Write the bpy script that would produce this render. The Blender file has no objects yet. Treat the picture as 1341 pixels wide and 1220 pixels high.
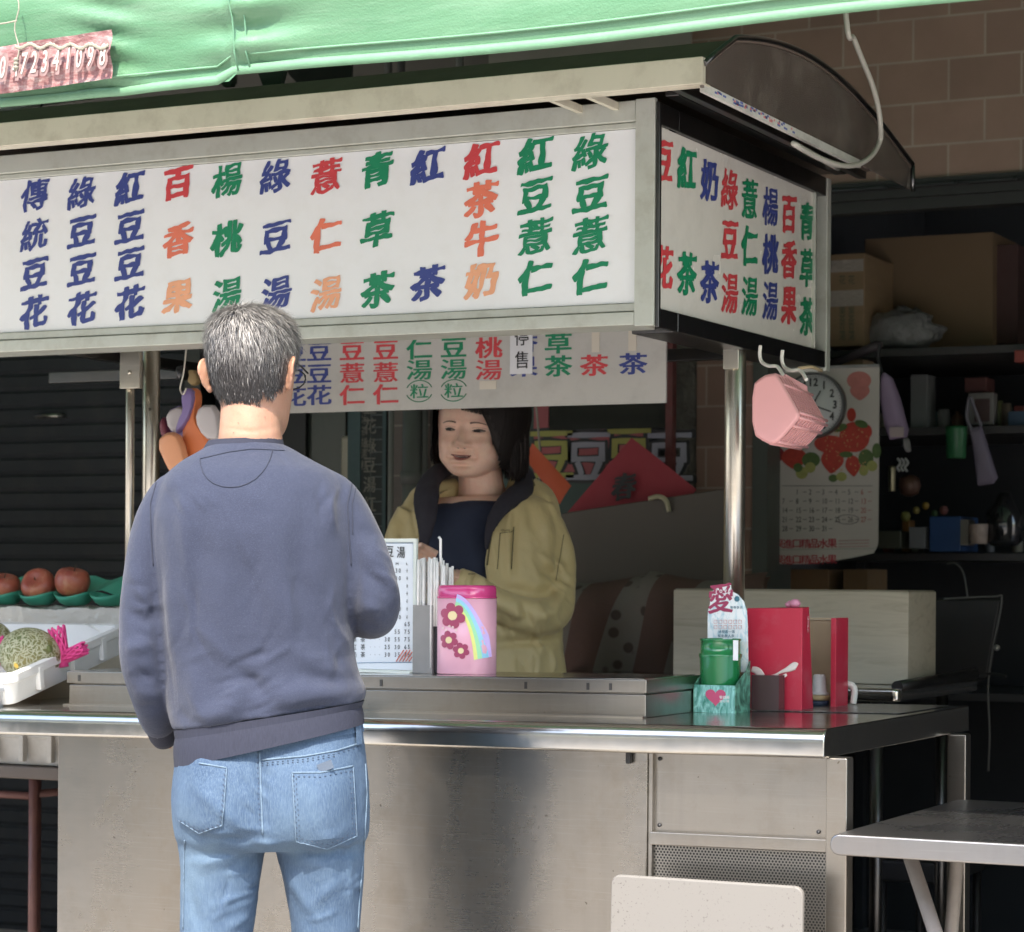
import bpy, bmesh, math, random
import numpy as np
from mathutils import Vector, Matrix, noise
from mathutils.bvhtree import BVHTree
random.seed(7)
S = bpy.context.scene
COL = S.collection
R = math.radians

# ------------------------------------------------------------ camera
F = 3200.0; YAW = R(26.3); ROLL = R(0.38); SHIFT = 0.108
CAM = Vector((1.477, -4.289, 1.23))
cam_d = bpy.data.cameras.new('camera'); cam = bpy.data.objects.new('camera', cam_d); COL.objects.link(cam)
cam_d.sensor_width = 36; cam_d.lens = F / 1341 * 36; cam_d.shift_y = SHIFT; cam_d.clip_end = 500; cam_d.clip_start = 0.05
cam.matrix_world = Matrix.Translation(CAM) @ Matrix.Rotation(YAW, 4, 'Z') @ Matrix.Rotation(R(90), 4, 'X') @ Matrix.Rotation(ROLL, 4, 'Z')
S.camera = cam
cam_d.dof.use_dof = True; cam_d.dof.focus_distance = 4.7; cam_d.dof.aperture_fstop = 8.0

# ------------------------------------------------------------ world, sun, exposure
SUN_EL = R(53)
sd = Vector((math.cos(SUN_EL) * math.sin(R(14)), -math.cos(SUN_EL) * math.cos(R(14)), math.sin(SUN_EL)))  # towards the sun
w = bpy.data.worlds.new('World'); S.world = w; w.use_nodes = True
nt = w.node_tree; bg = nt.nodes['Background']
sky = nt.nodes.new('ShaderNodeTexSky'); sky.sky_type = 'NISHITA'; sky.sun_disc = False
sky.sun_elevation = SUN_EL; sky.sun_rotation = math.atan2(sd.x, sd.y)
sky.air_density = 1.2; sky.dust_density = 2.0
nt.links.new(sky.outputs[0], bg.inputs[0]); bg.inputs[1].default_value = 0.15
sl = bpy.data.lights.new('sun', 'SUN'); sl.energy = 2.0; sl.angle = R(0.6); sl.color = (1.0, 0.93, 0.82)
so = bpy.data.objects.new('sun', sl); COL.objects.link(so)
so.rotation_euler = sd.to_track_quat('Z', 'Y').to_euler(); so.location = (0, -6, 9)
S.view_settings.view_transform = 'Standard'; S.view_settings.look = 'None'
S.view_settings.exposure = 2.12; S.view_settings.gamma = 1.0
S.render.engine = 'CYCLES'
S.cycles.max_bounces = 8; S.cycles.caustics_reflective = True; S.cycles.blur_glossy = 1.5; S.cycles.sample_clamp_indirect = 4; S.cycles.caustics_refractive = False
S.cycles.use_denoising = True

# ------------------------------------------------------------ measuring helpers
RV = Vector((math.cos(YAW), math.sin(YAW), 0)); FV = Vector((-math.sin(YAW), math.cos(YAW), 0)); UP = Vector((0, 0, 1))
def ray(px, py):
    x = (px - 670.5) / F; y = (610 - py) / F + SHIFT * 1341 / F
    c, s = math.cos(ROLL), math.sin(ROLL)
    x, y = x * c - y * s, x * s + y * c
    return RV * x + FV + UP * y
def at(px, py, Y=None, X=None, Z=None, D=None):
    r = ray(px, py)
    if Y is not None: t = (Y - CAM.y) / r.y
    elif X is not None: t = (X - CAM.x) / r.x
    elif Z is not None: t = (Z - CAM.z) / r.z
    else: t = D
    return CAM + r * t
def to_px(P):                                     # (n,3) world -> (n,2) photo pixels
    P = np.asarray(P, float) - np.array(CAM)
    f = P @ np.array(FV); x = P @ np.array(RV) / f; y = P[:, 2] / f
    c, s = math.cos(ROLL), math.sin(ROLL)
    return np.stack([670.5 + F * (x * c + y * s), 610 - F * (-x * s + y * c) + SHIFT * 1341], 1)

# ------------------------------------------------------------ materials
MATS = {}
def newmat(name):
    m = bpy.data.materials.new(name); m.use_nodes = True
    n = m.node_tree; p = n.nodes['Principled BSDF']
    MATS[name] = m
    return m, n, p
def N(n, t, **k):
    x = n.nodes.new(t)
    for a, b in k.items(): setattr(x, a, b)
    return x
def mixc(n, fac, a, b, mode='MIX'):
    x = N(n, 'ShaderNodeMix', data_type='RGBA', blend_type=mode)
    for i, v in ((0, fac), (6, a), (7, b)):
        if hasattr(v, 'is_output'): n.links.new(v, x.inputs[i])
        else: x.inputs[i].default_value = (v if i == 0 else (*v, 1) if len(v) == 3 else v)
    return x.outputs[2]
def coords(n, scale=(1, 1, 1), kind='Object'):
    tc = N(n, 'ShaderNodeTexCoord'); mp = N(n, 'ShaderNodeMapping'); mp.inputs['Scale'].default_value = scale
    n.links.new(tc.outputs[kind], mp.inputs[0]); return mp.outputs[0]
def noi(n, vec, scale, detail=4, rough=.55, dist=0):
    x = N(n, 'ShaderNodeTexNoise'); x.inputs['Scale'].default_value = scale; x.inputs['Detail'].default_value = detail
    x.inputs['Roughness'].default_value = rough; x.inputs['Distortion'].default_value = dist
    n.links.new(vec, x.inputs['Vector']); return x.outputs['Fac']
def ramp(n, fac, stops):
    x = N(n, 'ShaderNodeValToRGB'); n.links.new(fac, x.inputs[0]); e = x.color_ramp.elements
    while len(e) < len(stops): e.new(0.5)
    for i, (p, c) in enumerate(stops):
        e[i].position = p; e[i].color = (*c, 1) if not isinstance(c, (int, float)) else (c, c, c, 1)
    return x.outputs[0]
def bump(n, p, h, strength, dist=.002):
    b = N(n, 'ShaderNodeBump'); b.inputs['Strength'].default_value = strength; b.inputs['Distance'].default_value = dist
    n.links.new(h, b.inputs['Height']); n.links.new(b.outputs[0], p.inputs['Normal']); return b
def mat(name, col, rough=.5, metal=0, var=.12, vs=8, bs=0, bscale=120, spec=None, stretch=(1, 1, 1), dirt=0, dirtcol=(.12, .1, .08), trans=0, sheen=0, coat=0, bdist=.002):
    if name in MATS: return MATS[name]
    m, n, p = newmat(name)
    v = coords(n, stretch)
    f = noi(n, v, vs, 5)
    c = mixc(n, f, tuple(x * (1 - var) for x in col), tuple(min(1, x * (1 + var)) for x in col))
    if dirt:
        d = ramp(n, noi(n, coords(n), 11, 8, .7), [(.48, 0), (.75, 1)])
        mm = N(n, 'ShaderNodeMath', operation='MULTIPLY'); mm.inputs[1].default_value = dirt; n.links.new(d, mm.inputs[0])
        c = mixc(n, mm.outputs[0], c, dirtcol)
    n.links.new(c, p.inputs['Base Color'])
    rr = N(n, 'ShaderNodeMapRange'); rr.inputs[3].default_value = max(0, rough * .8); rr.inputs[4].default_value = min(1, rough * 1.25)
    n.links.new(noi(n, v, vs * 2.3, 3), rr.inputs[0]); n.links.new(rr.outputs[0], p.inputs['Roughness'])
    p.inputs['Metallic'].default_value = metal
    if spec is not None: p.inputs['Specular IOR Level'].default_value = spec
    if bs: bump(n, p, noi(n, v, bscale, 3), bs, bdist)
    if trans: p.inputs['Transmission Weight'].default_value = trans
    if sheen: p.inputs['Sheen Weight'].default_value = sheen
    if coat: p.inputs['Coat Weight'].default_value = coat; p.inputs['Coat Roughness'].default_value = .15
    return m
def steel(name, col, rough, stretch=(1, 1, 90), dents=.25, grime=.2):
    if name in MATS: return MATS[name]
    m, n, p = newmat(name)
    v = coords(n, stretch)
    st = noi(n, v, 5, 4, .6)
    big = noi(n, coords(n), 3.2, 4, .55)
    c = mixc(n, st, tuple(x * .96 for x in col), tuple(min(1, x * 1.03) for x in col))
    sm = ramp(n, noi(n, coords(n), 9, 9, .75), [(.5, 0), (.72, 1)])
    mm = N(n, 'ShaderNodeMath', operation='MULTIPLY'); mm.inputs[1].default_value = grime; n.links.new(sm, mm.inputs[0])
    c = mixc(n, mm.outputs[0], c, (.22, .19, .15))
    sp = ramp(n, noi(n, coords(n), 70, 2, .5), [(.74, 0), (.78, 1)])
    c = mixc(n, sp, c, (.1, .09, .08))
    wm = ramp(n, noi(n, coords(n, (1, 1, .35)), 3.2, 5, .55, .8), [(.34, 0), (.80, .42)]); c = mixc(n, wm, c, tuple(min(1, x * k) for x, k in zip(col, (1.02, .84, .66))))
    drip = ramp(n, noi(n, coords(n, (1, 1, .06)), 30, 4, .6), [(.50, 0), (.80, .22)]); c = mixc(n, drip, c, tuple(x * .62 for x in col))
    scr = ramp(n, noi(n, coords(n, (.03, 1, 1)), 260, 2, .5), [(.58, 0), (.75, .22)]); c = mixc(n, scr, c, tuple(min(1, x * 1.35) for x in col))
    n.links.new(c, p.inputs['Base Color']); p.inputs['Metallic'].default_value = 1
    rr = N(n, 'ShaderNodeMapRange'); rr.inputs[3].default_value = rough * .88; rr.inputs[4].default_value = rough * 1.15
    n.links.new(mixc(n, .5, st, sm), rr.inputs[0]); ad = N(n, 'ShaderNodeMath', operation='MULTIPLY_ADD'); n.links.new(wm, ad.inputs[0]); ad.inputs[1].default_value = .16; n.links.new(rr.outputs[0], ad.inputs[2]); n.links.new(ad.outputs[0], p.inputs['Roughness'])
    b = N(n, 'ShaderNodeBump'); b.inputs['Strength'].default_value = dents; b.inputs['Distance'].default_value = .02
    n.links.new(big, b.inputs['Height'])
    b2 = N(n, 'ShaderNodeBump'); b2.inputs['Strength'].default_value = .03; b2.inputs['Distance'].default_value = .0006
    n.links.new(st, b2.inputs['Height']); n.links.new(b.outputs[0], b2.inputs['Normal']); n.links.new(b2.outputs[0], p.inputs['Normal'])
    return m

# ------------------------------------------------------------ mesh builder
class MB:
    def __init__(s): s.v = []; s.f = []; s.m = []; s.sm = []
    def add(s, vs, fs, mi=0, smooth=False):
        o = len(s.v); s.v += [Vector(x) for x in vs]
        for f in fs: s.f.append([i + o for i in f]); s.m.append(mi); s.sm.append(smooth)
        return s
    def box(s, x0, x1, y0, y1, z0, z1, mi=0):
        v = [(x, y, z) for z in (z0, z1) for y in (y0, y1) for x in (x0, x1)]
        return s.add(v, [(0, 2, 3, 1), (4, 5, 7, 6), (0, 1, 5, 4), (2, 6, 7, 3), (0, 4, 6, 2), (1, 3, 7, 5)], mi)
    def obox(s, c, ux, uy, uz, hx, hy, hz, mi=0):             # oriented box, centre + unit axes + half sizes
        c = Vector(c); v = [c + ux * (hx * a) + uy * (hy * b) + uz * (hz * d) for d in (-1, 1) for b in (-1, 1) for a in (-1, 1)]
        return s.add(v, [(0, 2, 3, 1), (4, 5, 7, 6), (0, 1, 5, 4), (2, 6, 7, 3), (0, 4, 6, 2), (1, 3, 7, 5)], mi)
    def loft(s, rings, mi=0, cap=True, smooth=True, closed=True):
        k = len(rings[0]); vs = [p for r in rings for p in r]; fs = []
        for i in range(len(rings) - 1):
            for j in range(k if closed else k - 1):
                a = i * k + j; b = i * k + (j + 1) % k
                fs.append((a, b, b + k, a + k))
        s.add(vs, fs, mi, smooth)
        if cap and closed:
            o = len(s.v) - len(vs)
            s.f.append([o + j for j in reversed(range(k))]); s.m.append(mi); s.sm.append(False)
            o2 = o + (len(rings) - 1) * k
            s.f.append([o2 + j for j in range(k)]); s.m.append(mi); s.sm.append(False)
        return s
    def tube(s, pts, r, n=8, mi=0, cap=True, flat=None):
        pts = [Vector(p) for p in pts]; rs = r if isinstance(r, (list, tuple)) else [r] * len(pts)
        rings = []; prev = None
        for i, p in enumerate(pts):
            t = (pts[min(i + 1, len(pts) - 1)] - pts[max(i - 1, 0)]).normalized()
            if prev is None:
                a = Vector((0, 0, 1)) if abs(t.z) < .9 else Vector((1, 0, 0))
                prev = t.cross(a).normalized()
            prev = (prev - t * prev.dot(t)).normalized(); b = t.cross(prev)
            rr = rs[i] if isinstance(rs[i], (tuple, list)) else (rs[i], rs[i])
            rings.append([p + prev * (rr[0] * math.cos(2 * math.pi * j / n)) + b * (rr[1] * math.sin(2 * math.pi * j / n)) for j in range(n)])
        return s.loft(rings, mi, cap)
    def lathe(s, prof, c=(0, 0, 0), n=32, mi=0, M=None, cap=True):        # prof: (r, z) list
        c = Vector(c); rings = []
        for r, z in prof:
            q = [Vector((r * math.cos(2 * math.pi * j / n), r * math.sin(2 * math.pi * j / n), z)) for j in range(n)]
            rings.append([(M @ p if M else p) + c for p in q])
        return s.loft(rings, mi, cap)
    def prism(s, poly, z0, z1, M=None, mi=0):                   # poly in xy, extruded along z, then M
        k = len(poly); v = [Vector((x, y, z0)) for x, y in poly] + [Vector((x, y, z1)) for x, y in poly]
        if M: v = [M @ p for p in v]
        fs = [tuple(reversed(range(k))), tuple(range(k, 2 * k))] + [(j, (j + 1) % k, k + (j + 1) % k, k + j) for j in range(k)]
        return s.add(v, fs, mi)
    def grid(s, nu, nv, fn, mi=0, smooth=True):
        vs = [fn(i / nu, j / nv) for j in range(nv + 1) for i in range(nu + 1)]
        fs = [(j * (nu + 1) + i, j * (nu + 1) + i + 1, (j + 1) * (nu + 1) + i + 1, (j + 1) * (nu + 1) + i) for j in range(nv) for i in range(nu)]
        return s.add(vs, fs, mi, smooth)
    def join(s, o, mi=None):
        k = len(s.v); s.v += o.v; s.f += [[i + k for i in f] for f in o.f]; s.m += (o.m if mi is None else [mi] * len(o.m)); s.sm += o.sm
        return s
WM = {}
def mesh_of(name, mb, mats, inv=None):
    me = bpy.data.meshes.new(name)
    vs = [tuple(inv @ v) for v in mb.v] if inv else [tuple(v) for v in mb.v]
    me.from_pydata(vs, [], mb.f)
    for m in mats: me.materials.append(m)
    me.polygons.foreach_set('material_index', mb.m); me.polygons.foreach_set('use_smooth', mb.sm)
    me.update(); return me
def tag(o, label=None, cat=None, group=None, kind=None):
    if label: o['label'] = label
    if cat: o['category'] = cat
    if group: o['group'] = group
    if kind: o['kind'] = kind
    return o
def thing(name, loc, label, cat, group=None, rz=0):
    o = bpy.data.objects.new(name, None); COL.objects.link(o); o.location = loc; o.rotation_euler = (0, 0, rz)
    o.empty_display_size = .05
    WM[o] = Matrix.Translation(loc) @ Matrix.Rotation(rz, 4, 'Z'); return tag(o, label, cat, group)
def obj(name, mb, m, parent=None, bevel=0, sub=0, weld=False, label=None, seg=2):
    """verts are given in world space; a top-level mesh gets its origin at its base"""
    mats = m if isinstance(m, (list, tuple)) else [m]
    if parent is not None: M = WM[parent]
    else:
        xs = [v.x for v in mb.v]; ys = [v.y for v in mb.v]; zs = [v.z for v in mb.v]
        M = Matrix.Translation(((min(xs) + max(xs)) / 2, (min(ys) + max(ys)) / 2, min(zs)))
    me = mesh_of(name, mb, mats, M.inverted())
    o = bpy.data.objects.new(name, me); COL.objects.link(o); WM[o] = M
    if parent is not None: o.parent = parent
    else: o.matrix_world = M
    if bevel:
        b = o.modifiers.new('bevel', 'BEVEL'); b.width = bevel; b.segments = seg; b.limit_method = 'ANGLE'; b.angle_limit = R(40)
        for p in me.polygons: p.use_smooth = True
        wn = o.modifiers.new('normals', 'WEIGHTED_NORMAL'); wn.keep_sharp = True
    if sub: s_ = o.modifiers.new('sub', 'SUBSURF'); s_.levels = sub; s_.render_levels = sub
    if label: o['label'] = label
    return o
def remesh(mb, voxel, smooth=6, fac=.5):
    me = mesh_of('tmp', mb, []); o = bpy.data.objects.new('tmp', me); COL.objects.link(o)
    r = o.modifiers.new('r', 'REMESH'); r.mode = 'VOXEL'; r.voxel_size = voxel; r.use_smooth_shade = True
    if smooth: s_ = o.modifiers.new('s', 'SMOOTH'); s_.iterations = smooth; s_.factor = fac
    dg = bpy.context.evaluated_depsgraph_get(); e = o.evaluated_get(dg); m2 = e.to_mesh()
    n = len(m2.vertices); V = np.empty(n * 3, 'f'); m2.vertices.foreach_get('co', V)
    fs = [list(p.vertices) for p in m2.polygons]
    e.to_mesh_clear(); bpy.data.objects.remove(o)
    return V.reshape(-1, 3).astype(float), fs
def normals(V, fs):
    T = np.array([[f[0], f[1], f[2]] for f in fs] + [[f[0], f[2], f[-1]] for f in fs if len(f) > 3])
    fn = np.cross(V[T[:, 1]] - V[T[:, 0]], V[T[:, 2]] - V[T[:, 0]])
    Nn = np.zeros_like(V)
    for k in range(3): np.add.at(Nn, T[:, k], fn)
    return Nn / (np.linalg.norm(Nn, axis=1, keepdims=True) + 1e-12)
def mb_from(V, fs, mi=0):
    m = MB(); m.add([tuple(v) for v in V], fs, mi, True); return m
def seg_dist(P, line, par=False):
    """distance of (n,2) points to a polyline"""
    best = np.full(len(P), 1e9); T = np.zeros(len(P)); n = len(line) - 1
    for i, (a, b) in enumerate(zip(line[:-1], line[1:])):
        a = np.array(a, float); b = np.array(b, float); d = b - a
        t = np.clip(((P - a) @ d) / (d @ d), 0, 1)
        q = np.linalg.norm(P - (a + t[:, None] * d), axis=1); m_ = q < best; best[m_] = q[m_]; T[m_] = (i + t[m_]) / n
    return (best, T) if par else best
def fbm(V, scale, oct=3, seed=0.0):
    out = np.empty(len(V))
    for i, v in enumerate(V): out[i] = noise.fractal(Vector((v[0] * scale + seed, v[1] * scale, v[2] * scale)), 1.0, 2.0, oct)
    return out
def crumple(V, fs, folds, amp=0, sc=6, seed=0, side=-1):
    """folds: (pixel polyline, width px, height m) raised on the surface that faces the camera"""
    Nn = normals(V, fs)
    view = V - np.array(CAM); view /= np.linalg.norm(view, axis=1, keepdims=True)
    face = np.clip(-(Nn * view).sum(1) * 2, 0, 1)
    P = to_px(V); d = np.zeros(len(V))
    for line, wd, h in folds:
        dist, tt = seg_dist(P, line, True); wq = np.clip(np.sin(np.pi * np.clip(tt * .92 + .04, 0, 1)), 0, 1) ** .7
        d += h * wq * np.exp(-(dist / wd) ** 2)
    d *= face
    if amp: d += amp * fbm(V, sc, 3, seed)
    return V + Nn * d[:, None]
def bvh_of(mb): return BVHTree.FromPolygons([tuple(v) for v in mb.v], mb.f)
def hit(bvh, px, py, off=.001):
    r = ray(px, py).normalized(); h = bvh.ray_cast(CAM, r)
    if h[0] is None: return None
    nn = h[1] if h[1].dot(r) < 0 else -h[1]
    return h[0] + nn * off
def drape_line(bvh, pts, r=.001, off=.001, step=6, dash=None, mb=None):
    mb = mb or MB(); P = []
    for (x0, y0), (x1, y1) in zip(pts[:-1], pts[1:]):
        n = max(1, int(math.hypot(x1 - x0, y1 - y0) / step))
        for i in range(n): P.append((x0 + (x1 - x0) * i / n, y0 + (y1 - y0) * i / n))
    P.append(pts[-1]); Q = [hit(bvh, x, y, off) for x, y in P]
    run = []
    for i, q in enumerate(Q + [None]):
        if q is None or (run and (q - run[-1]).length > .05) or (dash and i % dash == dash - 1):
            if len(run) > 1: mb.tube(run, r, 5)
            run = []
            if q is not None and not (dash and i % dash == dash - 1): run = [q]
        else: run.append(q)
    return mb
def drape_quad(bvh, c, n, off, mb=None, mi=0, thick=.0015):
    """c: four photo corners (tl, tr, br, bl) laid over a surface as a thin patch with an edge"""
    mb = mb or MB(); G = []
    for j in range(n + 1):
        row = []
        for i in range(n + 1):
            u, v = i / n, j / n
            x = (c[0][0] * (1 - u) + c[1][0] * u) * (1 - v) + (c[3][0] * (1 - u) + c[2][0] * u) * v
            y = (c[0][1] * (1 - u) + c[1][1] * u) * (1 - v) + (c[3][1] * (1 - u) + c[2][1] * u) * v
            h = hit(bvh, x, y, off)
            row.append(h if h is not None else (row[-1] if row else at(x, y, D=4.4)))
        G.append(row)
    f = lambda u, v: G[round(v * n)][round(u * n)]
    mb.grid(n, n, f, mi)
    back = lambda p: p + (p - CAM).normalized() * (off + thick)
    edge = [G[0][i] for i in range(n + 1)] + [G[j][n] for j in range(1, n + 1)] + [G[n][i] for i in range(n - 1, -1, -1)] + [G[j][0] for j in range(n - 1, 0, -1)]
    k = len(edge); mb.add(edge + [back(p) for p in edge], [(j, (j + 1) % k, k + (j + 1) % k, k + j) for j in range(k)], mi)
    return mb
def rrect(x0, x1, y0, y1, r, n=5):
    P = []
    for cx, cy, a0 in ((x1 - r, y1 - r, 0), (x0 + r, y1 - r, 90), (x0 + r, y0 + r, 180), (x1 - r, y0 + r, 270)):
        for i in range(n + 1): a = R(a0 + 90 * i / n); P.append((cx + r * math.cos(a), cy + r * math.sin(a)))
    return P
def frame_M(o, u, v, n):            # columns u, v, n with origin o
    M = Matrix.Identity(4)
    for i in range(3): M[i][0] = u[i]; M[i][1] = v[i]; M[i][2] = n[i]; M[i][3] = o[i]
    return M

# ------------------------------------------------------------ lettering
GL = {}
CJK = lambda c: ord(c) > 0x2e80
DENSE = set('薏綠傳統湯楊楊售停粒精鴻藥')
def glyph(ch, bold):
    k = (ch, round(bold, 4))
    if k in GL: return GL[k]
    cu = bpy.data.curves.new('t', 'FONT'); cu.body = ch; cu.size = 1; cu.resolution_u = 3; cu.fill_mode = 'FRONT'
    o = bpy.data.objects.new('t', cu); COL.objects.link(o)
    dg = bpy.context.evaluated_depsgraph_get(); me = bpy.data.meshes.new_from_object(o.evaluated_get(dg))
    P = np.array([v.co[:2] for v in me.vertices]); fs = [list(p.vertices) for p in me.polygons]
    bpy.data.objects.remove(o); bpy.data.meshes.remove(me)
    if not len(P): GL[k] = ([], []); return GL[k]
    if bold <= 0.0001:
        GL[k] = ([Vector((x, y, 0)) for x, y in P], fs); return GL[k]
    cnt = {}
    for f in fs:
        for i in range(len(f)):
            e = tuple(sorted((f[i], f[(i + 1) % len(f)]))); cnt[e] = cnt.get(e, 0) + 1
    E = np.array([e for e, c in cnt.items() if c == 1]); A = P[E[:, 0]]; B = P[E[:, 1]]
    if ch in DENSE: bold *= .62
    n = 76 if CJK(ch) else 44
    x0, y0 = P.min(0) - bold * 2 - .02; x1, y1 = P.max(0) + bold * 2 + .02
    hs = max(x1 - x0, y1 - y0) / n; nx = int((x1 - x0) / hs) + 2; ny = int((y1 - y0) / hs) + 2
    X, Y = np.meshgrid(x0 + hs * np.arange(nx), y0 + hs * np.arange(ny)); Q = np.stack([X.ravel(), Y.ravel()], 1)
    d2 = np.full(len(Q), 1e9); ins = np.zeros(len(Q), bool)
    for a, b in zip(A, B):
        ab = b - a; t = np.clip(((Q - a) @ ab) / max(ab @ ab, 1e-12), 0, 1)
        d2 = np.minimum(d2, ((Q - a - t[:, None] * ab) ** 2).sum(1))
        if a[1] != b[1]:
            c = (a[1] > Q[:, 1]) != (b[1] > Q[:, 1]); xi = a[0] + (Q[:, 1] - a[1]) * (b[0] - a[0]) / (b[1] - a[1])
            ins ^= c & (Q[:, 0] < xi)
    d = np.sqrt(d2) * np.where(ins, -1, 1); D = d.reshape(ny, nx)
    gy, gx = np.gradient(D, hs); gx = np.clip(np.abs(gx), 0, 1)
    D = D - bold * (.75 + .5 * gx) - .35 * bold * np.sin(X * 9 + 1) * np.sin(Y * 7)
    V = []; FS = []; vid = {}
    def vert(key, x, y):
        if key not in vid: vid[key] = len(V); V.append(Vector((x, y, 0)))
        return vid[key]
    for j in range(ny - 1):
        for i in range(nx - 1):
            c = [(i, j), (i + 1, j), (i + 1, j + 1), (i, j + 1)]; val = [D[q[1], q[0]] for q in c]
            if min(val) >= 0: continue
            poly = []
            for q in range(4):
                p, r_ = c[q], c[(q + 1) % 4]; a, b = val[q], val[(q + 1) % 4]
                if a < 0: poly.append(vert(p, X[p[1], p[0]], Y[p[1], p[0]]))
                if (a < 0) != (b < 0):
                    t = a / (a - b); kk = (min(p, r_), max(p, r_))
                    poly.append(vert(kk, X[p[1], p[0]] * (1 - t) + X[r_[1], r_[0]] * t, Y[p[1], p[0]] * (1 - t) + Y[r_[1], r_[0]] * t))
            if len(poly) >= 3: FS.append(poly)
    GL[k] = (V, FS); return GL[k]
def write(mb, ch, c, u, v, w, h, bold=.012, brush=0, mi=0, fit=False):
    """one character centred on c in the plane (u, v), in a cell w by h"""
    vs, fs = glyph(ch, bold)
    if not vs: return
    xs = [p.x for p in vs]; ys = [p.y for p in vs]
    if fit or not CJK(ch):
        cx, cy = (min(xs) + max(xs)) / 2, (min(ys) + max(ys)) / 2
        sx, sy = max(xs) - min(xs), max(ys) - min(ys)
        if not CJK(ch): sx, sy = .62, .74
    else: cx, cy, sx, sy = (min(xs) + max(xs)) / 2, (min(ys) + max(ys)) / 2, .96, .96
    sd_ = (hash((ord(ch), round(c[0] * 50))) % 97) * .37
    out = []
    for p in vs:
        x = (p.x - cx) / sx; y = (p.y - cy) / sy
        if brush:
            y += .13 * brush * x
            x += .035 * brush * noise.noise(Vector((x * 5, y * 5, sd_))) + .03 * brush * math.sin(3 * y)
            y += .035 * brush * noise.noise(Vector((x * 5 + 9, y * 5, sd_ + 4)))
        out.append(Vector(c) + u * (x * w) + v * (y * h))
    mb.add(out, fs, mi)
def line(mb, txt, c, u, v, w, h, pitch, bold=.012, brush=0, mi=0):
    n = len(txt)
    for i, ch in enumerate(txt):
        if ch != ' ': write(mb, ch, Vector(c) + u * ((i - (n - 1) / 2) * pitch), u, v, w, h, bold, brush, mi)
# ============================================================ MATERIALS
U = Vector((1, 0, 0)); VV = Vector((0, 0, 1)); UY = Vector((0, 1, 0))
M_st = steel('brushed_steel', (.34, .325, .30), .3, dents=.12, grime=.4)
M_stf = steel('brushed_steel_front', (.32, .305, .28), .26, stretch=(1, 1, 60), dents=.10, grime=.5)
M_top = steel('polished_steel_top', (.55, .55, .53), .16, stretch=(3, 60, 1), dents=.12, grime=.12)
M_dk = steel('dark_steel', (.12, .12, .125), .32, grime=.25)
M_post = steel('post_steel', (.62, .58, .50), .3, stretch=(1, 1, 4), dents=.1)
M_alu = mat('dull_aluminium', (.56, .57, .51), .45, .35, var=.08, vs=14, dirt=.5, dirtcol=(.3, .27, .2), bs=.1)
M_fas = mat('weathered_fascia', (.66, .61, .49), .5, .15, var=.1, vs=10, dirt=.45, dirtcol=(.3, .24, .17), bs=.15, stretch=(1, 1, .3))
M_roofd = mat('dark_roof_sheet', (.13, .095, .078), .6, 0, var=.3, vs=6, dirt=.5, dirtcol=(.15, .13, .1))
M_acr = mat('white_acrylic', (.88, .885, .90), .22, 0, var=.03, vs=3, dirt=.16, dirtcol=(.62, .58, .50))
M_acr2 = mat('cream_acrylic', (.74, .70, .64), .25, 0, var=.03, vs=4, dirt=.12)
M_menu = mat('grey_menu_board', (.55, .53, .49), .5, 0, var=.05, vs=5, dirt=.2)
M_navy = mat('navy_lettering', (.045, .065, .26), .4, var=.1, vs=30)
M_grn = mat('green_lettering', (.01, .24, .11), .4, var=.15, vs=30)
M_red = mat('red_lettering', (.62, .06, .07), .4, var=.15, vs=30)
M_ora = mat('faded_red_lettering', (.80, .20, .12), .4, var=.15, vs=25)
M_pea = mat('faded_orange_lettering', (.88, .42, .24), .4, var=.15, vs=25)
M_blk = mat('black_ink', (.02, .02, .022), .5)
M_black = mat('black_plastic', (.018, .018, .02), .45, bs=.1)
M_white = mat('white_plastic', (.75, .74, .71), .4, dirt=.15)
LET = {'n': M_navy, 'g': M_grn, 'r': M_red, 'o': M_ora, 'p': M_pea, 'k': M_blk}
LETI = {k: i for i, k in enumerate(LET)}; LETM = list(LET.values())
tz = lambda x: .011 * x
def tilt(mb):
    for v in mb.v: v.z += .011 * v.x
    return mb

# ============================================================ GROUND
def hexmat():
    m, n, p = newmat('street_concrete')
    v = coords(n)
    c = ramp(n, noi(n, v, 1.1, 8, .6), [(.3, (.36, .33, .29)), (.7, (.48, .44, .39))])
    c = mixc(n, ramp(n, noi(n, v, 90, 3), [(.4, 0), (.8, .35)]), c, (.2, .19, .17))
    n.links.new(c, p.inputs['Base Color']); p.inputs['Roughness'].default_value = .85
    bump(n, p, noi(n, v, 160, 3), .4, .003); return m
g = MB(); g.add([(-90, -90, 0), (90, -90, 0), (90, 90, 0), (-90, 90, 0)], [(0, 1, 2, 3)])
o = obj('ground', g, hexmat()); tag(o, kind='structure')
g = MB().box(-6.5, 5, 2.62, 9, -.05, .012)
M_floor = mat('shop_floor_tile', (.10, .09, .085), .35, var=.2, vs=3)
o = obj('shop_floor', g, M_floor); tag(o, kind='structure')

# ============================================================ FOOD CART
cart = thing('food_cart', (-.95, .5, 0), 'long stainless steel dessert cart with lettered sign boxes, posts and arched roof', 'food cart')
# counter top with a rounded nose
g = MB(); pr = [(.97, .953)]
for i in range(7):
    a = R(90 + 90 * i / 6); pr.append((.026 + .026 * math.cos(a), .927 + .026 * math.sin(a)))
pr += [(0, .905), (.002, .9), (.008, .898), (.97, .898)]
xs = [-2.35 + 2.35 * i / 24 for i in range(25)]
g.loft([[Vector((x, y, z)) for y, z in pr] for x in xs], smooth=False)
obj('counter_top', tilt(g), M_top, cart, bevel=.003)
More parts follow.
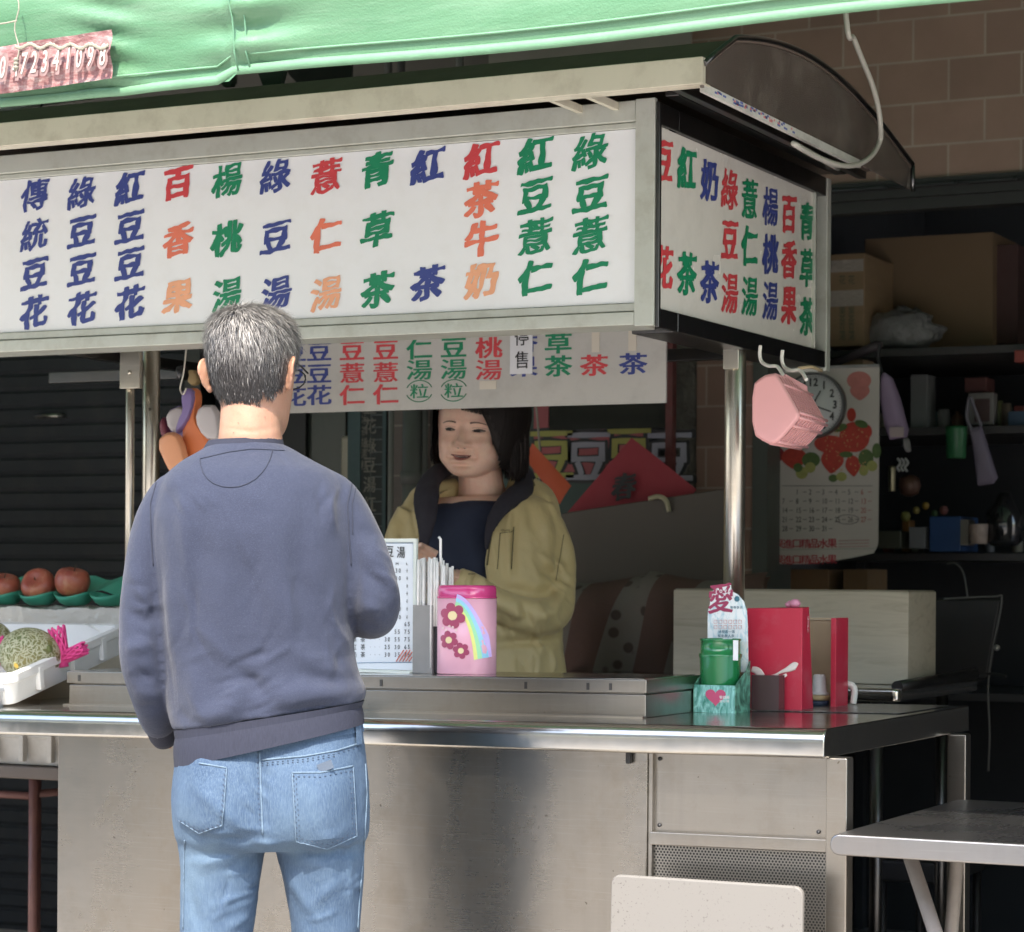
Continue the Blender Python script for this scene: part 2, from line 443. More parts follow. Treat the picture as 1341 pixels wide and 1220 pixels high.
# front panels
g = MB().box(-1.765, -.372, .045, .055, .06, .9)
obj('front_panel', tilt(g), M_stf, cart, bevel=.002)
g = MB().box(-1.765, -1.755, .055, .9, .06, .9)
obj('side_panel', tilt(g), M_st, cart)
g = MB().box(-.366, -.008, .062, .07, .742, .9)
g.box(-.372, -.363, .05, .075, .06, .9)
up = obj('upper_panel', tilt(g), M_st, cart, bevel=.0015)
g = MB()
for x, z in ((-.352, .757), (-.352, .885), (-.03, .757)): obj('screw', tilt(MB().lathe([(0, 0), (.004, 0), (.004, .003), (0, .004)], (x, .062, z), 12, M=Matrix.Rotation(R(90), 4, 'X'))), M_black, cart)
obj('rail', tilt(MB().box(-.366, -.008, .044, .068, .72, .745)), M_st, cart, bevel=.002)
def perf():
    m, n, p = newmat('perforated_steel')
    tc = N(n, 'ShaderNodeTexCoord'); sp = N(n, 'ShaderNodeSeparateXYZ'); n.links.new(tc.outputs['Object'], sp.inputs[0])
    def M_(op, a, b=None):
        x = N(n, 'ShaderNodeMath', operation=op)
        for i, v in enumerate((a, b)):
            if v is None: continue
            if hasattr(v, 'is_output'): n.links.new(v, x.inputs[i])
            else: x.inputs[i].default_value = v
        return x.outputs[0]
    P = .0068; outs = []
    for ox, oz in ((0, 0), (.5, .5)):
        fx = M_('SUBTRACT', M_('FRACT', M_('ADD', M_('DIVIDE', sp.outputs[0], P), ox + 400)), .5)
        fz = M_('SUBTRACT', M_('FRACT', M_('ADD', M_('DIVIDE', sp.outputs[2], P * 1.6), oz + 400)), .5)
        outs.append(M_('SQRT', M_('ADD', M_('MULTIPLY', fx, fx), M_('MULTIPLY', M_('MULTIPLY', fz, 1.6), M_('MULTIPLY', fz, 1.6)))))
    d = M_('MINIMUM', outs[0], outs[1]); k = M_('LESS_THAN', d, .31)
    c = mixc(n, k, (.34, .32, .29), (.008, .008, .008)); n.links.new(c, p.inputs['Base Color'])
    n.links.new(M_('SUBTRACT', 1.0, k), p.inputs['Metallic']); p.inputs['Roughness'].default_value = .38
    return m
obj('perforated_panel', tilt(MB().box(-.366, -.008, .06, .068, .06, .72)), perf(), cart)
for x0, y0 in ((-.008, .035), (-.008, .83), (-1.75, .83)):
    g = MB().box(x0, x0 + .041, y0, y0 + .04 + (.17 if y0 < .1 else 0) * 0, .02, .898)
    obj('leg', tilt(g), M_st, cart, bevel=.003)
obj('shelf', tilt(MB().box(-1.74, -.01, .08, .85, .16, .175)), M_dk, cart)
obj('bottle_opener', tilt(MB().box(-.412, -.402, .03, .045, .875, .9)), M_black, cart, bevel=.003)
obj('back_panel', tilt(MB().box(-1.75, -.4, .9, .91, .06, .9)), M_dk, cart)
# raised glass-fronted well on the counter
g = MB().box(-1.868, -.452, .222, .505, .953, 1.0)
g.box(-1.872, -.449, .218, .508, 1.003, 1.03); g.box(-1.86, -.46, .23, .5, .998, 1.005)
rb = obj('raised_well', tilt(g), M_st, cart, bevel=.002)
g = MB().box(-1.862, -.458, .228, .498, 1.030, 1.0315)
obj('well_lid', tilt(g), M_top, cart)
g = MB()
for x in (-1.84, -1.7, -1.06, -.72, -.58, -.53): obj('hinge', tilt(MB().box(x, x + .006, .2165, .218, 1.008, 1.022)), M_dk, cart)
obj('well_foot', tilt(MB().box(-1.868, -.449, .2, .222, .953, .957)), M_st, cart)
# posts
for x, y, r in ((-.476, .77, .0235), (-2.05, .8, .022), (-2.075, .745, .011)):
    g = MB().tube([(x, y, .93), (x, y, 2.15)], r, 24)
    obj('post', g, M_post, cart)
obj('bracket', MB().box(-.495, -.458, .742, .748, 1.69, 1.735), M_post, cart, bevel=.002)
g = MB(); g.box(-2.09, -2.03, .72, .735, 1.69, 1.8); g.lathe([(0, 0), (.006, 0), (.005, .004), (0, .004)], (-2.06, .72, 1.73), 10, M=Matrix.Rotation(R(90), 4, 'X'))
obj('bracket', g, M_post, cart, bevel=.002)
# ---- front sign box
Y0 = .232
zt = lambda x: 2.19 + .002 * (x + .45); zb = lambda x: 1.735 + .005 * (x + .45)
sb = obj('sign_box', MB().box(-2.7, -.455, Y0 + .03, Y0 + .1, 1.745, 2.18), M_alu, cart)
M0 = WM[sb] if sb in WM else WM[cart]; 
g = MB()
def bar(x0, x1, z0, z1, y0, y1): g.box(x0, x1, y0, y1, z0, z1)
bar(-2.7, -.487, 2.150, 2.192, Y0, Y0 + .11); bar(-2.7, -.487, 1.739, 1.766, Y0, Y0 + .11); bar(-2.7, -.487, 1.7675, 1.784, Y0 + .006, Y0 + .1)
bar(-.4865, -.444, 1.736, 2.194, Y0 - .002, Y0 + .013); bar(-2.7, -.4885, 2.137, 2.149, Y0 + .008, Y0 + .1)
WM[sb] = WM[cart]
obj('frame', g, M_alu, sb, bevel=.002)
obj('panel', MB().box(-2.7, -.4885, Y0 + .012, Y0 + .018, 1.785, 2.136), M_acr, sb)
cols = [(45, '傳統豆花', (255, 307, 358, 408), 'nnnn'), (107, '綠豆豆花', (252, 303, 353, 403), 'nnnn'), (170, '紅豆豆花', (245, 297, 345, 396), 'nnnn'),
        (233, '百香果', (240, 314, 388), 'rop'), (297, '楊桃湯', (236, 312, 386), 'ggg'), (361, '綠豆湯', (230, 310, 384), 'nnn'),
        (427, '薏仁湯', (230, 307, 384), 'rop'), (494, '青草茶', (222, 300, 379), 'ggg'), (560, '紅茶', (216, 370), 'nn'),
        (630, '紅茶牛奶', (208, 260, 312, 366), 'roop'), (701, '紅豆薏仁', (202, 256, 309, 363), 'gggg'), (773, '綠豆薏仁', (198, 254, 307, 361), 'gggg')]
for x, t, ys, cs in cols:
    for ch, y, c in zip(t, ys, cs):
        g = MB(); P = at(x, y, Y=Y0 + .0105); write(g, ch, P, U, VV, .075, .072, .040, 1.25); obj('character', g, LET[c], sb)
# columns left of the picture's edge, so that the sign goes on
# ---- side sign box
X0 = -.441
sb = obj('sign_box', MB().box(X0 - .09, X0 - .02, .35, 1.27, 1.745, 2.17), M_dk, cart); WM[sb] = WM[cart]
g = MB()
g.box(X0 - .1, X0 + .004, .3435, 1.262, 1.7325, 1.772); g.box(X0 - .1, X0 + .004, .3435, 1.262, 2.142, 2.186)
g.box(X0 - .0025, X0 + .006, .236, .2475, 1.7325, 2.186); g.box(X0 - .003, X0 + .004, .2475, .3435, 1.7325, 1.772); g.box(X0 - .003, X0 + .004, .2475, .3435, 2.142, 2.186)
obj('frame', g, M_dk, sb, bevel=.002)
g = MB().box(X0 - .1, X0 + .006, 1.2635, 1.292, 1.725, 2.186); g.box(X0 - .1, X0 + .002, 1.19, 1.2, 1.773, 2.141)
obj('end_frame', g, M_alu, sb, bevel=.002)
obj('panel', MB().box(X0 - .012, X0 - .006, .2475, 1.19, 1.773, 2.141), M_acr2, sb)
sc = [(869, '豆花', (210, 350), 'rr'), (900, '紅茶', (220, 358), 'gg'), (929.5, '奶茶', (236, 369), 'nn'), (956, '綠豆湯', (248, 314, 384), 'rrr'),
      (982, '薏仁湯', (260, 322, 388), 'ggg'), (1009, '楊桃湯', (270, 333, 394), 'nnn'), (1033.5, '百香果', (281, 340, 400), 'rrr'), (1057, '青草茶', (290, 350, 414), 'ggg')]
for x, t, ys, cs in sc:
    for ch, y, c in zip(t, ys, cs):
        g = MB(); P = at(x, y, X=X0 - .0045); write(g, ch, P, UY, VV, .098, .088, .036, .9); obj('character', g, LET[c], sb)
# ---- roof
def endm():
    m = mat('smoked_end_sheet', (.105, .086, .076), .22, .0, var=.25, vs=5, dirt=.8, dirtcol=(.26, .22, .19)); m.node_tree.nodes['Principled BSDF'].inputs['Alpha'].default_value = .7; return m
def arch(y):                       # height of the sheet over the cart
    t = (y - .04) / 1.34
    return 2.205 + .045 * min(1, t * 8) + .10 * math.sin(math.pi * min(1, max(0, t)) ** .95) - .03 * max(0, t - .0)
ya = [.04 + 1.34 * i / 24 for i in range(25)]
g = MB()
for i in range(24):
    y0, y1 = ya[i], ya[i + 1]; a, b = arch(y0), arch(y1)
    g.add([(-2.9, y0, a), (-.263, y0, a), (-.263, y1, b), (-2.9, y1, b), (-2.9, y0, a - .006), (-.263, y0, a - .006), (-.263, y1, b - .006), (-2.9, y1, b - .006)],
          [(0, 1, 2, 3), (7, 6, 5, 4), (1, 5, 6, 2), (0, 3, 7, 4)] + ([(0, 4, 5, 1)] if i == 0 else []) + ([(3, 2, 6, 7)] if i == 23 else []))
obj('roof', g, M_roofd, cart)
g = MB()
poly = [(y, arch(y) - .007) for y in ya] + [(1.38, 2.165), (.045, 2.165)]
g.prism(poly, 0, .006, Matrix(((0, 0, 1, -.272), (1, 0, 0, 0), (0, 1, 0, 0), (0, 0, 0, 1))))
obj('end_plate', g, endm(), cart)
g = MB().tube([(-.262, y, arch(y) + .004) for y in ya], .006, 8); g.tube([(-.262, 1.38, arch(1.38)), (-.262, 1.385, 2.16)], .006, 8)
obj('edge_trim', g, M_dk, cart)
g = MB().box(-2.9, -.262, .032, .05, 2.17, 2.222); g.box(-2.9, -.262, .05, .075, 2.17, 2.174)
obj('fascia', g, M_fas, cart, bevel=.002)
g = MB().box(-.275, -.2655, .052, 1.0, 2.158, 2.174); obj('edge_strip', g, mat('worn_white_strip', (.6, .58, .54), .5, dirt=.5, var=.2), cart)
g = MB()
random.seed(3)
for i in range(46):
    y = .1 + random.random() * .45; z = 2.162 + random.random() * .009
    g.box(-.2655, -.2648, y, y + .004 + .012 * random.random(), z - .0015, z + .0025, random.choice([0, 0, 1]))
obj('worn_print', g, [mat('worn_blue', (.1, .13, .35), .5), mat('worn_pink', (.6, .2, .22), .5)], cart)
for x in (-.37, -.43):
    obj('roof_rail', MB().box(x, x + .03, .25, 1.3, 2.197, 2.215) if x < -.4 else MB().box(x, x + .02, .08, 1.3, 2.183, 2.2), M_dk, cart, bevel=.002)
g = MB().box(-2.7, -.5, 1.24, 1.27, 1.76, 1.79); g.box(-2.7, -.5, .36, .38, 1.765, 1.785); g.box(-2.16, -2.13, .38, 1.24, 1.762, 1.79); g.box(-.56, -.54, .38, 1.24, 1.79, 1.81)
obj('lower_rail', g, M_dk, cart, bevel=.002)
g = MB()
for x in (-.53, -.61): g.box(x - .006, x + .006, .06, .26, 2.175, 2.19); g.lathe([(0, 0), (.006, 0), (.005, .006), (0, .006)], (x, .25, 2.178), 10, M=Matrix.Rotation(R(90), 4, 'X'))
obj('roof_bracket', g, M_fas, cart)
obj('ceiling_panel', MB().box(-2.7, -.46, .345, 1.3, 2.186, 2.194), M_white, cart)  # unseen; white so that it bounces light under the canopy
# white hose looping over the roof end
hp = [(908, 82), (950, 70), (1000, 66), (1050, 75), (1095, 100), (1125, 135), (1150, 165), (1152, 185), (1140, 205), (1120, 216), (1095, 215), (1065, 203), (1040, 188)]
g = MB(); P = []
for i, (x, y) in enumerate(hp[7:]): P.append(at(x, y, X=-.235 - .02 * i / 5))
Q = [at(x, y, X=-.225) for x, y in ((1108, 22), (1118, 50), (1130, 80), (1142, 110), (1150, 140), (1153, 165))]
def smoothpts(P, n=6):
    out = []
    for i in range(len(P) - 1):
        p0, p1, p2, p3 = P[max(0, i - 1)], P[i], P[i + 1], P[min(len(P) - 1, i + 2)]
        for k in range(n):
            t = k / n
            out.append(.5 * ((2 * p1) + (p2 - p0) * t + (2 * p0 - 5 * p1 + 4 * p2 - p3) * t * t + (3 * p1 - p0 - 3 * p2 + p3) * t ** 3))
    return out + [P[-1]]
g.tube(smoothpts([Vector((-.3, .9, 2.9))] + Q + P + [Vector((-.32, 1.0, 2.16))]), .006, 10)
o = obj('hose', g, mat('white_pvc_hose', (.5, .47, .42), .35)); tag(o, 'thin white plastic hose looping down over the right end of the cart roof', 'hose')

# ============================================================ HANGING MENU BOARD
mb_ = thing('menu_board', (-1.3, .92, 1.64), 'grey hanging menu board with printed drink names and a white slip taped on', 'menu board')
Ym = .92
obj('board', MB().box(-1.9, at(872, 500, Y=Ym).x, Ym, Ym + .008, at(700, 532, Y=Ym).z, 2.0), M_menu, mb_, bevel=.001)
g = MB()
for x in (-1.9, -1.3, -.8): g.tube([(x, Ym + .004, 2.0), (x, Ym + .004, 2.185)], .002, 6)
obj('wire', g, M_dk, mb_)
mc = [(385, '紅豆豆花', (432, 461, 490, 519), 'n'), (418, '綠豆豆花', (431, 460, 489, 517), 'n'), (461, '綠豆薏仁', (431, 459, 488, 517), 'r'), (505, '紅豆薏仁', (430, 458, 487, 516), 'r'),
      (549, '薏仁湯', (429, 457, 484), 'g'), (594, '綠豆湯', (427, 455, 483), 'g'), (640, '楊桃湯', (425, 455, 484), 'r'), (686, '百香果', (419, 448, 480), 'n'),
      (731, '青草茶', (421, 449, 479), 'g'), (778, '紅茶', (418, 478), 'r'), (829, '奶茶', (416, 476), 'n')]
for x, t, ys, c in mc:
    for ch, y in zip(t, ys): g = MB(); write(g, ch, at(x, y, Y=Ym - .001), U, VV, .071, .050, .022); obj('character', g, LET[c], mb_)
    if x in (549, 594):
        y = 512 if x == 549 else 511; g = MB()
        write(g, '粒', at(x, y, Y=Ym - .001), U, VV, .052, .036, .014, 0, LETI[c]); cc = at(x, y, Y=Ym - .001)
        for s_ in (0, 1):
            pts = [cc + U * (.036 * math.cos(a)) + VV * (.026 * math.sin(a)) for a in [R((20 if s_ == 0 else 200) + 140 * k / 14) for k in range(15)]]
            g.tube(pts, .0012, 5, LETI[c])
        obj('ringed_character', g, LETM, mb_)
for x, y, w_, h_ in ((639, 504, .045, .02), (780, 447, .02, .05), (828, 445, .02, .05)):
    c = at(x, y, Y=Ym - .0012); obj('cover_patch', MB().box(c.x - w_ / 2, c.x + w_ / 2, Ym - .0015, Ym - .0005, c.z - h_ / 2, c.z + h_ / 2), mat('beige_patch', (.68, .62, .52), .5), mb_)
a, b = at(668, 428, Y=Ym - .003), at(697, 489, Y=Ym - .003)
st = obj('paper_slip', MB().box(a.x, b.x, Ym - .003, Ym - .0018, b.z, a.z + .02), mat('white_paper', (.78, .78, .8), .6), mb_, label='small white paper slip taped over a column of the menu'); WM[st] = WM[mb_]
g = MB(); write(g, '停', at(683, 441, Y=Ym - .0042), U, VV, .038, .042, .012); write(g, '售', at(683, 471, Y=Ym - .0042), U, VV, .038, .042, .012)
obj('lettering', g, M_blk, st)

# ============================================================ AWNING
def awnmat():
    m, n, p = newmat('green_awning_cloth')
    v = coords(n); f = noi(n, coords(n, (.6, 1, 2)), 2.2, 5, .6)
    c = ramp(n, f, [(.3, (.075, .20, .10)), (.72, (.16, .30, .18))])
    c = mixc(n, ramp(n, noi(n, coords(n, (1, 1, 9)), 3, 6, .7), [(.5, 0), (.8, .35)]), c, (.34, .46, .35))
    n.links.new(c, p.inputs['Base Color']); p.inputs['Roughness'].default_value = .42
    wv = mixc(n, .75, noi(n, v, 260, 2), noi(n, coords(n, (.5, 1, 2.2)), 9, 6, .65, .6)); bump(n, p, wv, .35, .010)
    tr = N(n, 'ShaderNodeBsdfTranslucent'); n.links.new(c, tr.inputs[0]); ms = N(n, 'ShaderNodeMixShader'); ms.inputs[0].default_value = .03
    n.links.new(p.outputs[0], ms.inputs[1]); n.links.new(tr.outputs[0], ms.inputs[2]); n.links.new(ms.outputs[0], n.nodes['Material Output'].inputs[0]); return m
M_awn = awnmat()
awn = thing('awning', (-.6, -.6, 2.1), 'green cloth awning above the cart with a faded red phone number patch', 'awning')
def awn_pt(x, t):                  # t from 0 (hem) to 1 (far edge at the wall)
    hem = 2.118 - .018 * math.sin((x + 1.7) * 1.4) * (x < -.9) + .006 * math.sin(x * 5)
    if t < .3:
        s = t / .3; z = hem + .36 * s; y = -.62 - .02 * math.sin(s * 3)
        y += .010 * math.sin(z * 34 + 1.4 * math.sin(x * 2.3)) * (.3 + .7 * s) + .022 * noise.noise(Vector((x * 1.3, z * 9, 1)))
        k = math.exp(-((x + .875) / .10) ** 2); y += .012 * k * math.sin(z * 95) * (1 if x > -.875 else .6) - .014 * math.exp(-((x + .875) / .012) ** 2)
        k2 = math.exp(-((x + 1.16) / .07) ** 2); y += .006 * k2 * math.sin(z * 130 + x * 30)
        return Vector((x, y, z))
    s = (t - .3) / .7
    return Vector((x, -.64 + 3.2 * s, hem + .36 + 1.05 * s - .10 * math.sin(s * 3.14)))
g = MB().grid(420, 70, lambda u, v: awn_pt(-5.5 + 8.5 * u, (v * 50 / 70 / 50 * 70 * .42 if v < .714 else .3 + (v - .714) / .286 * .7)))
obj('canopy', g, M_awn, awn)
g = MB().tube([awn_pt(-5.5 + 8.5 * i / 240, 0) + Vector((0, -.002, .004)) for i in range(241)], [(.006, .009)] * 241, 8)
g.tube([awn_pt(-5.5 + 8.5 * i / 240, .02) + Vector((0, -.004, .004)) for i in range(241)], .0022, 5)
obj('hem', g, mat('green_hem', (.15, .30, .18), .5, var=.2, vs=20, bs=.4), awn)
g = MB()
for dx in (-.011, .011): g.tube([awn_pt(-.872 + dx, t / 40) + Vector((0, -.003, 0)) for t in range(13)], .0018, 5)
obj('seam', g, mat('green_seam', (.13, .28, .17), .5), awn)
# phone number patch
pc = [at(-30, 66, Y=-.648), at(145, 38, Y=-.648), at(146, 102, Y=-.648), at(-30, 127, Y=-.648)]
def pq(u, v): 
    p = (pc[0] * (1 - u) + pc[1] * u) * (1 - v) + (pc[3] * (1 - u) + pc[2] * u) * v
    return p + Vector((0, .004 * noise.noise(p * 30) - .003 * math.sin(v * 9 + u * 4), 0))
g = MB().grid(60, 24, pq)
def patchmat():
    m, n, p = newmat('faded_red_patch')
    c = ramp(n, noi(n, coords(n, (4, 1, 14)), 9, 6, .75), [(.32, (.20, .07, .07)), (.5, (.31, .16, .155)), (.66, (.42, .33, .31))])
    n.links.new(c, p.inputs['Base Color']); p.inputs['Roughness'].default_value = .7; bump(n, p, noi(n, coords(n), 90, 5), .8, .004); return m
o = obj('number_patch', g, patchmat(), awn, label='faded red patch with an outlined phone number'); WM[o] = WM[awn]
g = MB(); g2 = MB()
for ch, x, y in (('0', 4, 88), ('4', 21, 86), ('7', 32, 83), ('2', 45, 81), ('3', 59, 80), ('4', 74, 78), ('1', 90, 76), ('0', 104, 74), ('9', 119, 72), ('8', 135, 71)):
    c = at(x, y, Y=-.662); write(g, ch, c, U, VV + U * .12, .026, .052, .045); write(g2, ch, c + Vector((0, -.0016, 0)), U, VV + U * .12, .017, .041, .0001 + .012)
obj('lettering', g, mat('dark_outline', (.25, .16, .15), .7, var=.5, vs=60), o); obj('lettering', g2, mat('worn_cream', (.52, .45, .40), .7, var=.35, vs=60, dirt=.6, dirtcol=(.4, .18, .17)), o)
g = MB(); pts = [at(20 + i * 4.2, 60 + 3 * math.sin(i) + (.02 * i), Y=-.664) for i in range(30)]
for k in range(3): g.tube([p + Vector((0, 0, .002 * math.sin(i * 1.9 + k * 2))) for i, p in enumerate(pts)], .0022, 5)
pts = [at(22 + 3 * math.sin(i), -6 + i * 9, Y=-.664) for i in range(12)]; g.tube(pts, .0014, 5); g.tube([at(-8, 32, Y=-.664), at(8, 30, Y=-.664), at(22, 27, Y=-.664)], .0016, 5)
for i in range(3): g.lathe([(0.002, -.004), (.006, 0), (.002, .004)], at(21, 78 + i * 5, Y=-.664), 8)
obj('frayed_string', g, mat('frayed_fibre', (.3, .28, .22), .9, var=.5, vs=90), o)
g = MB().tube([(-2.9, 1.2, 2.95), (1.4, 1.2, 2.95)], .02, 10); g.tube([(-2.2, -.55, 2.5), (-2.2, 2.5, 3.5)], .018, 10)
obj('support_tube', g, M_dk, awn)

# ============================================================ BUILDING WALLS BEHIND
YW = 2.6
def brickm(name, c1, c2, mortar, bw, bh, off=.5, shift=(0, 0), msize=.004, axis='xz'):
    m, n, p = newmat(name)
    tc = N(n, 'ShaderNodeTexCoord'); sp = N(n, 'ShaderNodeSeparateXYZ'); n.links.new(tc.outputs['Object'], sp.inputs[0])
    cb = N(n, 'ShaderNodeCombineXYZ'); n.links.new(sp.outputs[0 if axis[0] == 'x' else 1], cb.inputs[0]); n.links.new(sp.outputs[2], cb.inputs[1])
    mp = N(n, 'ShaderNodeMapping'); mp.inputs['Location'].default_value = (shift[0], shift[1], 0); n.links.new(cb.outputs[0], mp.inputs[0])
    b = N(n, 'ShaderNodeTexBrick'); b.offset = off; b.inputs['Scale'].default_value = 1; b.inputs['Brick Width'].default_value = bw; b.inputs['Row Height'].default_value = bh
    b.inputs['Mortar Size'].default_value = msize; b.inputs['Mortar Smooth'].default_value = .1; b.inputs['Bias'].default_value = 0
    b.inputs['Color1'].default_value = (*c1, 1); b.inputs['Color2'].default_value = (*c2, 1); b.inputs['Mortar'].default_value = (*mortar, 1)
    n.links.new(mp.outputs[0], b.inputs[0])
    c = mixc(n, ramp(n, noi(n, coords(n), 5, 7, .65), [(.4, 0), (.75, .4)]), b.outputs[0], tuple(x * .55 for x in c1))
    n.links.new(c, p.inputs['Base Color']); p.inputs['Roughness'].default_value = .38
    inv = N(n, 'ShaderNodeMath', operation='SUBTRACT'); inv.inputs[0].default_value = 1; n.links.new(b.outputs[1], inv.inputs[1])
    bump(n, p, inv.outputs[0], .5, .004); return m
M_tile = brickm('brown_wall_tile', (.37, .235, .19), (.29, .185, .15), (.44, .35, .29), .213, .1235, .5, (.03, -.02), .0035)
bw_ = thing('shop_building', (-.5, YW, 0), 'brown tiled shop building with a dark open front and side wall openings', 'building')
ax = at(878, 440, Y=YW).x; bx = at(913, 440, Y=YW).x; cx_ = at(986, 700, Y=YW).x; zl = at(1200, 236, Y=YW).z
g = MB().box(-1.36, 4.5, YW, YW + .2, zl, 4.2); g.box(bx, cx_, YW, YW + .2, 0, zl)
obj('tiled_wall', g, M_tile, bw_)
M_conc = mat('rough_concrete', (.17, .155, .135), .9, var=.35, vs=12, bs=1, bscale=40, dirt=.7, dirtcol=(.05, .04, .035), bdist=.01)
obj('broken_edge', MB().box(ax, bx - .001, YW + .012, YW + .2, 0, zl), M_conc, bw_)
M_plas = mat('brown_grey_plaster', (.15, .13, .12), .8, var=.12, vs=4)
g = MB().box(-2.6, -1.362, YW - .02, YW + .15, 2.2, 4.2); g.box(-6.5, -2.6, YW + .05, YW + .2, 2.35, 4.2)
obj('upper_wall', g, M_plas, bw_)
g = MB().box(cx_ + .001, at(1006, 700, Y=YW).x, YW - .01, YW + .2, 0, zl); obj('door_frame', g, mat('grey_green_frame', (.10, .11, .10), .5), bw_)
g = MB().box(at(1006, 300, Y=YW).x + .001, 4.5, YW - .02, YW + .06, zl - .05, zl + .002); g.box(at(1006, 300, Y=YW).x + .001, 4.5, YW - .005, YW + .05, zl - .085, zl - .0505)
g.tube([(-.9, YW - .03, zl - .02), (4.4, YW - .03, zl - .02)], .006, 8)
obj('lintel', g, mat('dark_lintel', (.035, .035, .035), .5), bw_)
for i in range(3):
    c = at((1160, 1252, 1330)[i], 245 - 6 * i, Y=YW - .035); obj('bolt', MB().lathe([(0, 0), (.007, 0), (.006, .006), (0, .006)], c, 10, M=Matrix.Rotation(R(90), 4, 'X')), M_black, bw_)
# inside of the shop
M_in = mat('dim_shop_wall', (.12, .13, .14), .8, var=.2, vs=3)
g = MB().box(-6.5, 5, 5.2, 5.3, 0, 3); g.box(-6.6, -6.5, YW + .2, 5.3, 0, 3); g.box(4.5, 4.6, YW, 5.3, 0, 3)
g.box(-6.5, 4.5, YW + .2, 5.3, 2.75, 2.8); g.box(-1.43, -1.38, YW + .2, 5.2, 0, 2.75)
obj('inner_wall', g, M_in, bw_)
g = MB().box(-6.5, at(192, 600, Y=YW).x, YW + .08, YW + .1, 0, 2.35)
# roll-up shutter on the left
sh = thing('roller_shutter', (-4.5, YW, 0), 'closed dark blue-grey roller shutter behind the fruit', 'shutter')
g = MB(); x0, x1 = -6.4, at(250, 600, Y=YW - .1).x; prof = []
nsl = 42
for i in range(nsl):
    z = .02 + i * .0575
    prof += [(YW - .10, z), (YW - .108, z + .010), (YW - .108, z + .046), (YW - .10, z + .052), (YW - .099, z + .056)]
vs = [(x, y, z) for x in (x0, x1) for y, z in prof]; k = len(prof)
g.add(vs, [(i, i + k, i + k + 1, i + 1) for i in range(k - 1)]); g.box(x0, x1, YW - .09, YW - .07, .0, 2.45)
obj('slats', g, mat('shutter_blue_grey', (.030, .034, .040), .6, 0, spec=.3, var=.25, vs=5, dirt=.4, dirtcol=(.07, .065, .06)), sh)
obj('guide_rail', MB().box(x1, x1 + .06, YW - .14, YW - .05, 0, 2.45), M_dk, sh)
c = at(66, 545, Y=YW - .12); obj('handle', MB().tube([c + Vector((-.06, 0, 0)), c + Vector((-.04, -.02, 0)), c + Vector((.04, -.02, 0)), c + Vector((.06, 0, 0))], .007, 8), M_st, sh)

o = obj('light_block_panel', MB().box(1.0, 1.04, .72, 2.58, 0, 2.6), mat('grey_brown_blocker', (.20, .18, .16), .6, var=.2, dirt=.4)); tag(o, 'added grey brown panel blocking side light right of the steel table, outside the picture', 'partition')  # unseen panel added to keep side light out of the shop
o = obj('light_block_panel', MB().box(-4.4, -4.36, .3, 2.45, 0, 2.6), MATS['grey_brown_blocker']); tag(o, 'added grey brown panel blocking side light left of the fruit, outside the picture', 'partition')  # unseen panel added to darken the shutter side
# ============================================================ BEHIND THE CART
RX90 = Matrix.Rotation(R(90), 4, 'X')
def facing(c, u, n_=Vector((0, -1, 0))): return frame_M(c, u, VV, n_)
# ---- dark glass door, banner, pipes left of the woman
dr = thing('glass_door', (-2.6, YW, 0), 'dim dark door panel seen between the two people, left of the lettered banner', 'door')
a = at(386, 600, Y=YW - .03).x; b = at(452, 600, Y=YW - .03).x
obj('door_leaf', MB().box(a - .25, b, YW - .03, YW, 0, 2.2), mat('dim_green_glass', (.05, .058, .05), .2, var=.3, vs=2), dr)
c = at(404, 600, Y=YW - .03).x; obj('door_stile', MB().box(a - .25, c, YW - .05, YW - .031, 0, 2.2), M_black, dr)
c = at(452, 595, Y=YW - .08); obj('handle', MB().box(c.x - .012, c.x + .03, YW - .09, YW - .031, c.z - .12, c.z + .06), mat('cream_handle', (.36, .33, .26), .4), dr, bevel=.01)
YB = 2.25
a = at(456, 600, Y=YB).x; b = at(506, 600, Y=YB).x
bn = thing('banner', ((a + b) / 2, YB, .9), 'narrow dark vertical banner with teal edges and small pale characters', 'banner')
obj('cloth', MB().box(a, b, YB, YB + .01, .95, 1.95), mat('banner_dark', (.022, .028, .028), .7, var=.3, vs=12), bn)
g = MB().box(a, a + .045, YB - .004, YB - .001, .95, 1.95); g.box(b - .012, b, YB - .004, YB - .001, .95, 1.95)
obj('edge_band', g, mat('teal_band', (.04, .075, .08), .6, var=.3, vs=20), bn)
g = MB(); zc = 1.9
for i, ch in enumerate('手工豆花綠豆湯紅豆湯'): write(g, ch, Vector((a + .078, YB - .003, 1.87 - i * .06)), U, VV, .045, .05, .012)
for i in range(7):
    write(g, '豆花冰茶奶湯粒'[i], Vector((a + .058, YB - .003, 1.78 - i * .035)), U, VV, .022, .03, .0)
obj('lettering', g, mat('banner_cream', (.17, .165, .14), .6), bn)
g = MB()
for i in range(24): g.box(b - .052, b - .014, YB - .003, YB - .001, 1.0 + i * .038, 1.003 + i * .038)
g.box(b - .054, b - .052, YB - .003, YB - .001, 1.0, 1.93)
obj('stitching', g, mat('banner_line', (.10, .12, .12), .6), bn)
c = at(510, 600, Y=YB - .02).x
o = obj('banner_pole', MB().tube([(c, YB - .02, .5), (c + .008, YB - .02, 2.1)], .009, 10), mat('grey_pole', (.18, .18, .17), .4)); tag(o, 'thin grey pole beside the dark lettered banner', 'pole')
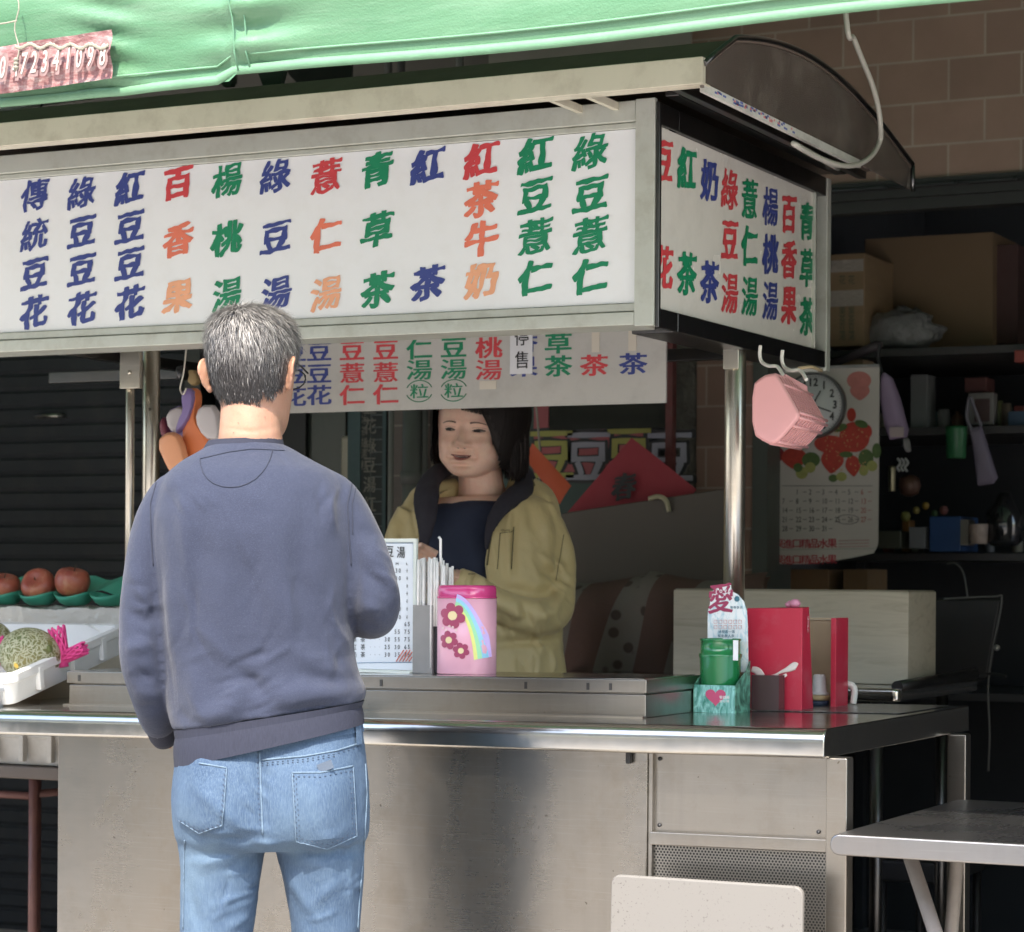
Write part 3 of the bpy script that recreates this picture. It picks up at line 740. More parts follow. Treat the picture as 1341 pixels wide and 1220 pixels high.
# recessed tile pier and pipes
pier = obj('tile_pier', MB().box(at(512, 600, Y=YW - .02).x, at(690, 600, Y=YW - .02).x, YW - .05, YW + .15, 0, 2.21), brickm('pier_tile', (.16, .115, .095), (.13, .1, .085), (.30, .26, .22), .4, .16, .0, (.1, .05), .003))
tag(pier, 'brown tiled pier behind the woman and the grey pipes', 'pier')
for (x0_, x1_, nm, lb, cl) in ((530, 554, 'drain_pipe', 'wide grey drain pipe standing left of the woman', (.20, .205, .20)), (555, 562, 'conduit', 'thin grey conduit standing beside the wide drain pipe', (.17, .17, .17)), (567, 576, 'wooden_post', 'slim cream post between the conduit and the face of the woman', (.36, .31, .24))):
    p0 = at(x0_, 600, Y=YW - .12).x; p1 = at(x1_, 600, Y=YW - .12).x; r_ = (p1 - p0) / 2
    g = MB().tube([((p0 + p1) / 2, YW - .13, 0), ((p0 + p1) / 2, YW - .13, 2.2)], r_ * .95, 20)
    if nm != 'wooden_post': g.tube([((p0 + p1) / 2, YW - .13, 1.52), ((p0 + p1) / 2, YW - .13, 1.56)], r_ * 1.15, 20)
    o = obj(nm, g, mat(nm + '_paint', cl, .45, var=.15, dirt=.3)); tag(o, lb, nm.replace('_', ' '))
# ---- poster wall with painted characters
YP = 2.42
x0_, x1_ = at(660, 560, Y=YP).x, ax
pw = thing('painted_board', ((x0_ + x1_) / 2, YP, 1.0), 'dark green board with a red band of big yellow and white characters', 'sign board')
obj('board', MB().box(x0_, x1_, YP, YP + .03, .9, 2.15), mat('dark_green_board', (.022, .055, .042), .35, var=.3, vs=4), pw)
za, zb_ = at(780, 566, Y=YP).z, at(780, 625, Y=YP).z
g = MB().box(at(700, 560, Y=YP).x, x1_ - .01, YP - .004, YP - .001, zb_, za + .02); g.box(at(700, 560, Y=YP).x, at(719, 560, Y=YP).x, YP - .0045, YP - .001, za, za + .2)
obj('red_band', g, mat('board_red', (.36, .075, .085), .4, var=.15), pw)
for ch, x, y, cl in (('豆', 722, 595, 'y'), ('豆', 771, 597, 'w'), ('豆', 824, 592, 'y'), ('豆', 877, 598, 'w')):
    g = MB(); g2 = MB(); c = at(x, y, Y=YP - .006); write(g, ch, c, U, VV, .165, .17, .05); write(g2, ch, c + Vector((0, -.002, 0)), U, VV, .155, .16, .018)
    obj('lettering', g, M_blk, pw); obj('lettering', g2, mat('board_yellow', (.33, .32, .07), .45) if cl == 'y' else mat('board_white', (.30, .30, .36), .45), pw)
z1_ = at(780, 562, Y=YP - .1).z
o = obj('reflection_pane', MB().box(at(719, 560, Y=YP - .1).x, at(876, 560, Y=YP - .1).x, YP - .1, YP - .092, z1_, z1_ + .4), mat('dark_reflection_glass', (.03, .032, .028), .08, var=.2)); tag(o, 'glass pane over the painted board, coloured dark for the black reflection', 'glass pane')  # opaque dark sheet stands in for a black reflection in glass
g = MB().tube([at(690, 425, Y=YP - .15), at(703, 540, Y=YP - .15), at(708, 600, Y=YP - .15), at(705, 650, Y=YP - .15)], .0035, 8)
o = obj('cable', g, mat('pale_cable', (.3, .28, .24), .5)); tag(o, 'thin pale cable hanging behind the hair of the woman', 'cable')
o = obj('red_post', MB().box(at(873, 560, Y=YP - .12).x, at(882, 560, Y=YP - .12).x, YP - .13, YP - .1, .9, 2.2), mat('dark_red_post', (.12, .03, .03), .6, var=.4, vs=30, dirt=.5)); tag(o, 'narrow dark red post edge beside the broken concrete', 'post')
# red paper diamond and orange strip
YR = 2.2
P = [at(827, 573, Y=YR), at(912, 641, Y=YR), at(836, 730, Y=YR), at(742, 672, Y=YR)]
def sheet(name, P, d, m, label, cat_, chars, cm, sz):
    nrm = Vector((0, 1, 0)); g = MB(); k = len(P)
    g.grid(8, 8, lambda u, v: (P[0] * (1 - u) + P[1] * u) * (1 - v) + (P[3] * (1 - u) + P[2] * u) * v + Vector((0, .006 * math.sin(u * 3) * math.cos(v * 4), 0)))
    k0 = len(g.v); g.add([v + Vector((0, .0015, 0)) for v in g.v], [list(reversed(f)) for f in g.f], 0, True)
    o = obj(name, g, m); tag(o, label, cat_)
    if chars:
        gg = MB()
        for ch, x, y in chars: write(gg, ch, at(x, y, Y=d - .012), (P[1] - P[0]).normalized() if len(chars) == 1 and False else U, VV, sz, sz, .03, 1.2)
        obj('lettering', gg, cm, o)
    return o
sheet('red_paper', P, YR, mat('red_paper', (.30, .03, .045), .65, var=.15, vs=6), 'big dark red diamond-shaped spring paper with a black brushed character', 'paper', [('春', 817, 637)], M_blk, .075)
P = [at(686, 598, Y=YR - .02), at(697, 580, Y=YR - .02), at(748, 636, Y=YR - .02), at(733, 660, Y=YR - .02)]
sheet('orange_paper', [P[0], P[1], P[2], P[3]], YR, mat('orange_paper', (.55, .10, .04), .65, var=.12), 'slanted orange red paper strip beside the shoulder of the woman', 'paper', [('大', 717, 624)], M_blk, .04)
# brown board (bench back) with pale hook
YC = 2.12
P = [at(735, 672, Y=YC), at(948, 640, Y=YC)]
g = MB(); x0_, x1_ = P[0].x, P[1].x
g.add([(x0_, YC, .3), (x1_, YC, .3), (x1_, YC, P[1].z), (x0_, YC, P[0].z), (x0_, YC + .03, .3), (x1_, YC + .03, .3), (x1_, YC + .03, P[1].z), (x0_, YC + .03, P[0].z)],
      [(0, 1, 2, 3), (7, 6, 5, 4), (0, 4, 5, 1), (3, 2, 6, 7), (1, 5, 6, 2), (0, 3, 7, 4)])
o = obj('brown_partition', g, mat('taupe_board', (.115, .097, .084), .55, var=.08, vs=3), bevel=.003); tag(o, 'plain brown partition board below the red spring paper', 'partition')
pts = smoothpts([at(850, 653, Y=YC - .01), at(862, 650, Y=YC - .01), at(872, 655, Y=YC - .01), at(876, 670, Y=YC - .01)])
o = obj('curved_hook', MB().tube(pts, .007, 10), mat('pale_hook', (.42, .38, .26), .4)); tag(o, 'pale curved hook over the top edge of the brown partition', 'hook')
# patterned blanket over a bench back
def quilt():
    m, n, p = newmat('patterned_blanket')
    tc = N(n, 'ShaderNodeTexCoord'); uvn = N(n, 'ShaderNodeUVMap') if False else None
    mp = N(n, 'ShaderNodeMapping'); mp.inputs['Rotation'].default_value = (0, R(-14), 0); n.links.new(tc.outputs['Object'], mp.inputs[0])
    wv = N(n, 'ShaderNodeTexWave'); wv.wave_type = 'BANDS'; wv.bands_direction = 'X'; wv.inputs['Scale'].default_value = 1.55; wv.inputs['Phase Offset'].default_value = 1.2; wv.inputs['Distortion'].default_value = .4
    n.links.new(mp.outputs[0], wv.inputs[0])
    k = ramp(n, wv.outputs['Fac'], [(.5, 0), (.53, 1)])
    vo = N(n, 'ShaderNodeTexVoronoi'); vo.inputs['Scale'].default_value = 20; n.links.new(mp.outputs[0], vo.inputs['Vector'])
    leaf = ramp(n, vo.outputs['Distance'], [(.25, (.085, .06, .052)), (.34, (.19, .165, .145))])
    c = mixc(n, k, (.13, .075, .062), leaf); n.links.new(c, p.inputs['Base Color']); p.inputs['Roughness'].default_value = .9
    bump(n, p, noi(n, tc.outputs['Object'], 60, 3), .4, .004); return m
def blpt(u, v):
    x = -1.62 + .80 * u; crest = 1.225 + .012 * math.sin(u * 14) + .01 * (u > .55)
    a = v * 2.6
    if v < .5: y = 1.92 - .11 * math.sin(v * math.pi) - .02 * math.sin(u * 22); z = crest - .16 * (1 - math.cos(v * math.pi)) * .6 - .02 * (v)
    else: s = (v - .5) * 2; y = 1.81 - .03 * s - .02 * math.sin(u * 22); z = crest - .096 - .01 - .55 * s
    return Vector((x + .06 * v, y, z))
g = MB().grid(60, 30, blpt); g.add([v + Vector((0, .02, -.012)) for v in g.v], [list(reversed(f)) for f in g.f], 0, True)
o = obj('blanket', g, quilt()); tag(o, 'dark patterned blanket with brown and grey stripes draped over a bench back', 'blanket')
g = MB().box(-1.64, -.76, 1.83, 1.9, .1, 1.1); o = obj('bench_back', g, M_black); tag(o, 'dark bench back under the patterned blanket', 'bench')
# ---- rear steel table and pale wooden box
tb = thing('rear_table', (-.7, 1.55, 0), 'stainless steel work table behind the cart carrying the pale wooden box', 'table')
T = at(1178, 902, Y=1.2)
g = MB(); x1_ = T.x; y0_, y1_ = 1.2, 1.88; z0_ = T.z
poly = rrect(-1.35, x1_, y0_, y1_, .02)
g.prism(poly, z0_ - .032, z0_); obj('tabletop', g, M_top, tb, bevel=.008, seg=3)
g = MB().tube([(x1_ - .012, y0_ + .02, z0_ + .004), (x1_ - .012, y1_, z0_ + .012)], .014, 12); obj('edge_rail', g, M_dk, tb)
for x, y in ((x1_ - .08, y0_ + .08), (x1_ - .08, y1_ - .06), (-1.28, y0_ + .08), (-1.28, y1_ - .06)): obj('leg', MB().tube([(x, y, 0), (x, y, z0_ - .03)], .016, 12), M_dk, tb)
def woodm(name, c1, c2):
    m, n, p = newmat(name); v = coords(n, (.9, 3, 9))
    f = noi(n, v, 3.5, 6, .6, 1.2)
    n.links.new(ramp(n, f, [(.3, c1), (.52, c2), (.6, tuple(x * .93 for x in c2)), (.7, c2)]), p.inputs['Base Color']); p.inputs['Roughness'].default_value = .5; return m
A_ = at(882, 772, Y=1.4); B_ = at(1190, 773, Y=1.4); zb2 = z0_ + .001
g = MB().box(A_.x, B_.x, 1.4, 1.63, zb2, A_.z)
o = obj('wooden_box', g, woodm('pale_wood_grain', (.40, .355, .27), (.52, .47, .375)), bevel=.002); tag(o, 'long pale wood-grain box on the rear steel table', 'box')
obj('lid_edge', MB().box(A_.x + .004, B_.x - .004, 1.405, 1.625, A_.z + .0005, A_.z + .003), mat('box_lid_edge', (.34, .30, .23), .5), o)
# ---- steel table at the right front
tr_ = thing('front_table', (.6, .25, 0), 'stainless steel dining table at the right edge with a rounded bright rim', 'table')
T = at(1090, 1095, Y=-.15); zt_ = T.z + .006; x0_ = T.x
g = MB(); prof = []
for i in range(9): a = R(90 + 180 * i / 8); prof.append((-.15 + .008 + .018 * math.cos(a) + .01, zt_ - .018 + .018 * math.sin(a)))
g.prism(rrect(x0_ + .002, 1.5, -.148, .64, .02), zt_ - .034, zt_ - .002); obj('tabletop', g, steel('scratched_table_steel', (.42, .42, .43), .27, stretch=(40, 1, 1), grime=.3), tr_, bevel=.004)
g = MB()
ring = lambda x, s: [Vector((x, -.15 + .012 * s * math.cos(R(45 * k)) + .0, zt_ - .0185 + .0185 * s * math.sin(R(45 * k)))) for k in range(8)]
g = MB().prism(rrect(x0_, 1.5, zt_ - .0375, zt_, .017, 6), 0, .016, Matrix(((1, 0, 0, 0), (0, 0, -1, -.149), (0, 1, 0, 0), (0, 0, 0, 1))))
obj('front_rim', g, steel('rim_steel', (.32, .32, .33), .36, stretch=(1, 1, 60)), tr_, bevel=.004, seg=3)
obj('side_rim', MB().box(x0_ + .001, x0_ + .006, -.14, .63, zt_ - .033, zt_ - .004), M_dk, tr_, bevel=.002)
for (xa, ya_), (xb, yb) in (((at(1185, 1130, Y=.05).x, .05), (at(1215, 1220, Y=.0).x, .0)), ((at(1256, 1130, Y=.3).x, .3), (at(1250, 1220, Y=.3).x, .3))):
    d = Vector((xb - xa, yb - ya_, -.085 if True else 0)); p0 = Vector((xa, ya_, zt_ - .03)); k = (zt_ - .03) / .1
    obj('leg', MB().tube([p0, p0 + Vector((d.x * k * .9, d.y * k, -(zt_ - .03)))], .0135, 14), mat('grey_leg_paint', (.42, .38, .35), .4, .3, dirt=.3), tr_)
for x, y in ((1.35, .05), (1.35, .55)): obj('leg', MB().tube([(x, y, 0), (x, y, zt_ - .03)], .0135, 14), MATS['grey_leg_paint'], tr_)
# ---- white speckled chair back at the bottom
def speck():
    m, n, p = newmat('speckled_white_plastic'); v = coords(n)
    s1 = ramp(n, noi(n, v, 190, 2, .5), [(.62, 0), (.70, .8)]); s2 = ramp(n, noi(n, v, 7, 5, .6), [(.35, 0), (.6, 1)])
    k = N(n, 'ShaderNodeMath', operation='MULTIPLY'); n.links.new(s1, k.inputs[0]); n.links.new(s2, k.inputs[1])
    n.links.new(mixc(n, k.outputs[0], (.185, .175, .162), (.07, .06, .055)), p.inputs['Base Color']); p.inputs['Roughness'].default_value = .55; return m
ch = thing('folding_chair', (-.22, -.1, 0), 'white speckled plastic chair back standing against the perforated panel of the cart', 'chair')
zt2 = at(800, 1145, Y=-.08).z; xl, xr = at(799, 1180, Y=-.08).x, at(1051, 1180, Y=-.08).x
Mx = frame_M((xl, -.08, zt2 - .42), U, VV + Vector((0, .04, 0)), Vector((0, -1, 0)))
obj('backrest', MB().prism(rrect(0, xr - xl, 0, .42, .018), 0, .014, Mx), speck(), ch, bevel=.004)
obj('seat', MB().prism(rrect(xl + .01, xr - .01, -.45, -.1, .02), .40, .415), MATS['speckled_white_plastic'], ch, bevel=.004)
for x in (xl + .03, xr - .03):
    for y in (-.42, -.06): obj('leg', MB().tube([(x, y, 0), (x, y, .4)], .011, 10), M_post, ch)

# ============================================================ GOODS ON THE COUNTER
def onc(x): return .9535 + .011 * x
wz = lambda x: 1.0318 + .011 * x
# price stand
Yp = .36; a = at(432, 706, Y=Yp).x; b = at(546, 706, Y=Yp).x; zt3 = at(545, 705, Y=Yp).z
ps = thing('price_stand', ((a + b) / 2, Yp, wz(-1.1)), 'clear framed white price list standing on the counter beside the straws', 'price list')
z0_ = wz(-1.1)
obj('sheet', MB().box(a + .006, b - .008, Yp, Yp + .002, z0_ + .006, zt3 - .008), mat('pale_blue_paper', (.72, .76, .80), .5, var=.03), ps)
g = MB().box(a, b, Yp + .0025, Yp + .006, z0_, zt3); g.box(b - .0075, b, Yp - .003, Yp + .002, z0_, zt3); g.box(a, b - .0076, Yp - .003, Yp + .002, zt3 - .0075, zt3); g.box(a, b - .0076, Yp - .003, Yp + .002, z0_, z0_ + .005); g.box(a, a + .006, Yp - .003, Yp + .002, z0_ + .0051, zt3 - .0076)
g.box(a, b, Yp - .03, Yp + .04, z0_, z0_ + .003)
obj('frame', g, mat('clear_acrylic_edge', (.72, .76, .70), .12, var=.05, coat=.5), ps)
g = MB()
pt = lambda x, y: at(x, y, Y=Yp - .0015)
def dash(x0, y0, x1, y1, t=.0012):
    p, q = pt(x0, y0), pt(x1, y1); g.tube([p, q], t / 2, 4)
dash(440, 711, 541, 711); dash(541, 711, 541, 867); dash(440, 868, 541, 867)
obj('border', g, mat('blue_line', (.12, .25, .42), .5), ps)
g = MB()
for ch_, x, y in (('紅', 478, 722), ('綠', 495, 722), ('豆', 510, 722), ('湯', 525, 723)): write(g, ch_, pt(x, y), U, VV, .021, .026, .012)
rows = [(738, '  K M', ''), (748, '30 I', ''), (757, '30 I', ''), (766, '', ''), (776, '', ''), (785, '', ''), (795, '', ''), (805, '', ''), (815, '65', ''), (825, '55 75', ''), (837, '', ''), (847, '', ''), (857, '', '')]
for i, y in enumerate((747, 757, 767, 777, 787, 797, 808)):
    write(g, 'I', pt(533, y), U, VV, .006, .0085, .015); write(g, 'I', pt(533, y), UP, -U, .002, .006, .02)
    if i < 2 or i > 4: write(g, '3', pt(519, y), U, VV, .006, .0095, .01); write(g, '0', pt(523.5, y), U, VV, .006, .0095, .01)
write(g, 'M', pt(520, 738), U, VV, .006, .006, .01); write(g, 'L', pt(533, 738), U, VV, .006, .006, .01)
for y, tx in ((817, ('', '', '65')), (827, ('', '55', '75')), (837, ('30', '55', '75')), (847, ('25', '30', '65')), (857, ('30', '35', '75'))):
    for xx, t in zip((507, 520, 533), tx):
        for k, c_ in enumerate(t): write(g, c_, pt(xx - 2.2 + k * 4.4, y), U, VV, .0062, .0098, .012)
    if y > 818:
        write(g, '茶' if y > 830 else '湯', pt(475, y), U, VV, .0115, .0125, .006); write(g, {827: '花', 837: '草', 847: '紅', 857: '奶'}[y], pt(464, y), U, VV, .0115, .0125, .004)
    if y > 830:
        for xx in (485, 491, 497): write(g, '-', pt(xx, y), U, VV, .004, .006, .003)
obj('lettering', g, M_blk, ps)
g = MB()
for k in range(8):
    p0 = pt(520 + k * 3, 866) if k < 6 else pt(520 + k * 3, 866); 
    x_a, y_a = 519 + k * 4.2, 866; L = min(15, 22 - max(0, (x_a - 519) * .0))
    x_b, y_b = x_a + 10, y_a - 15
    if x_b > 540: t = (540 - x_a) / 10; x_b = 540; y_b = y_a - 15 * t
    if x_a < 539: g.tube([pt(x_a, y_a) + Vector((0, -.001, 0)), pt(x_b, y_b) + Vector((0, -.001, 0))], .0011, 5)
obj('red_corner', g, mat('red_stripes', (.7, .14, .08), .5), ps)
# straws in holders
Ys = .36; a = at(547, 730, Y=Ys).x; b = at(590, 730, Y=Ys).x; z0_ = wz(-1.0)
sh_ = thing('straw_holder', ((a + b) / 2, Ys, z0_), 'clear holder packed with white wrapped straws between the price list and the pink tin', 'straw holder')
xm = at(571, 830, Y=Ys).x
g = MB().box(a + .002, xm, Ys - .02, Ys - .018, z0_, at(550, 792, Y=Ys).z); g.box(a + .002, xm, Ys + .02, Ys + .022, z0_, at(550, 790, Y=Ys).z); g.box(a, a + .002, Ys - .02, Ys + .022, z0_, at(550, 792, Y=Ys).z); g.box(xm, xm + .002, Ys - .02, Ys + .022, z0_, at(550, 792, Y=Ys).z)
obj('holder', g, mat('smoky_clear_plastic', (.46, .45, .43), .12, var=.15, vs=20, trans=.4), sh_)
obj('dark_box', MB().box(xm + .004, at(586, 830, Y=Ys).x, Ys - .016, Ys + .03, z0_, at(550, 791, Y=Ys).z), M_black, sh_, bevel=.002)
random.seed(5)
for i in range(30):
    x = a + .004 + (b - a - .008) * (i + .5) / 30; y = Ys + random.uniform(-.018, .02); zt4 = at(570, 732, Y=Ys).z + random.uniform(-.006, .004) - .012 * (x > b - .02)
    obj('straw', MB().tube([(x, y, z0_ + (.012 if x < xm else .101)), (x + random.uniform(-.001, .001), y, zt4)], .0032, 7), mat('white_straw_paper', (.78, .76, .72), .45, var=.12, vs=60), sh_)
c = at(577, 732, Y=Ys); obj('straw', MB().tube([c + Vector((0, 0, -.1)), c, at(577, 706, Y=Ys), at(574.5, 703, Y=Ys)], .003, 7), MATS['white_straw_paper'], sh_)
# pink tin
Yt = .33; a = at(571, 872, Y=Yt).x; b = at(637, 876, Y=Yt).x; cx = (a + b) / 2; r_ = (b - a) / 2; z0_ = wz(cx); zt5 = at(604, 766, Y=Yt).z; h = zt5 - z0_
tn = thing('pink_tin', (cx, Yt + .02, z0_), 'tall pink tin with a dark pink lid and a plain rainbow picture on the counter', 'tin')
def tinring(z, s, n=40):
    out = []
    for j in range(n):
        a_ = 2 * math.pi * j / n; c_, s_ = math.cos(a_), math.sin(a_)
        k = (abs(c_) ** 3.2 + abs(s_) ** 3.2) ** (-1 / 3.2); out.append(Vector((cx + r_ * s * k * c_, Yt + .026 + r_ * .8 * s * k * s_, z)))
    return out
g = MB().loft([tinring(z0_, .97), tinring(z0_ + .002, 1), tinring(z0_ + h * .85, 1)]); obj('body', g, mat('pink_enamel', (.80, .42, .52), .3, var=.05, coat=.4), tn)
g = MB().loft([tinring(z0_ + h * .85 + .0004, 1.012), tinring(z0_ + h * .87, 1.015), tinring(z0_ + h * .875, .99), tinring(z0_ + h * .955, .99), tinring(z0_ + h * .99, .96), tinring(z0_ + h * 1.0, .88), tinring(z0_ + h, .3)]); obj('lid', g, mat('magenta_enamel', (.58, .05, .20), .22, var=.06, coat=.6), tn)
def ontin(px_, py_, off=.0008):
    p = at(px_, py_, Y=Yt + .026 - r_ * .8); xx = max(-.99, min(.99, (p.x - cx) / (r_)))
    ya_ = (1 - abs(xx) ** 3.2) ** (1 / 3.2); return Vector((p.x, Yt + .026 - r_ * .8 * ya_ - off, p.z))
def curve_strip(g, P, Q, mi, n=14):
    g.grid(n, 1, lambda u, v: (lambda A, B: A * (1 - v) + B * v)(P(u), Q(u)), mi)
# rainbow arcs (the printed figure is left out: a plain cream-bellied blob stands in)
cols_ = [(.75, .78, .25), (.35, .72, .42), (.30, .62, .80), (.55, .42, .78)]
g = MB()
for k in range(4):
    rr0, rr1 = 33 + 4.2 * k, 37.4 + 4.2 * k
    f_ = lambda rr: (lambda u: ontin(589 + rr * math.sin(R(12 + 66 * u)) * .95, 872 - 43 + 5 - rr * math.cos(R(12 + 66 * u)) * 1.15 + 38 * u * u, .0010 + .0001 * k))
    curve_strip(g, f_(rr0), f_(rr1), k)
obj('rainbow', g, [mat('rainbow_%d' % k, c_, .35) for k, c_ in enumerate(cols_)], tn)
g = MB()
def blob(cx_, cy_, rx, ry, mi, off):
    o_ = ontin(cx_, cy_, off); g.add([o_] + [ontin(cx_ + rx * math.cos(t * .3927), cy_ + ry * math.sin(t * .3927), off) for t in range(16)], [(0, 1 + t, 1 + (t + 1) % 16) for t in range(16)], mi)
# generic flower-like blot of the same size and colours as the print
for cx_, cy_, rr_ in ((593, 806, 11), (588, 838, 8), (604, 852, 7)):
    blob(cx_, cy_ , rr_ * .55, rr_ * .55, 1, .0019)
    for t in range(6): blob(cx_ + rr_ * math.cos(t * 1.047 + .3), cy_ + rr_ * math.sin(t * 1.047 + .3), rr_ * .56, rr_ * .56, 0, .0012 + .00004 * t)
for t in range(5): blob(580 + 4.5 * t, 822 + 3 * math.sin(t * 2), 1.6, 1.6, 2, .0021)
obj('print', g, [mat('print_maroon', (.36, .06, .13), .4), mat('print_cream', (.78, .66, .38), .4), mat('print_white', (.8, .6, .58), .4)], tn)
# donation box with cup
def cardm(name, c1, c2, mid=.5):
    m, n, p = newmat(name); f = noi(n, coords(n, (2.5, 1, 1)), 22, 5, .6, 2.5)
    n.links.new(ramp(n, f, [(mid - .14, c1), (mid, tuple((a + b) / 2 for a, b in zip(c1, c2))), (mid + .10, c2)]), p.inputs['Base Color']); p.inputs['Roughness'].default_value = .35; return m
def onz(px_, py_): return at(px_, py_, Z=onc(-.4))
Fl = onz(909, 931); Yl = .47; a = at(909, 931, Y=Yl).x; b = at(962, 933, Y=Yl).x; z0_ = onc(a) ; dl = .085
zf = at(935, 897, Y=Yl).z; zbk = at(945, 765, Y=Yl + dl).z
db = thing('donation_box', ((a + b) / 2, Yl + .04, z0_), 'cardboard donation box with a tall printed back card and a green cup inside', 'donation box')
M_card = mat('teal_printed_card', (.30, .62, .56), .4, var=.3, vs=14, stretch=(3, 1, 1)); 
g = MB().box(a, b, Yl, Yl + .002, z0_, zf); obj('front_face', g, cardm('card_teal', (.04, .22, .17), (.30, .62, .58)), db)
g = MB(); sp = [(Yl, z0_), (Yl + dl, z0_), (Yl + dl, zf + .05), (Yl + dl * .75, zf + .03), (Yl, zf)]
g.prism(sp, 0, .002, Matrix(((0, 0, 1, b), (1, 0, 0, 0), (0, 1, 0, 0), (0, 0, 0, 1)))); g.prism(sp, 0, .002, Matrix(((0, 0, 1, a - .002), (1, 0, 0, 0), (0, 1, 0, 0), (0, 0, 0, 1)))); g.box(a, b, Yl + .003, Yl + dl, z0_, z0_ + .002)
obj('side_face', g, cardm('card_green', (.015, .07, .045), (.16, .42, .30)), db)
Yk = Yl + dl
out = [(926, 880), (927, 800), (930, 790), (931, 780), (934, 772), (940, 769), (946, 766), (954, 763), (957, 766), (958, 774), (966, 778), (974, 787), (978, 800), (979, 820), (980, 880)]
pl = [at(x, y, Y=Yk) for x, y in out]; ps_ = [(p.x, p.z) for p in reversed(pl)]
Mxz = Matrix(((1, 0, 0, 0), (0, 0, -1, Yk), (0, 1, 0, 0), (0, 0, 0, 1)))
g = MB().prism(list(reversed(ps_)), -.002, 0, Mxz); bc = obj('back_card', g, cardm('card_white_blue', (.36, .58, .66), (.80, .84, .84), .42), db)
g = MB(); P_ = lambda x, y: at(x, y, Y=Yk - .0012)
write(g, '愛', P_(944, 783), U, VV, .058, .064, .02, .5)
g.v = [v for v in g.v]
lw = MB()
for ch_, x in zip('love', (938, 944, 950, 955)): write(lw, ch_, at(x, 774, Y=Yk - .0028), U, VV, .0075, .011, .02)
obj('lettering', g, mat('card_maroon', (.33, .04, .10), .5), bc)
obj('lettering', lw, mat('card_word_white', (.8, .75, .76), .5), bc)
g = MB()
for i in range(6):
    for y in (814, 821): 
        c = P_(937 + i * 6.4, y + .3 * 0); g.tube([c + U * .0035 + VV * .0035, c - U * .0035 + VV * .0035, c - U * .0035 - VV * .0035, c + U * .0035 - VV * .0035, c + U * .0035 + VV * .0035], .0004, 4)
obj('red_cells', g, mat('cell_red', (.6, .2, .2), .5), bc)
g = MB()
for i, ch_ in enumerate('捐發票一張'): write(g, ch_, P_(943 + i * 4.4 - .3, 827), U, VV, .007, .0065, .01)
for i, ch_ in enumerate('幫助救人多'): write(g, ch_, P_(942 + i * 4.4, 832.5), U, VV, .007, .0065, .01)
for i, ch_ in enumerate('慈善基金'): write(g, ch_, P_(958 + i * 4.2, 795), U, VV, .0062, .006, .008)
g.lathe([(0, 0), (.006, .0), (.0055, .0005), (0, .0008)], P_(965, 784), 16, M=RX90)
obj('small_print', g, mat('card_ink', (.05, .16, .22), .5), bc)
# heart on the front, white box of the removed code
g = MB(); cc = at(937, 912, Y=Yl - .0008)
hpz = []
for i in range(32):
    t = 2 * math.pi * i / 32; hpz.append((cc.x + .0015 * 16 * math.sin(t) ** 3 * .95, cc.z + .0013 * (13 * math.cos(t) - 5 * math.cos(2 * t) - 2 * math.cos(3 * t) - math.cos(4 * t)) * .95))
g.prism(hpz, 0, .0006, Matrix(((1, 0, 0, 0), (0, 0, -1, Yl), (0, 1, 0, 0), (0, 0, 0, 1)))); obj('heart', g, mat('heart_pink', (.5, .08, .17), .4), db)
g = MB()
for i, ch_ in enumerate('零錢捐'): write(g, ch_, at(944 + i * 4.5, 913, Y=Yl - .0022), U, VV, .007, .007, .012)
for i, ch_ in enumerate('愛心捐'): write(g, ch_, at(944 + i * 4.5, 918, Y=Yl - .0022), U, VV, .006, .0055, .01)
obj('lettering', g, M_white, db)
cup = thing('green_cup', ((a + b) / 2, Yl + .04, z0_ + .003), 'translucent green plastic cup stack standing in the donation box', 'cup')
c = Vector(((at(917, 860, Y=Yl + .04).x + at(968, 860, Y=Yl + .04).x) / 2, Yl + .045, 0)); ru = (at(968, 860, Y=Yl + .04).x - at(917, 860, Y=Yl + .04).x) / 2
zq = lambda y: at(940, y, Y=Yl + .04).z
g = MB().lathe([(ru * .8, z0_ + .004), (ru * .92, z0_ + .02), (ru * 1.0, zq(862)), (ru * 1.04, zq(859)), (ru * 1.04, zq(856)), (ru * .96, zq(855)), (ru * .95, zq(839)), (ru * 1.0, zq(838)), (ru, zq(836)), (ru * .95, zq(836)), (ru * .9, zq(850)), (ru * .7, z0_ + .01)], (c.x, c.y, 0), 40)
obj('cup_body', g, mat('green_plastic', (.02, .24, .075), .18, var=.1, trans=.25, coat=.5), cup)
a1 = at(961, 838, Y=Yl + .012); o = obj('paper_tag', MB().box(a1.x, a1.x + .011, Yl + .008, Yl + .0095, a1.z - .042, a1.z), MATS['white_paper'], cup)
# red boxes
Yr = .55
def rb_(x, y): return at(x, y, Y=Yr)
bg_ = thing('red_bag', (-.3, .6, onc(-.3)), 'tall red paper gift bag with a white ribbon print beside the post', 'gift bag')
zr0 = onc(-.3); zr1 = at(1020, 797, Y=.6).z
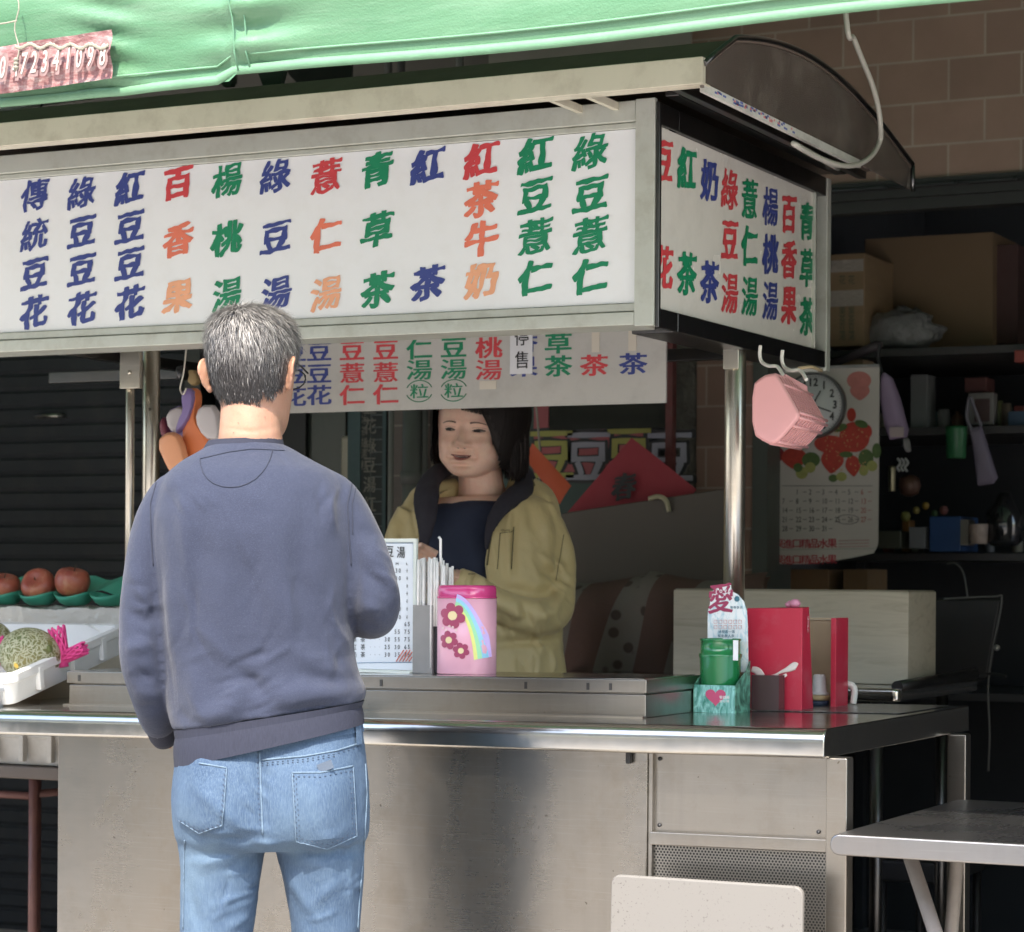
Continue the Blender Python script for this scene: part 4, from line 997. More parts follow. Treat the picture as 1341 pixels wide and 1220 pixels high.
# the bag: front face leaning, side face towards the right
fl = at(984, 922, Y=.66); 
xl_, xr_ = at(975, 900, Y=.62).x, at(1050, 900, Y=.62).x; yb_ = at(1062, 922, X=xr_).y
g = MB(); x_a, x_b, y_a, y_b = xl_, xr_, .62, .62 + .075
g.add([(x_a, y_a, zr0), (x_b, y_a, zr0), (x_b, y_b, zr0), (x_a, y_b, zr0), (x_a, y_a + .012, zr1), (x_b - .004, y_a + .012, zr1 + .002), (x_b - .004, y_b - .02, zr1 + .004), (x_a, y_b - .02, zr1)],
      [(3, 2, 1, 0), (4, 5, 6, 7), (0, 1, 5, 4), (1, 2, 6, 5), (2, 3, 7, 6), (3, 0, 4, 7)])
obj('bag_body', g, mat('crimson_card', (.50, .025, .055), .35, var=.08, vs=5, dirt=.15, dirtcol=(.7, .5, .5)), bg_, bevel=.0015)
g = MB(); zz = lambda y, x: at(x, y, Y=.621)
pts = [zz(876, 984), zz(879, 992), zz(887, 1000), zz(885, 1012), zz(880, 1022), zz(876, 1032), zz(872, 1040), zz(873, 1043)]
pts = [p + Vector((0, -.0022 + .03 * 0 + (p.z - zr0) / (zr1 - zr0) * .012, 0)) for p in smoothpts(pts)]
g.tube(pts, [(.0012, .0055 + .003 * math.sin(i * .22)) for i in range(len(pts))], 8); g.tube([zz(886, 1000) + Vector((0, .001, 0)), zz(893, 1013) + Vector((0, .001, 0)), zz(883, 1030) + Vector((0, .001, 0))], [(.001, .002), (.001, .006), (.001, .003)], 8)
obj('ribbon_print', g, mat('ribbon_white', (.74, .66, .60), .5), bg_)
g = MB()
for i, ch_ in enumerate('GIFT'): write(g, ch_, Vector((x_b - .0005, y_a + .035, zr1 - .02 - i * .009)), UY, VV, .009, .008, .005)
g.v = [v + Vector((.0012, 0, 0)) for v in g.v]; obj('small_print', g, M_white, bg_)
g = MB().lathe([(0, 0), (.009, .003), (.012, .010), (.008, .018), (0, .02)], (x_b - .03, y_a + .04, zr1 + .001), 14); g.lathe([(0, 0), (.008, .003), (.010, .009), (0, .017)], (x_b - .045, y_a + .045, zr1 + .001), 14)
o = obj('pink_bow', g, mat('pink_bow', (.6, .25, .35), .4)); tag(o, 'small pink bow ornament on top of the red gift bag', 'bow')
ob_ = thing('open_red_box', (-.22, .8, onc(-.2)), 'open red gift box standing on its side with a tan inside behind the red bag', 'gift box')
xq0 = at(1060, 810, Y=.82).x; xq1 = at(1094, 812, Y=.80).x; zq1 = at(1075, 812, Y=.82).z; zr = onc(-.25)
obj('inner_face', MB().box(xq0 - .06, xq1, .85, .853, zr, zq1), mat('tan_card', (.40, .29, .17), .6), ob_)
obj('flap', MB().box(xq1, xq1 + .012, .77, .853, zr, zq1 + .006), MATS['crimson_card'], ob_, bevel=.001)
obj('rim', MB().box(xq0 - .06, xq1 - .001, .845, .8495, zq1 + .001, zq1 + .005), mat('tan_rim', (.5, .38, .24), .6), ob_)
cc = at(1073, 895, Y=.81); ct_ = thing('paper_cup', (cc.x, .81, onc(-.2)), 'upturned white paper cup in a tan ring inside the open red box', 'cup')
rr = .016
prof = [(.021, .024), (.022, .028), (.0165, .03), (.0158, .034), (.0135, .066), (.011, .069), (0, .069)]
obj('cup_body', MB().lathe(prof, (cc.x, .81, onc(-.2)), 28), M_white, ct_)
obj('ring', MB().lathe([(.018, .012), (.024, .014), (.024, .022), (.018, .024), (.0, .024)], (cc.x, .81, onc(-.2)), 28), mat('tan_ring', (.5, .38, .2), .6), ct_)
obj('base_tin', MB().lathe([(0, 0), (.02, 0), (.021, .0115), (0, .0115)], (cc.x, .81, onc(-.2)), 28), mat('blue_base', (.03, .05, .09), .4), ct_)
hk = smoothpts([at(1098, 896, Y=.86), at(1112, 896, Y=.86), at(1118, 900, Y=.86), at(1119, 908, Y=.86), at(1117, 921, Y=.86)])
o = obj('white_faucet', MB().tube(hk, .0075, 12), mat('white_pvc', (.7, .68, .62), .3)); tag(o, 'short white bent plastic pipe beside the open red box', 'pipe')
o = obj('dark_glass_block', MB().box(at(984, 905, Y=.58).x, at(1020, 905, Y=.58).x, .58, .615, onc(-.33), at(1000, 884, Y=.58).z), mat('smoked_plastic', (.10, .06, .06), .15, trans=.3)); tag(o, 'small smoked brown plastic block in front of the red bag', 'block')
# plastic sheet on the counter
def sheetm():
    m, n, p = newmat('printed_clear_sheet'); v = coords(n, (1, 1, 1))
    k = ramp(n, noi(n, v, 55, 4, .6), [(.5, 0), (.56, 1)]); n.links.new(mixc(n, k, (.10, .105, .105), (.30, .30, .29)), p.inputs['Base Color']); p.inputs['Roughness'].default_value = .25; p.inputs['Metallic'].default_value = .6; return m
g = MB().box(-.36, -.03, .56, .93, .9545, .9552); o = obj('plastic_mat', tilt(g), sheetm()); tag(o, 'thin clear printed plastic mat lying on the counter around the red boxes', 'mat')
# ---- foam crate with melons
def foam():
    m, n, p = newmat('white_foam'); v = coords(n)
    vo = N(n, 'ShaderNodeTexVoronoi'); vo.inputs['Scale'].default_value = 190; n.links.new(v, vo.inputs['Vector'])
    n.links.new(mixc(n, noi(n, v, 9, 4), (.70, .70, .70), (.80, .79, .77)), p.inputs['Base Color']); p.inputs['Roughness'].default_value = .6
    p.inputs['Subsurface Weight'].default_value = .0; bump(n, p, vo.outputs['Distance'], .25, .002); return m
M_foam = foam()
def tray(g, x0, x1, y0, y1, z0, z1, t=.018):
    g.box(x0, x1, y0, y1, z0, z0 + t); g.box(x0, x1, y0, y0 + t, z0 + t, z1); g.box(x0, x1, y1 - t, y1, z0 + t, z1); g.box(x0, x0 + t, y0 + t, y1 - t, z0 + t, z1); g.box(x1 - t, x1, y0 + t, y1 - t, z0 + t, z1); return g
def opentray(g, M, L, W, H, t=.016, fl=.02):
    """moulded tray: outer and inner walls and rim as one shell"""
    o_ = rrect(-L / 2 + fl * .6, L / 2 - fl * .6, -W / 2 + fl * .6, W / 2 - fl * .6, .025); o2 = rrect(-L / 2, L / 2, -W / 2, W / 2, .03); i2 = rrect(-L / 2 + t, L / 2 - t, -W / 2 + t, W / 2 - t, .025); i1 = rrect(-L / 2 + t + fl * .6, L / 2 - t - fl * .6, -W / 2 + t + fl * .6, W / 2 - t - fl * .6, .02)
    R_ = lambda P, z: [M @ Vector((x, y, z)) for x, y in P]
    g.loft([R_(o_, 0), R_(o2, H * .7), R_(rrect(-L / 2 - .004, L / 2 + .004, -W / 2 - .004, W / 2 + .004, .03), H * .72), R_(rrect(-L / 2 - .004, L / 2 + .004, -W / 2 - .004, W / 2 + .004, .03), H), R_(i2, H), R_(i1, t)]); return g
bxr = at(100, 918, Y=.16).x
cr = thing('foam_crate', (-2.2, .42, onc(-2.1)), 'white foam crate on the left end of the counter holding the netted melon', 'crate')
zc0 = onc(-2.1) + .001
Mx = Matrix.Translation((-2.16, .42, zc0)); L_ = 2 * (-1.876 + 2.16)
MC = Matrix.Translation((-1.925, .10, zc0 + .002)) @ Matrix.Rotation(R(11), 4, 'Z') @ Matrix.Rotation(R(9.5), 4, 'X')
g = opentray(MB(), MC @ Matrix.Translation((-.30, .31, 0)), .60, .62, .072); obj('tray', g, M_foam, cr, bevel=.003)
g = MB()
for y in (.12, .30, .46): g = MB().box(-.006, .006, y, y + .022, .012, .066); g.v = [MC @ v for v in g.v]; obj('rib', g, M_foam, cr, bevel=.002)
g = MB().tube([MC @ Vector(q) for q in ((-.1, .6, .074), (-.06, .55, .077), (-.03, .52, .073))], .002, 6); obj('string', g, M_white, cr)
o = obj('wooden_block', MB().box(-2.4, -2.12, .45, .62, zc0 - .002, zc0 + .045), mat('support_wood', (.3, .22, .14), .7)); tag(o, 'wooden block propping up the rear of the foam crate', 'block')
o = obj('small_foam_tray', opentray(MB(), Matrix.Translation((-2.13, .06, zc0)) @ Matrix.Rotation(R(6), 4, 'Z'), .36, .13, .05, .012), mat('bright_foam', (.60, .62, .66), .55, var=.03)); tag(o, 'small bright white tray at the front left corner of the counter', 'tray')
def melonm():
    m, n, p = newmat('netted_melon_rind'); v = coords(n, (1, 1, 1))
    vo = N(n, 'ShaderNodeTexVoronoi'); vo.feature = 'DISTANCE_TO_EDGE'; vo.inputs['Scale'].default_value = 95
    ds = N(n, 'ShaderNodeMix', data_type='RGBA'); nz = N(n, 'ShaderNodeTexNoise'); nz.inputs['Scale'].default_value = 40; n.links.new(v, nz.inputs[0]); ds.inputs[0].default_value = .035; n.links.new(v, ds.inputs[6]); n.links.new(nz.outputs['Color'], ds.inputs[7]); n.links.new(ds.outputs[2], vo.inputs['Vector'])
    k = ramp(n, vo.outputs['Distance'], [(.05, 1), (.16, 0)])
    base = ramp(n, noi(n, v, 9, 3), [(.35, (.10, .12, .035)), (.7, (.24, .20, .07))])
    ge = ramp(n, noi(n, v, 8, 2), [(.62, 0), (.70, 1)])
    base = mixc(n, ge, base, (.42, .33, .10))
    n.links.new(mixc(n, k, base, (.40, .40, .27)), p.inputs['Base Color']); p.inputs['Roughness'].default_value = .55; bump(n, p, k, .6, .002); return m
def melon(c, rx, ry, rz_, rot, label):
    g = MB(); n = 40
    Mr = Matrix.Translation(c) @ rot
    rings = []
    for i in range(25):
        th = math.pi * (i + .001) / 24.002; rings.append([Mr @ Vector((rx * math.cos(th), ry * math.sin(th) * math.cos(2 * math.pi * j / n), rz_ * math.sin(th) * math.sin(2 * math.pi * j / n))) for j in range(n)])
    t = thing('melon', c - Vector((0, 0, rz_)), label, 'melon', 'melons in the foam crate')
    obj('fruit', MB().loft(rings), melonm() if 'netted_melon_rind' not in MATS else MATS['netted_melon_rind'], t)
    return t, Mr
c = at(39, 857, Y=.30)
t, Mr = melon(c, .080, .064, .063, Matrix.Rotation(R(-8), 4, 'Z') @ Matrix.Rotation(R(6), 4, 'Y'), 'whole netted green melon with a round yellow sticker in the foam crate')
tip = Mr @ Vector((.075, -.012, .024)); obj('stem_scar', MB().lathe([(0, .003), (.007, .003), (.009, .001), (.009, -.003)], tip, 14, M=Matrix.Rotation(R(70), 4, 'Y')), mat('stem_scar', (.13, .15, .05), .8), t)
def onsph(Mr, dx, dz, rx, ry, rz_, off): 
    y = -ry * math.sqrt(max(0, 1 - (dx / rx) ** 2 - (dz / rz_) ** 2)) - off; return Mr @ Vector((dx, y, dz))
g = MB(); sc_ = (.018, -.022)
for rr_, mi in ((.0095, 0), (.006, 1)):
    g.add([onsph(Mr, sc_[0], sc_[1], .077, .063, .062, .001 + mi * .0006)] + [onsph(Mr, sc_[0] + rr_ * math.cos(q * .3927), sc_[1] + rr_ * math.sin(q * .3927), .077, .063, .062, .001 + mi * .0006) for q in range(16)], [(0, 1 + q, 1 + (q + 1) % 16) for q in range(16)], mi)
obj('sticker', g, [mat('sticker_cream', (.62, .6, .3), .4), mat('sticker_yellow', (.75, .5, .07), .4)], t)
c2 = at(-14, 842, Y=.42); t2, Mr2 = melon(c2, .058, .055, .055, Matrix.Identity(4), 'melon in a pink foam net at the far left behind the whole one')
M_net = mat('pink_foam_net', (.62, .05, .22), .6, var=.25, vs=40)
def net(g, Mn, r, L, twist, n=9, fl=0):
    for k in range(n):
        for s_ in (1, -1):
            g.tube([Mn @ Vector((r * (1 + fl * t / 14) * math.cos(2 * math.pi * k / n + s_ * twist * t / 14), r * (1 + fl * t / 14) * math.sin(2 * math.pi * k / n + s_ * twist * t / 14), L * t / 14)) for t in range(15)], .0028, 5)
g = MB(); net(g, Matrix.Translation(c2 + Vector((0, 0, -.02))) @ Matrix.Rotation(R(80), 4, 'Y'), .056, .05, 1.4, 14, -.5)
for k in range(10): a_ = k * .63; g.tube([c2 + Vector((.05 * math.cos(a_) * .6 + .03, -.05 + .01 * math.sin(a_), .02 * math.sin(a_))), c2 + Vector((.065, -.045, .012 * math.sin(a_ * 2))), c2 + Vector((.08, -.05, .02 * math.sin(a_ * 3)))], .0025, 5)
o = obj('foam_net', g, M_net); tag(o, 'pink foam fruit net wrapped around the far left melon', 'fruit net')
pc1 = at(84, 862, Y=.33); g = MB(); net(g, Matrix.Translation(pc1) @ Matrix.Rotation(R(-18), 4, 'Y'), .011, .075, 1.6, 8, .9); net(g, Matrix.Translation(pc1 + Vector((-.005, 0, 0))) @ Matrix.Rotation(R(68), 4, 'Y'), .013, .07, 2.0, 8, .1)
for v in g.v: v.y = .33 + (v.y - .33) * .8
g2 = MB().tube([pc1 + Vector((0, 0, -.02)), pc1 + Vector((-.01, 0, .03)), pc1 + Vector((-.022, 0, .05))], [.012, .011, .008], 10); g2.tube([pc1, pc1 + Vector((.06, 0, .024))], [.012, .008], 10); g.join(g2)
o = obj('foam_net', g, M_net); tag(o, 'empty bright pink foam fruit net lying beside the whole melon', 'fruit net')
# ---- peach / apple box behind
za_ = at(50, 797, Y=.84).z
ac = thing('fruit_carton', (-2.5, .95, .93), 'pale carton wrapped in clear wrinkled plastic under the green apple tray', 'carton')
xr2 = at(162, 815, Y=.72).x
obj('carton', MB().box(-2.9, xr2 + .05, .74, 1.1, onc(-2.3), za_ - .006), mat('pale_carton', (.62, .57, .48), .6, dirt=.2), ac, bevel=.004)
def wrap(u, v):
    x = -2.9 + (xr2 + .052 + 2.9) * u; y = .728 + .40 * v; z = za_ + .002 + .10 * v * math.exp(-((u - .97) / .10) ** 2) + .008 * noise.noise(Vector((x * 16, y * 16, 3))) + .006 * abs(noise.noise(Vector((x * 40 + y * 30, y * 9, 5))))
    return Vector((x, y, z))
g = MB().grid(90, 30, wrap); k0 = len(g.v); g.grid(90, 10, lambda u, v: Vector((wrap(u, 0).x, .728 - .004 - .006 * abs(noise.noise(Vector((u * 60, v * 5, 1)))), wrap(u, 0).z * (1 - v) + (za_ - .045) * v)))
obj('plastic_wrap', g, mat('wrinkled_plastic', (.50, .48, .44), .18, var=.1, vs=20, bs=.6, bscale=45, bdist=.006), ac)
# green tray with cups + apples
def apple(c, r, tiltm, label):
    t = thing('apple', c - Vector((0, 0, r * .9)), label, 'apple', 'apples in the green tray')
    n = 28; rings = []
    for i in range(19):
        th = math.pi * i / 18; rad = r * (math.sin(th) ** .85) * (1.0 + .06 * math.cos(th)); z = r * .92 * math.cos(th)
        d = .30 * r * math.exp(-(th / .42) ** 2) + .16 * r * math.exp(-((math.pi - th) / .35) ** 2) * -1
        z -= d; rad = max(rad, 1e-4)
        rings.append([c + tiltm @ Vector((rad * (1 + .025 * math.cos(5 * (2 * math.pi * j / n))) * math.cos(2 * math.pi * j / n), rad * math.sin(2 * math.pi * j / n), z)) for j in range(n)])
    obj('fruit', MB().loft(rings), M_apple, t)
    st_ = c + tiltm @ Vector((0, 0, r * .6)); obj('stem', MB().tube([st_, c + tiltm @ Vector((.003, 0, r * .98))], .0014, 6), mat('apple_stem', (.08, .05, .03), .8), t); return t
m, n, p = newmat('apple_skin'); M_apple = m; v = coords(n, (1, 1, .35))
f1 = noi(n, v, 60, 5, .7); f2 = noi(n, coords(n), 14, 3)
c_ = ramp(n, f2, [(.35, (.30, .06, .045)), (.6, (.42, .13, .07)), (.75, (.50, .26, .11))]); n.links.new(mixc(n, ramp(n, f1, [(.55, 0), (.75, .6)]), c_, (.55, .36, .22)), p.inputs['Base Color']); p.inputs['Roughness'].default_value = .35
ys_ = .84
ra = .0455
ap_ = [((5, 770), R(10), 'red and yellow apple cut by the left edge of the picture'), ((51, 767), R(58), 'middle apple of the row, turned so its hollow end faces front'), ((95, 762), R(4), 'rightmost red apple of the row, standing stem up')]
for (x, y), an, lb in ap_:
    c = at(x, y, Y=ys_); apple(c, ra, Matrix.Rotation(an, 3, 'X') @ Matrix.Rotation(R(12), 3, 'Y'), lb)
g = MB(); cz = at(50, 790, Y=ys_).z
for i in range(5):
    cxx = at(5, 770, Y=ys_).x - .11 + i * .112
    rings = []
    for k, (r_0, z_) in enumerate(((.024, -.052), (.038, -.044), (.049, -.030), (.053, -.022), (.051, -.022), (.045, -.032), (.034, -.044), (.01, -.048))):
        rings.append([Vector((cxx + r_0 * math.cos(2 * math.pi * j / 30), ys_ + r_0 * math.sin(2 * math.pi * j / 30), at(50, 766, Y=ys_).z + z_ + (.007 * math.cos(2 * (2 * math.pi * j / 30)) if 1 < k < 6 else 0))) for j in range(30)])
    g.loft(rings)
g.grid(30, 6, lambda u, v: Vector((at(5, 770, Y=ys_).x - .16 + .5 * u + .03 * v, ys_ + .03 + .07 * v, at(50, 766, Y=ys_).z - .018 + .038 * v + .006 * math.sin(u * 30))))
o = obj('fruit_tray', g, mat('green_moulded_tray', (.05, .32, .21), .45, var=.2, vs=14, bs=.2)); tag(o, 'green moulded plastic tray with cups holding the apples', 'tray')
# ---- low crate and stool at the lower left
lc = obj('plastic_crate', opentray(MB(), Matrix.Translation((-2.62, 1.02, .735)), .62, .42, .10, .01, .02), mat('grey_white_crate', (.42, .41, .39), .5, dirt=.3), bevel=.003); [obj('rib', MB().box(-2.9 + .09 * i, -2.885 + .09 * i, .792, .81, .745, .83), MATS['grey_white_crate'], lc, bevel=.002) for i in range(7)]
tag(lc, 'greyish white crate on the low rack under the left end of the counter', 'crate')
lt = thing('low_table', (-2.6, 1.0, 0), 'old low folding table with thin reddish brown legs under the counter at the left', 'table')
obj('tabletop', MB().box(-3.2, -2.28, .8, 1.3, .70, .733), mat('brown_tabletop', (.10, .08, .07), .5), lt, bevel=.004)
M_rb = mat('reddish_brown_paint', (.13, .06, .055), .45, .2, var=.3, dirt=.4, dirtcol=(.25, .12, .08))
for x, y in ((-2.42, .82), (-2.36, 1.25), (-2.55, 1.0), (-3.1, .82)): obj('leg', MB().tube([(x, y, .0), (x, y, .70)], .014, 10), M_rb, lt)
g = MB().tube([(-3.1, .82, .655), (-2.42, .82, .655)], .01, 8); g.tube([(-2.42, .82, .66), (-2.36, 1.25, .66)], .01, 8); obj('stretcher', g, M_rb, lt)
# ---- hanging bags left of the man
Yg = .62
hb = [at(240, 516, Y=Yg), at(238, 500, Y=Yg), at(242, 470, Y=Yg), at(245, 420, Y=Yg)]
hh = smoothpts([at(244, 508, Y=Yg), at(240, 516, Y=Yg), at(236, 508, Y=Yg), at(240, 490, Y=Yg), at(243, 465, Y=Yg), at(247, 420, Y=Yg)])
o = obj('wire_hook', MB().tube(hh, .0022, 8), M_post); tag(o, 'long bent steel wire hook hanging left of the head of the man', 'hook')
def chaikin(P, k=2):
    for _ in range(k): P = [q for i in range(len(P)) for q in ((P[i][0] * .75 + P[(i + 1) % len(P)][0] * .25, P[i][1] * .75 + P[(i + 1) % len(P)][1] * .25), (P[i][0] * .25 + P[(i + 1) % len(P)][0] * .75, P[i][1] * .25 + P[(i + 1) % len(P)][1] * .75))]
    return P
def scoop(name, P, d, mt, label, cat_, bulge=.012):
    P = chaikin(P, 1); k = len(P); c = sum((at(x, y, Y=d) for x, y in P), Vector()) / k
    fr = [at(x, y, Y=d) for x, y in P]; r0 = [p + Vector((0, .012, 0)) for p in fr]; r1 = [p.lerp(c, .0) for p in fr]; r2 = [p.lerp(c, .12) + Vector((0, -bulge * .7, 0)) for p in fr]; r3 = [p.lerp(c, .5) + Vector((0, -bulge, 0)) for p in fr]
    g = MB().loft([r0, r1, r2, r3]); o = obj(name, g, mt, bevel=.002); tag(o, label, cat_, 'plastic scoops hanging on the wire hook'); return o
mo = mat('orange_plastic', (.72, .20, .07), .35, var=.08, trans=0); mo2 = mat('light_orange_plastic', (.74, .33, .17), .35, var=.06); mp_ = mat('purple_plastic', (.22, .16, .36), .35, var=.1); mg_ = mat('grey_white_plastic', (.50, .45, .45), .35, var=.06); md_ = mat('maroon_plastic', (.16, .03, .05), .4)
scoop('plastic_scoop', [(216, 540), (240, 528), (262, 600), (225, 612)], .72, mp_, 'purple scoop hanging lowest behind the light orange one', 'scoop')
scoop('plastic_scoop', [(216, 542), (222, 570), (214, 575), (210, 556)], .70, md_, 'maroon scoop edge showing between the post and the white one', 'scoop')
scoop('plastic_scoop', [(217, 540), (240, 530), (246, 548), (234, 566), (222, 564)], .68, mg_, 'white scoop with its open mouth left of the purple handle', 'scoop')
scoop('plastic_scoop', [(238, 514), (246, 506), (254, 514), (252, 540), (234, 568), (229, 564), (242, 540)], .64, mp_, 'purple folded scoop handle right at the wire hook', 'scoop', .008)
scoop('plastic_scoop', [(248, 508), (258, 508), (262, 520), (258, 545), (284, 585), (275, 640), (247, 640), (237, 572), (253, 540), (255, 520)], .66, mo, 'deep orange long scoop hanging behind the ear of the man', 'scoop', .018)
scoop('plastic_scoop', [(205, 577), (223, 563), (238, 572), (248, 620), (238, 640), (222, 616)], .62, mo2, 'light orange scoop with a wide flat lip lowest at the left', 'scoop', .016)
o = scoop('plastic_scoop', [(262, 530), (284, 530), (290, 570), (284, 578), (268, 574), (256, 550)], .60, mg_, 'pale grey oval scoop with a pink spot beside the neck of the man', 'scoop', .014)
scoop('plastic_cup', [(232, 480), (243, 478), (245, 496), (236, 500)], .95, M_dk, 'small dark metal cup hanging behind the wire hook', 'cup', .02)
scoop('cardboard_piece', [(245, 484), (258, 484), (262, 502), (248, 506)], 1.0, mat('tan_cardboard', (.40, .28, .13), .7), 'small tan cardboard piece behind the wire hook', 'cardboard', .01)
# ---- pink basket hanging on the right
bk = thing('pink_basket', (-.26, .65, 1.5), 'pink slotted plastic basket hanging sideways by two white hooks under the side sign', 'basket')
Yb = .50; bp = [(985, 504), (998, 492), (1012, 488), (1018, 490), (1046, 538), (1047, 545), (1044, 551), (1020, 578), (1010, 582), (1002, 579), (985, 568)]

fr = [at(x, y, Y=Yb) for x, y in chaikin(bp, 1)]; c = sum(fr, Vector()) / len(fr)
off = at(1086, 556, Y=Yb + .2) - at(1047, 545, Y=Yb)
M_pk = mat('pink_plastic', (.80, .40, .40), .35, var=.05, vs=10)
g = MB(); fr2 = [c + (p - c) * 1.0 for p in fr]; bo = [c + off + (p - c) * .93 for p in fr]
g.loft([[p + off * .04 for p in fr2], [p for p in fr2], [p.lerp(c, .07) - off * .03 for p in fr2], [p.lerp(c, .5) - off * .035 for p in fr2]]); obj('base', g, M_pk, bk, bevel=.003)
nb = 9
for k in range(nb):
    t0 = .10 + .88 * k / nb; t1 = t0 + .045
    r0 = [c + off * t0 + (p - c) * (.99 - .06 * t0) for p in fr]; r1 = [c + off * t1 + (p - c) * (.99 - .06 * t1) for p in fr]; ri = [c + off * t1 + (p - c) * (.93 - .06 * t1) for p in fr]; ri0 = [c + off * t0 + (p - c) * (.93 - .06 * t0) for p in fr]
    g = MB().loft([r0, r1, ri, ri0, r0], cap=False, smooth=False); obj('slat', g, M_pk, bk)
for k in range(0, len(fr), 2):
    p = fr[k]; g = MB().tube([p.lerp(c, .03) + off * .02, c + off * 1.0 + (p - c) * .92], .0035, 6); obj('rib', g, M_pk, bk)
g = MB().loft([[c + off * .03 + (p - c) * .86 for p in fr], [c + off * .97 + (p - c) * .80 for p in fr]]); obj('gap_shade_shell', g, mat('gap_shade_pink', (.40, .14, .15), .5), bk)  # inner shell coloured darker so the slots look shaded
# folded handle bracket on the slatted side
h0 = at(1026, 494, Y=Yb + .08); h1 = at(1055, 510, Y=Yb + .17)
g = MB().obox((h0 + h1) / 2, (h1 - h0).normalized(), Vector((0, 0, 1)).cross((h1 - h0).normalized()).normalized(), UP, (h1 - h0).length / 2, .006, .008); obj('handle', g, M_pk, bk, bevel=.003)
for x1_, x2_ in (((995, 460), (1026, 492)), ((1024, 466), (1056, 497))):
    p = [at(x1_[0] + 1, x1_[1] - 8, Y=.62), at(x1_[0], x1_[1] + 4, Y=.62), at(x1_[0] + 3, x1_[1] + 14, Y=.62), at(x1_[0] + 12, x1_[1] + 19, Y=.60), at(x2_[0] - 8, x2_[1] - 12, Y=.6), at(x2_[0], x2_[1], Y=.58)]
    o = obj('white_hook', MB().tube(smoothpts(p), .004, 8), mat('white_hook_plastic', (.8, .77, .70), .3)); tag(o, 'left white curved hook holding the pink basket' if x1_[0] < 1000 else 'right white curved hook holding the pink basket', 'hook', 'white hooks of the pink basket')
g = MB().tube([at(1046, 482, Y=.9), at(1062, 480, Y=.95), at(1076, 485, Y=1.0)], .004, 6); o = obj('clothes_peg', g, mat('peg_wood', (.55, .42, .25), .6)); tag(o, 'small wooden clothes peg under the side sign above the clock', 'clothes peg')
# ============================================================ INSIDE THE SHOP (right)
def pbox(name, x0, y0, x1, y1, Y, dep, m, label=None, cat_=None, parent=None, bev=.003, group=None):
    a = at(x0, y1, Y=Y); b = at(x1, y0, Y=Y)
    a2 = at(x0, (y0 + y1) / 2, Y=Y).x; b2 = at(x1, (y0 + y1) / 2, Y=Y).x
    zc1 = at((x0 + x1) / 2, y0, Y=Y).z; zc0_ = at((x0 + x1) / 2, y1, Y=Y).z
    o = obj(name, MB().box(a2, b2, Y, Y + dep, zc0_, zc1), m, parent, bevel=bev)
    if label: tag(o, label, cat_, group)
    return o
# clock
YK = 2.55; cc = at(1068, 531, Y=YK); rk = (at(1109, 531, Y=YK).x - cc.x)
ck = thing('wall_clock', cc - Vector((0, 0, rk)), 'round white clock with black numerals half hidden by the pink basket', 'clock')
obj('case', MB().lathe([(rk * .93, .0), (rk, .0), (rk, .025), (rk * .96, .03), (rk * .93, .026)], cc, 48, M=RX90, cap=False), mat('clock_rim', (.12, .12, .12), .3), ck)
obj('dial', MB().lathe([(0, 0), (rk * .94, 0), (rk * .94, .022), (0, .022)], cc, 48, M=RX90), mat('clock_dial', (.62, .62, .63), .4, var=.02), ck)
g = MB()
for i in range(1, 13):
    a = R(90 - 30 * i); P = cc + U * (rk * .70 * math.cos(a)) + VV * (rk * .70 * math.sin(a)) + Vector((0, -.0235, 0)); s = str(i)
    for k, ch_ in enumerate(s): write(g, ch_, P + U * ((k - (len(s) - 1) / 2) * .016), U, VV, .017, .024, .03)
    for k in range(5):
        a2 = a - R(6 * k); p1 = cc + U * (rk * .86 * math.cos(a2)) + VV * (rk * .86 * math.sin(a2)) + Vector((0, -.0228, 0)); g.tube([p1, p1 + (U * math.cos(a2) + VV * math.sin(a2)) * .004], .0006, 4)
obj('numerals', g, M_blk, ck)
g = MB()
for an, l_ in ((R(60), .5), (R(-20), .62)): g.tube([cc + Vector((0, -.026, 0)), cc + Vector((0, -.026, 0)) + (U * math.cos(an) + VV * math.sin(an)) * rk * l_], .002, 5)
obj('hands', g, M_blk, ck)
# calendar
YCAL = 2.70
cx0, cx1 = at(996, 600, Y=YCAL).x, at(1151, 600, Y=YCAL).x; cz1 = at(1100, 481, Y=YCAL).z; cz0 = at(1075, 741, Y=YCAL).z; cz0r = at(1148, 722, Y=YCAL).z
cl = thing('calendar', ((cx0 + cx1) / 2, YCAL, cz0), 'big paper wall calendar with strawberries, date grid and red shop line behind the clock', 'calendar')
pl = [(cx0, cz1), (cx1, cz1)] + [(cx1 - .001 - (.012 * (t / 4) ** 2), cz0r + .03 * (1 - t / 4)) for t in range(5)] + [(cx1 - .012 - (cx1 - cx0 - .02) * t / 10, cz0r - (cz0r - cz0) * math.sin(math.pi * min(1, t / 10 * 1.0 + .03) * .5) ** .8 + .02 * max(0, t / 10 - .6) ** 1.0) for t in range(0, 11)]
Mc = Matrix(((1, 0, 0, 0), (0, 0, -1, YCAL), (0, 1, 0, 0), (0, 0, 0, 1)))
obj('paper', MB().prism(list(reversed(pl)), -.003, 0, Mc), mat('calendar_paper', (.62, .57, .53), .6, var=.04), cl)
obj('binding', MB().box(cx0, cx1, YCAL - .006, YCAL - .0005, cz1 - .002, cz1 + .006), mat('calendar_tin', (.5, .5, .5), .3, .8), cl)
cp = lambda x, y, o_=.0012: at(x, y, Y=YCAL - o_)
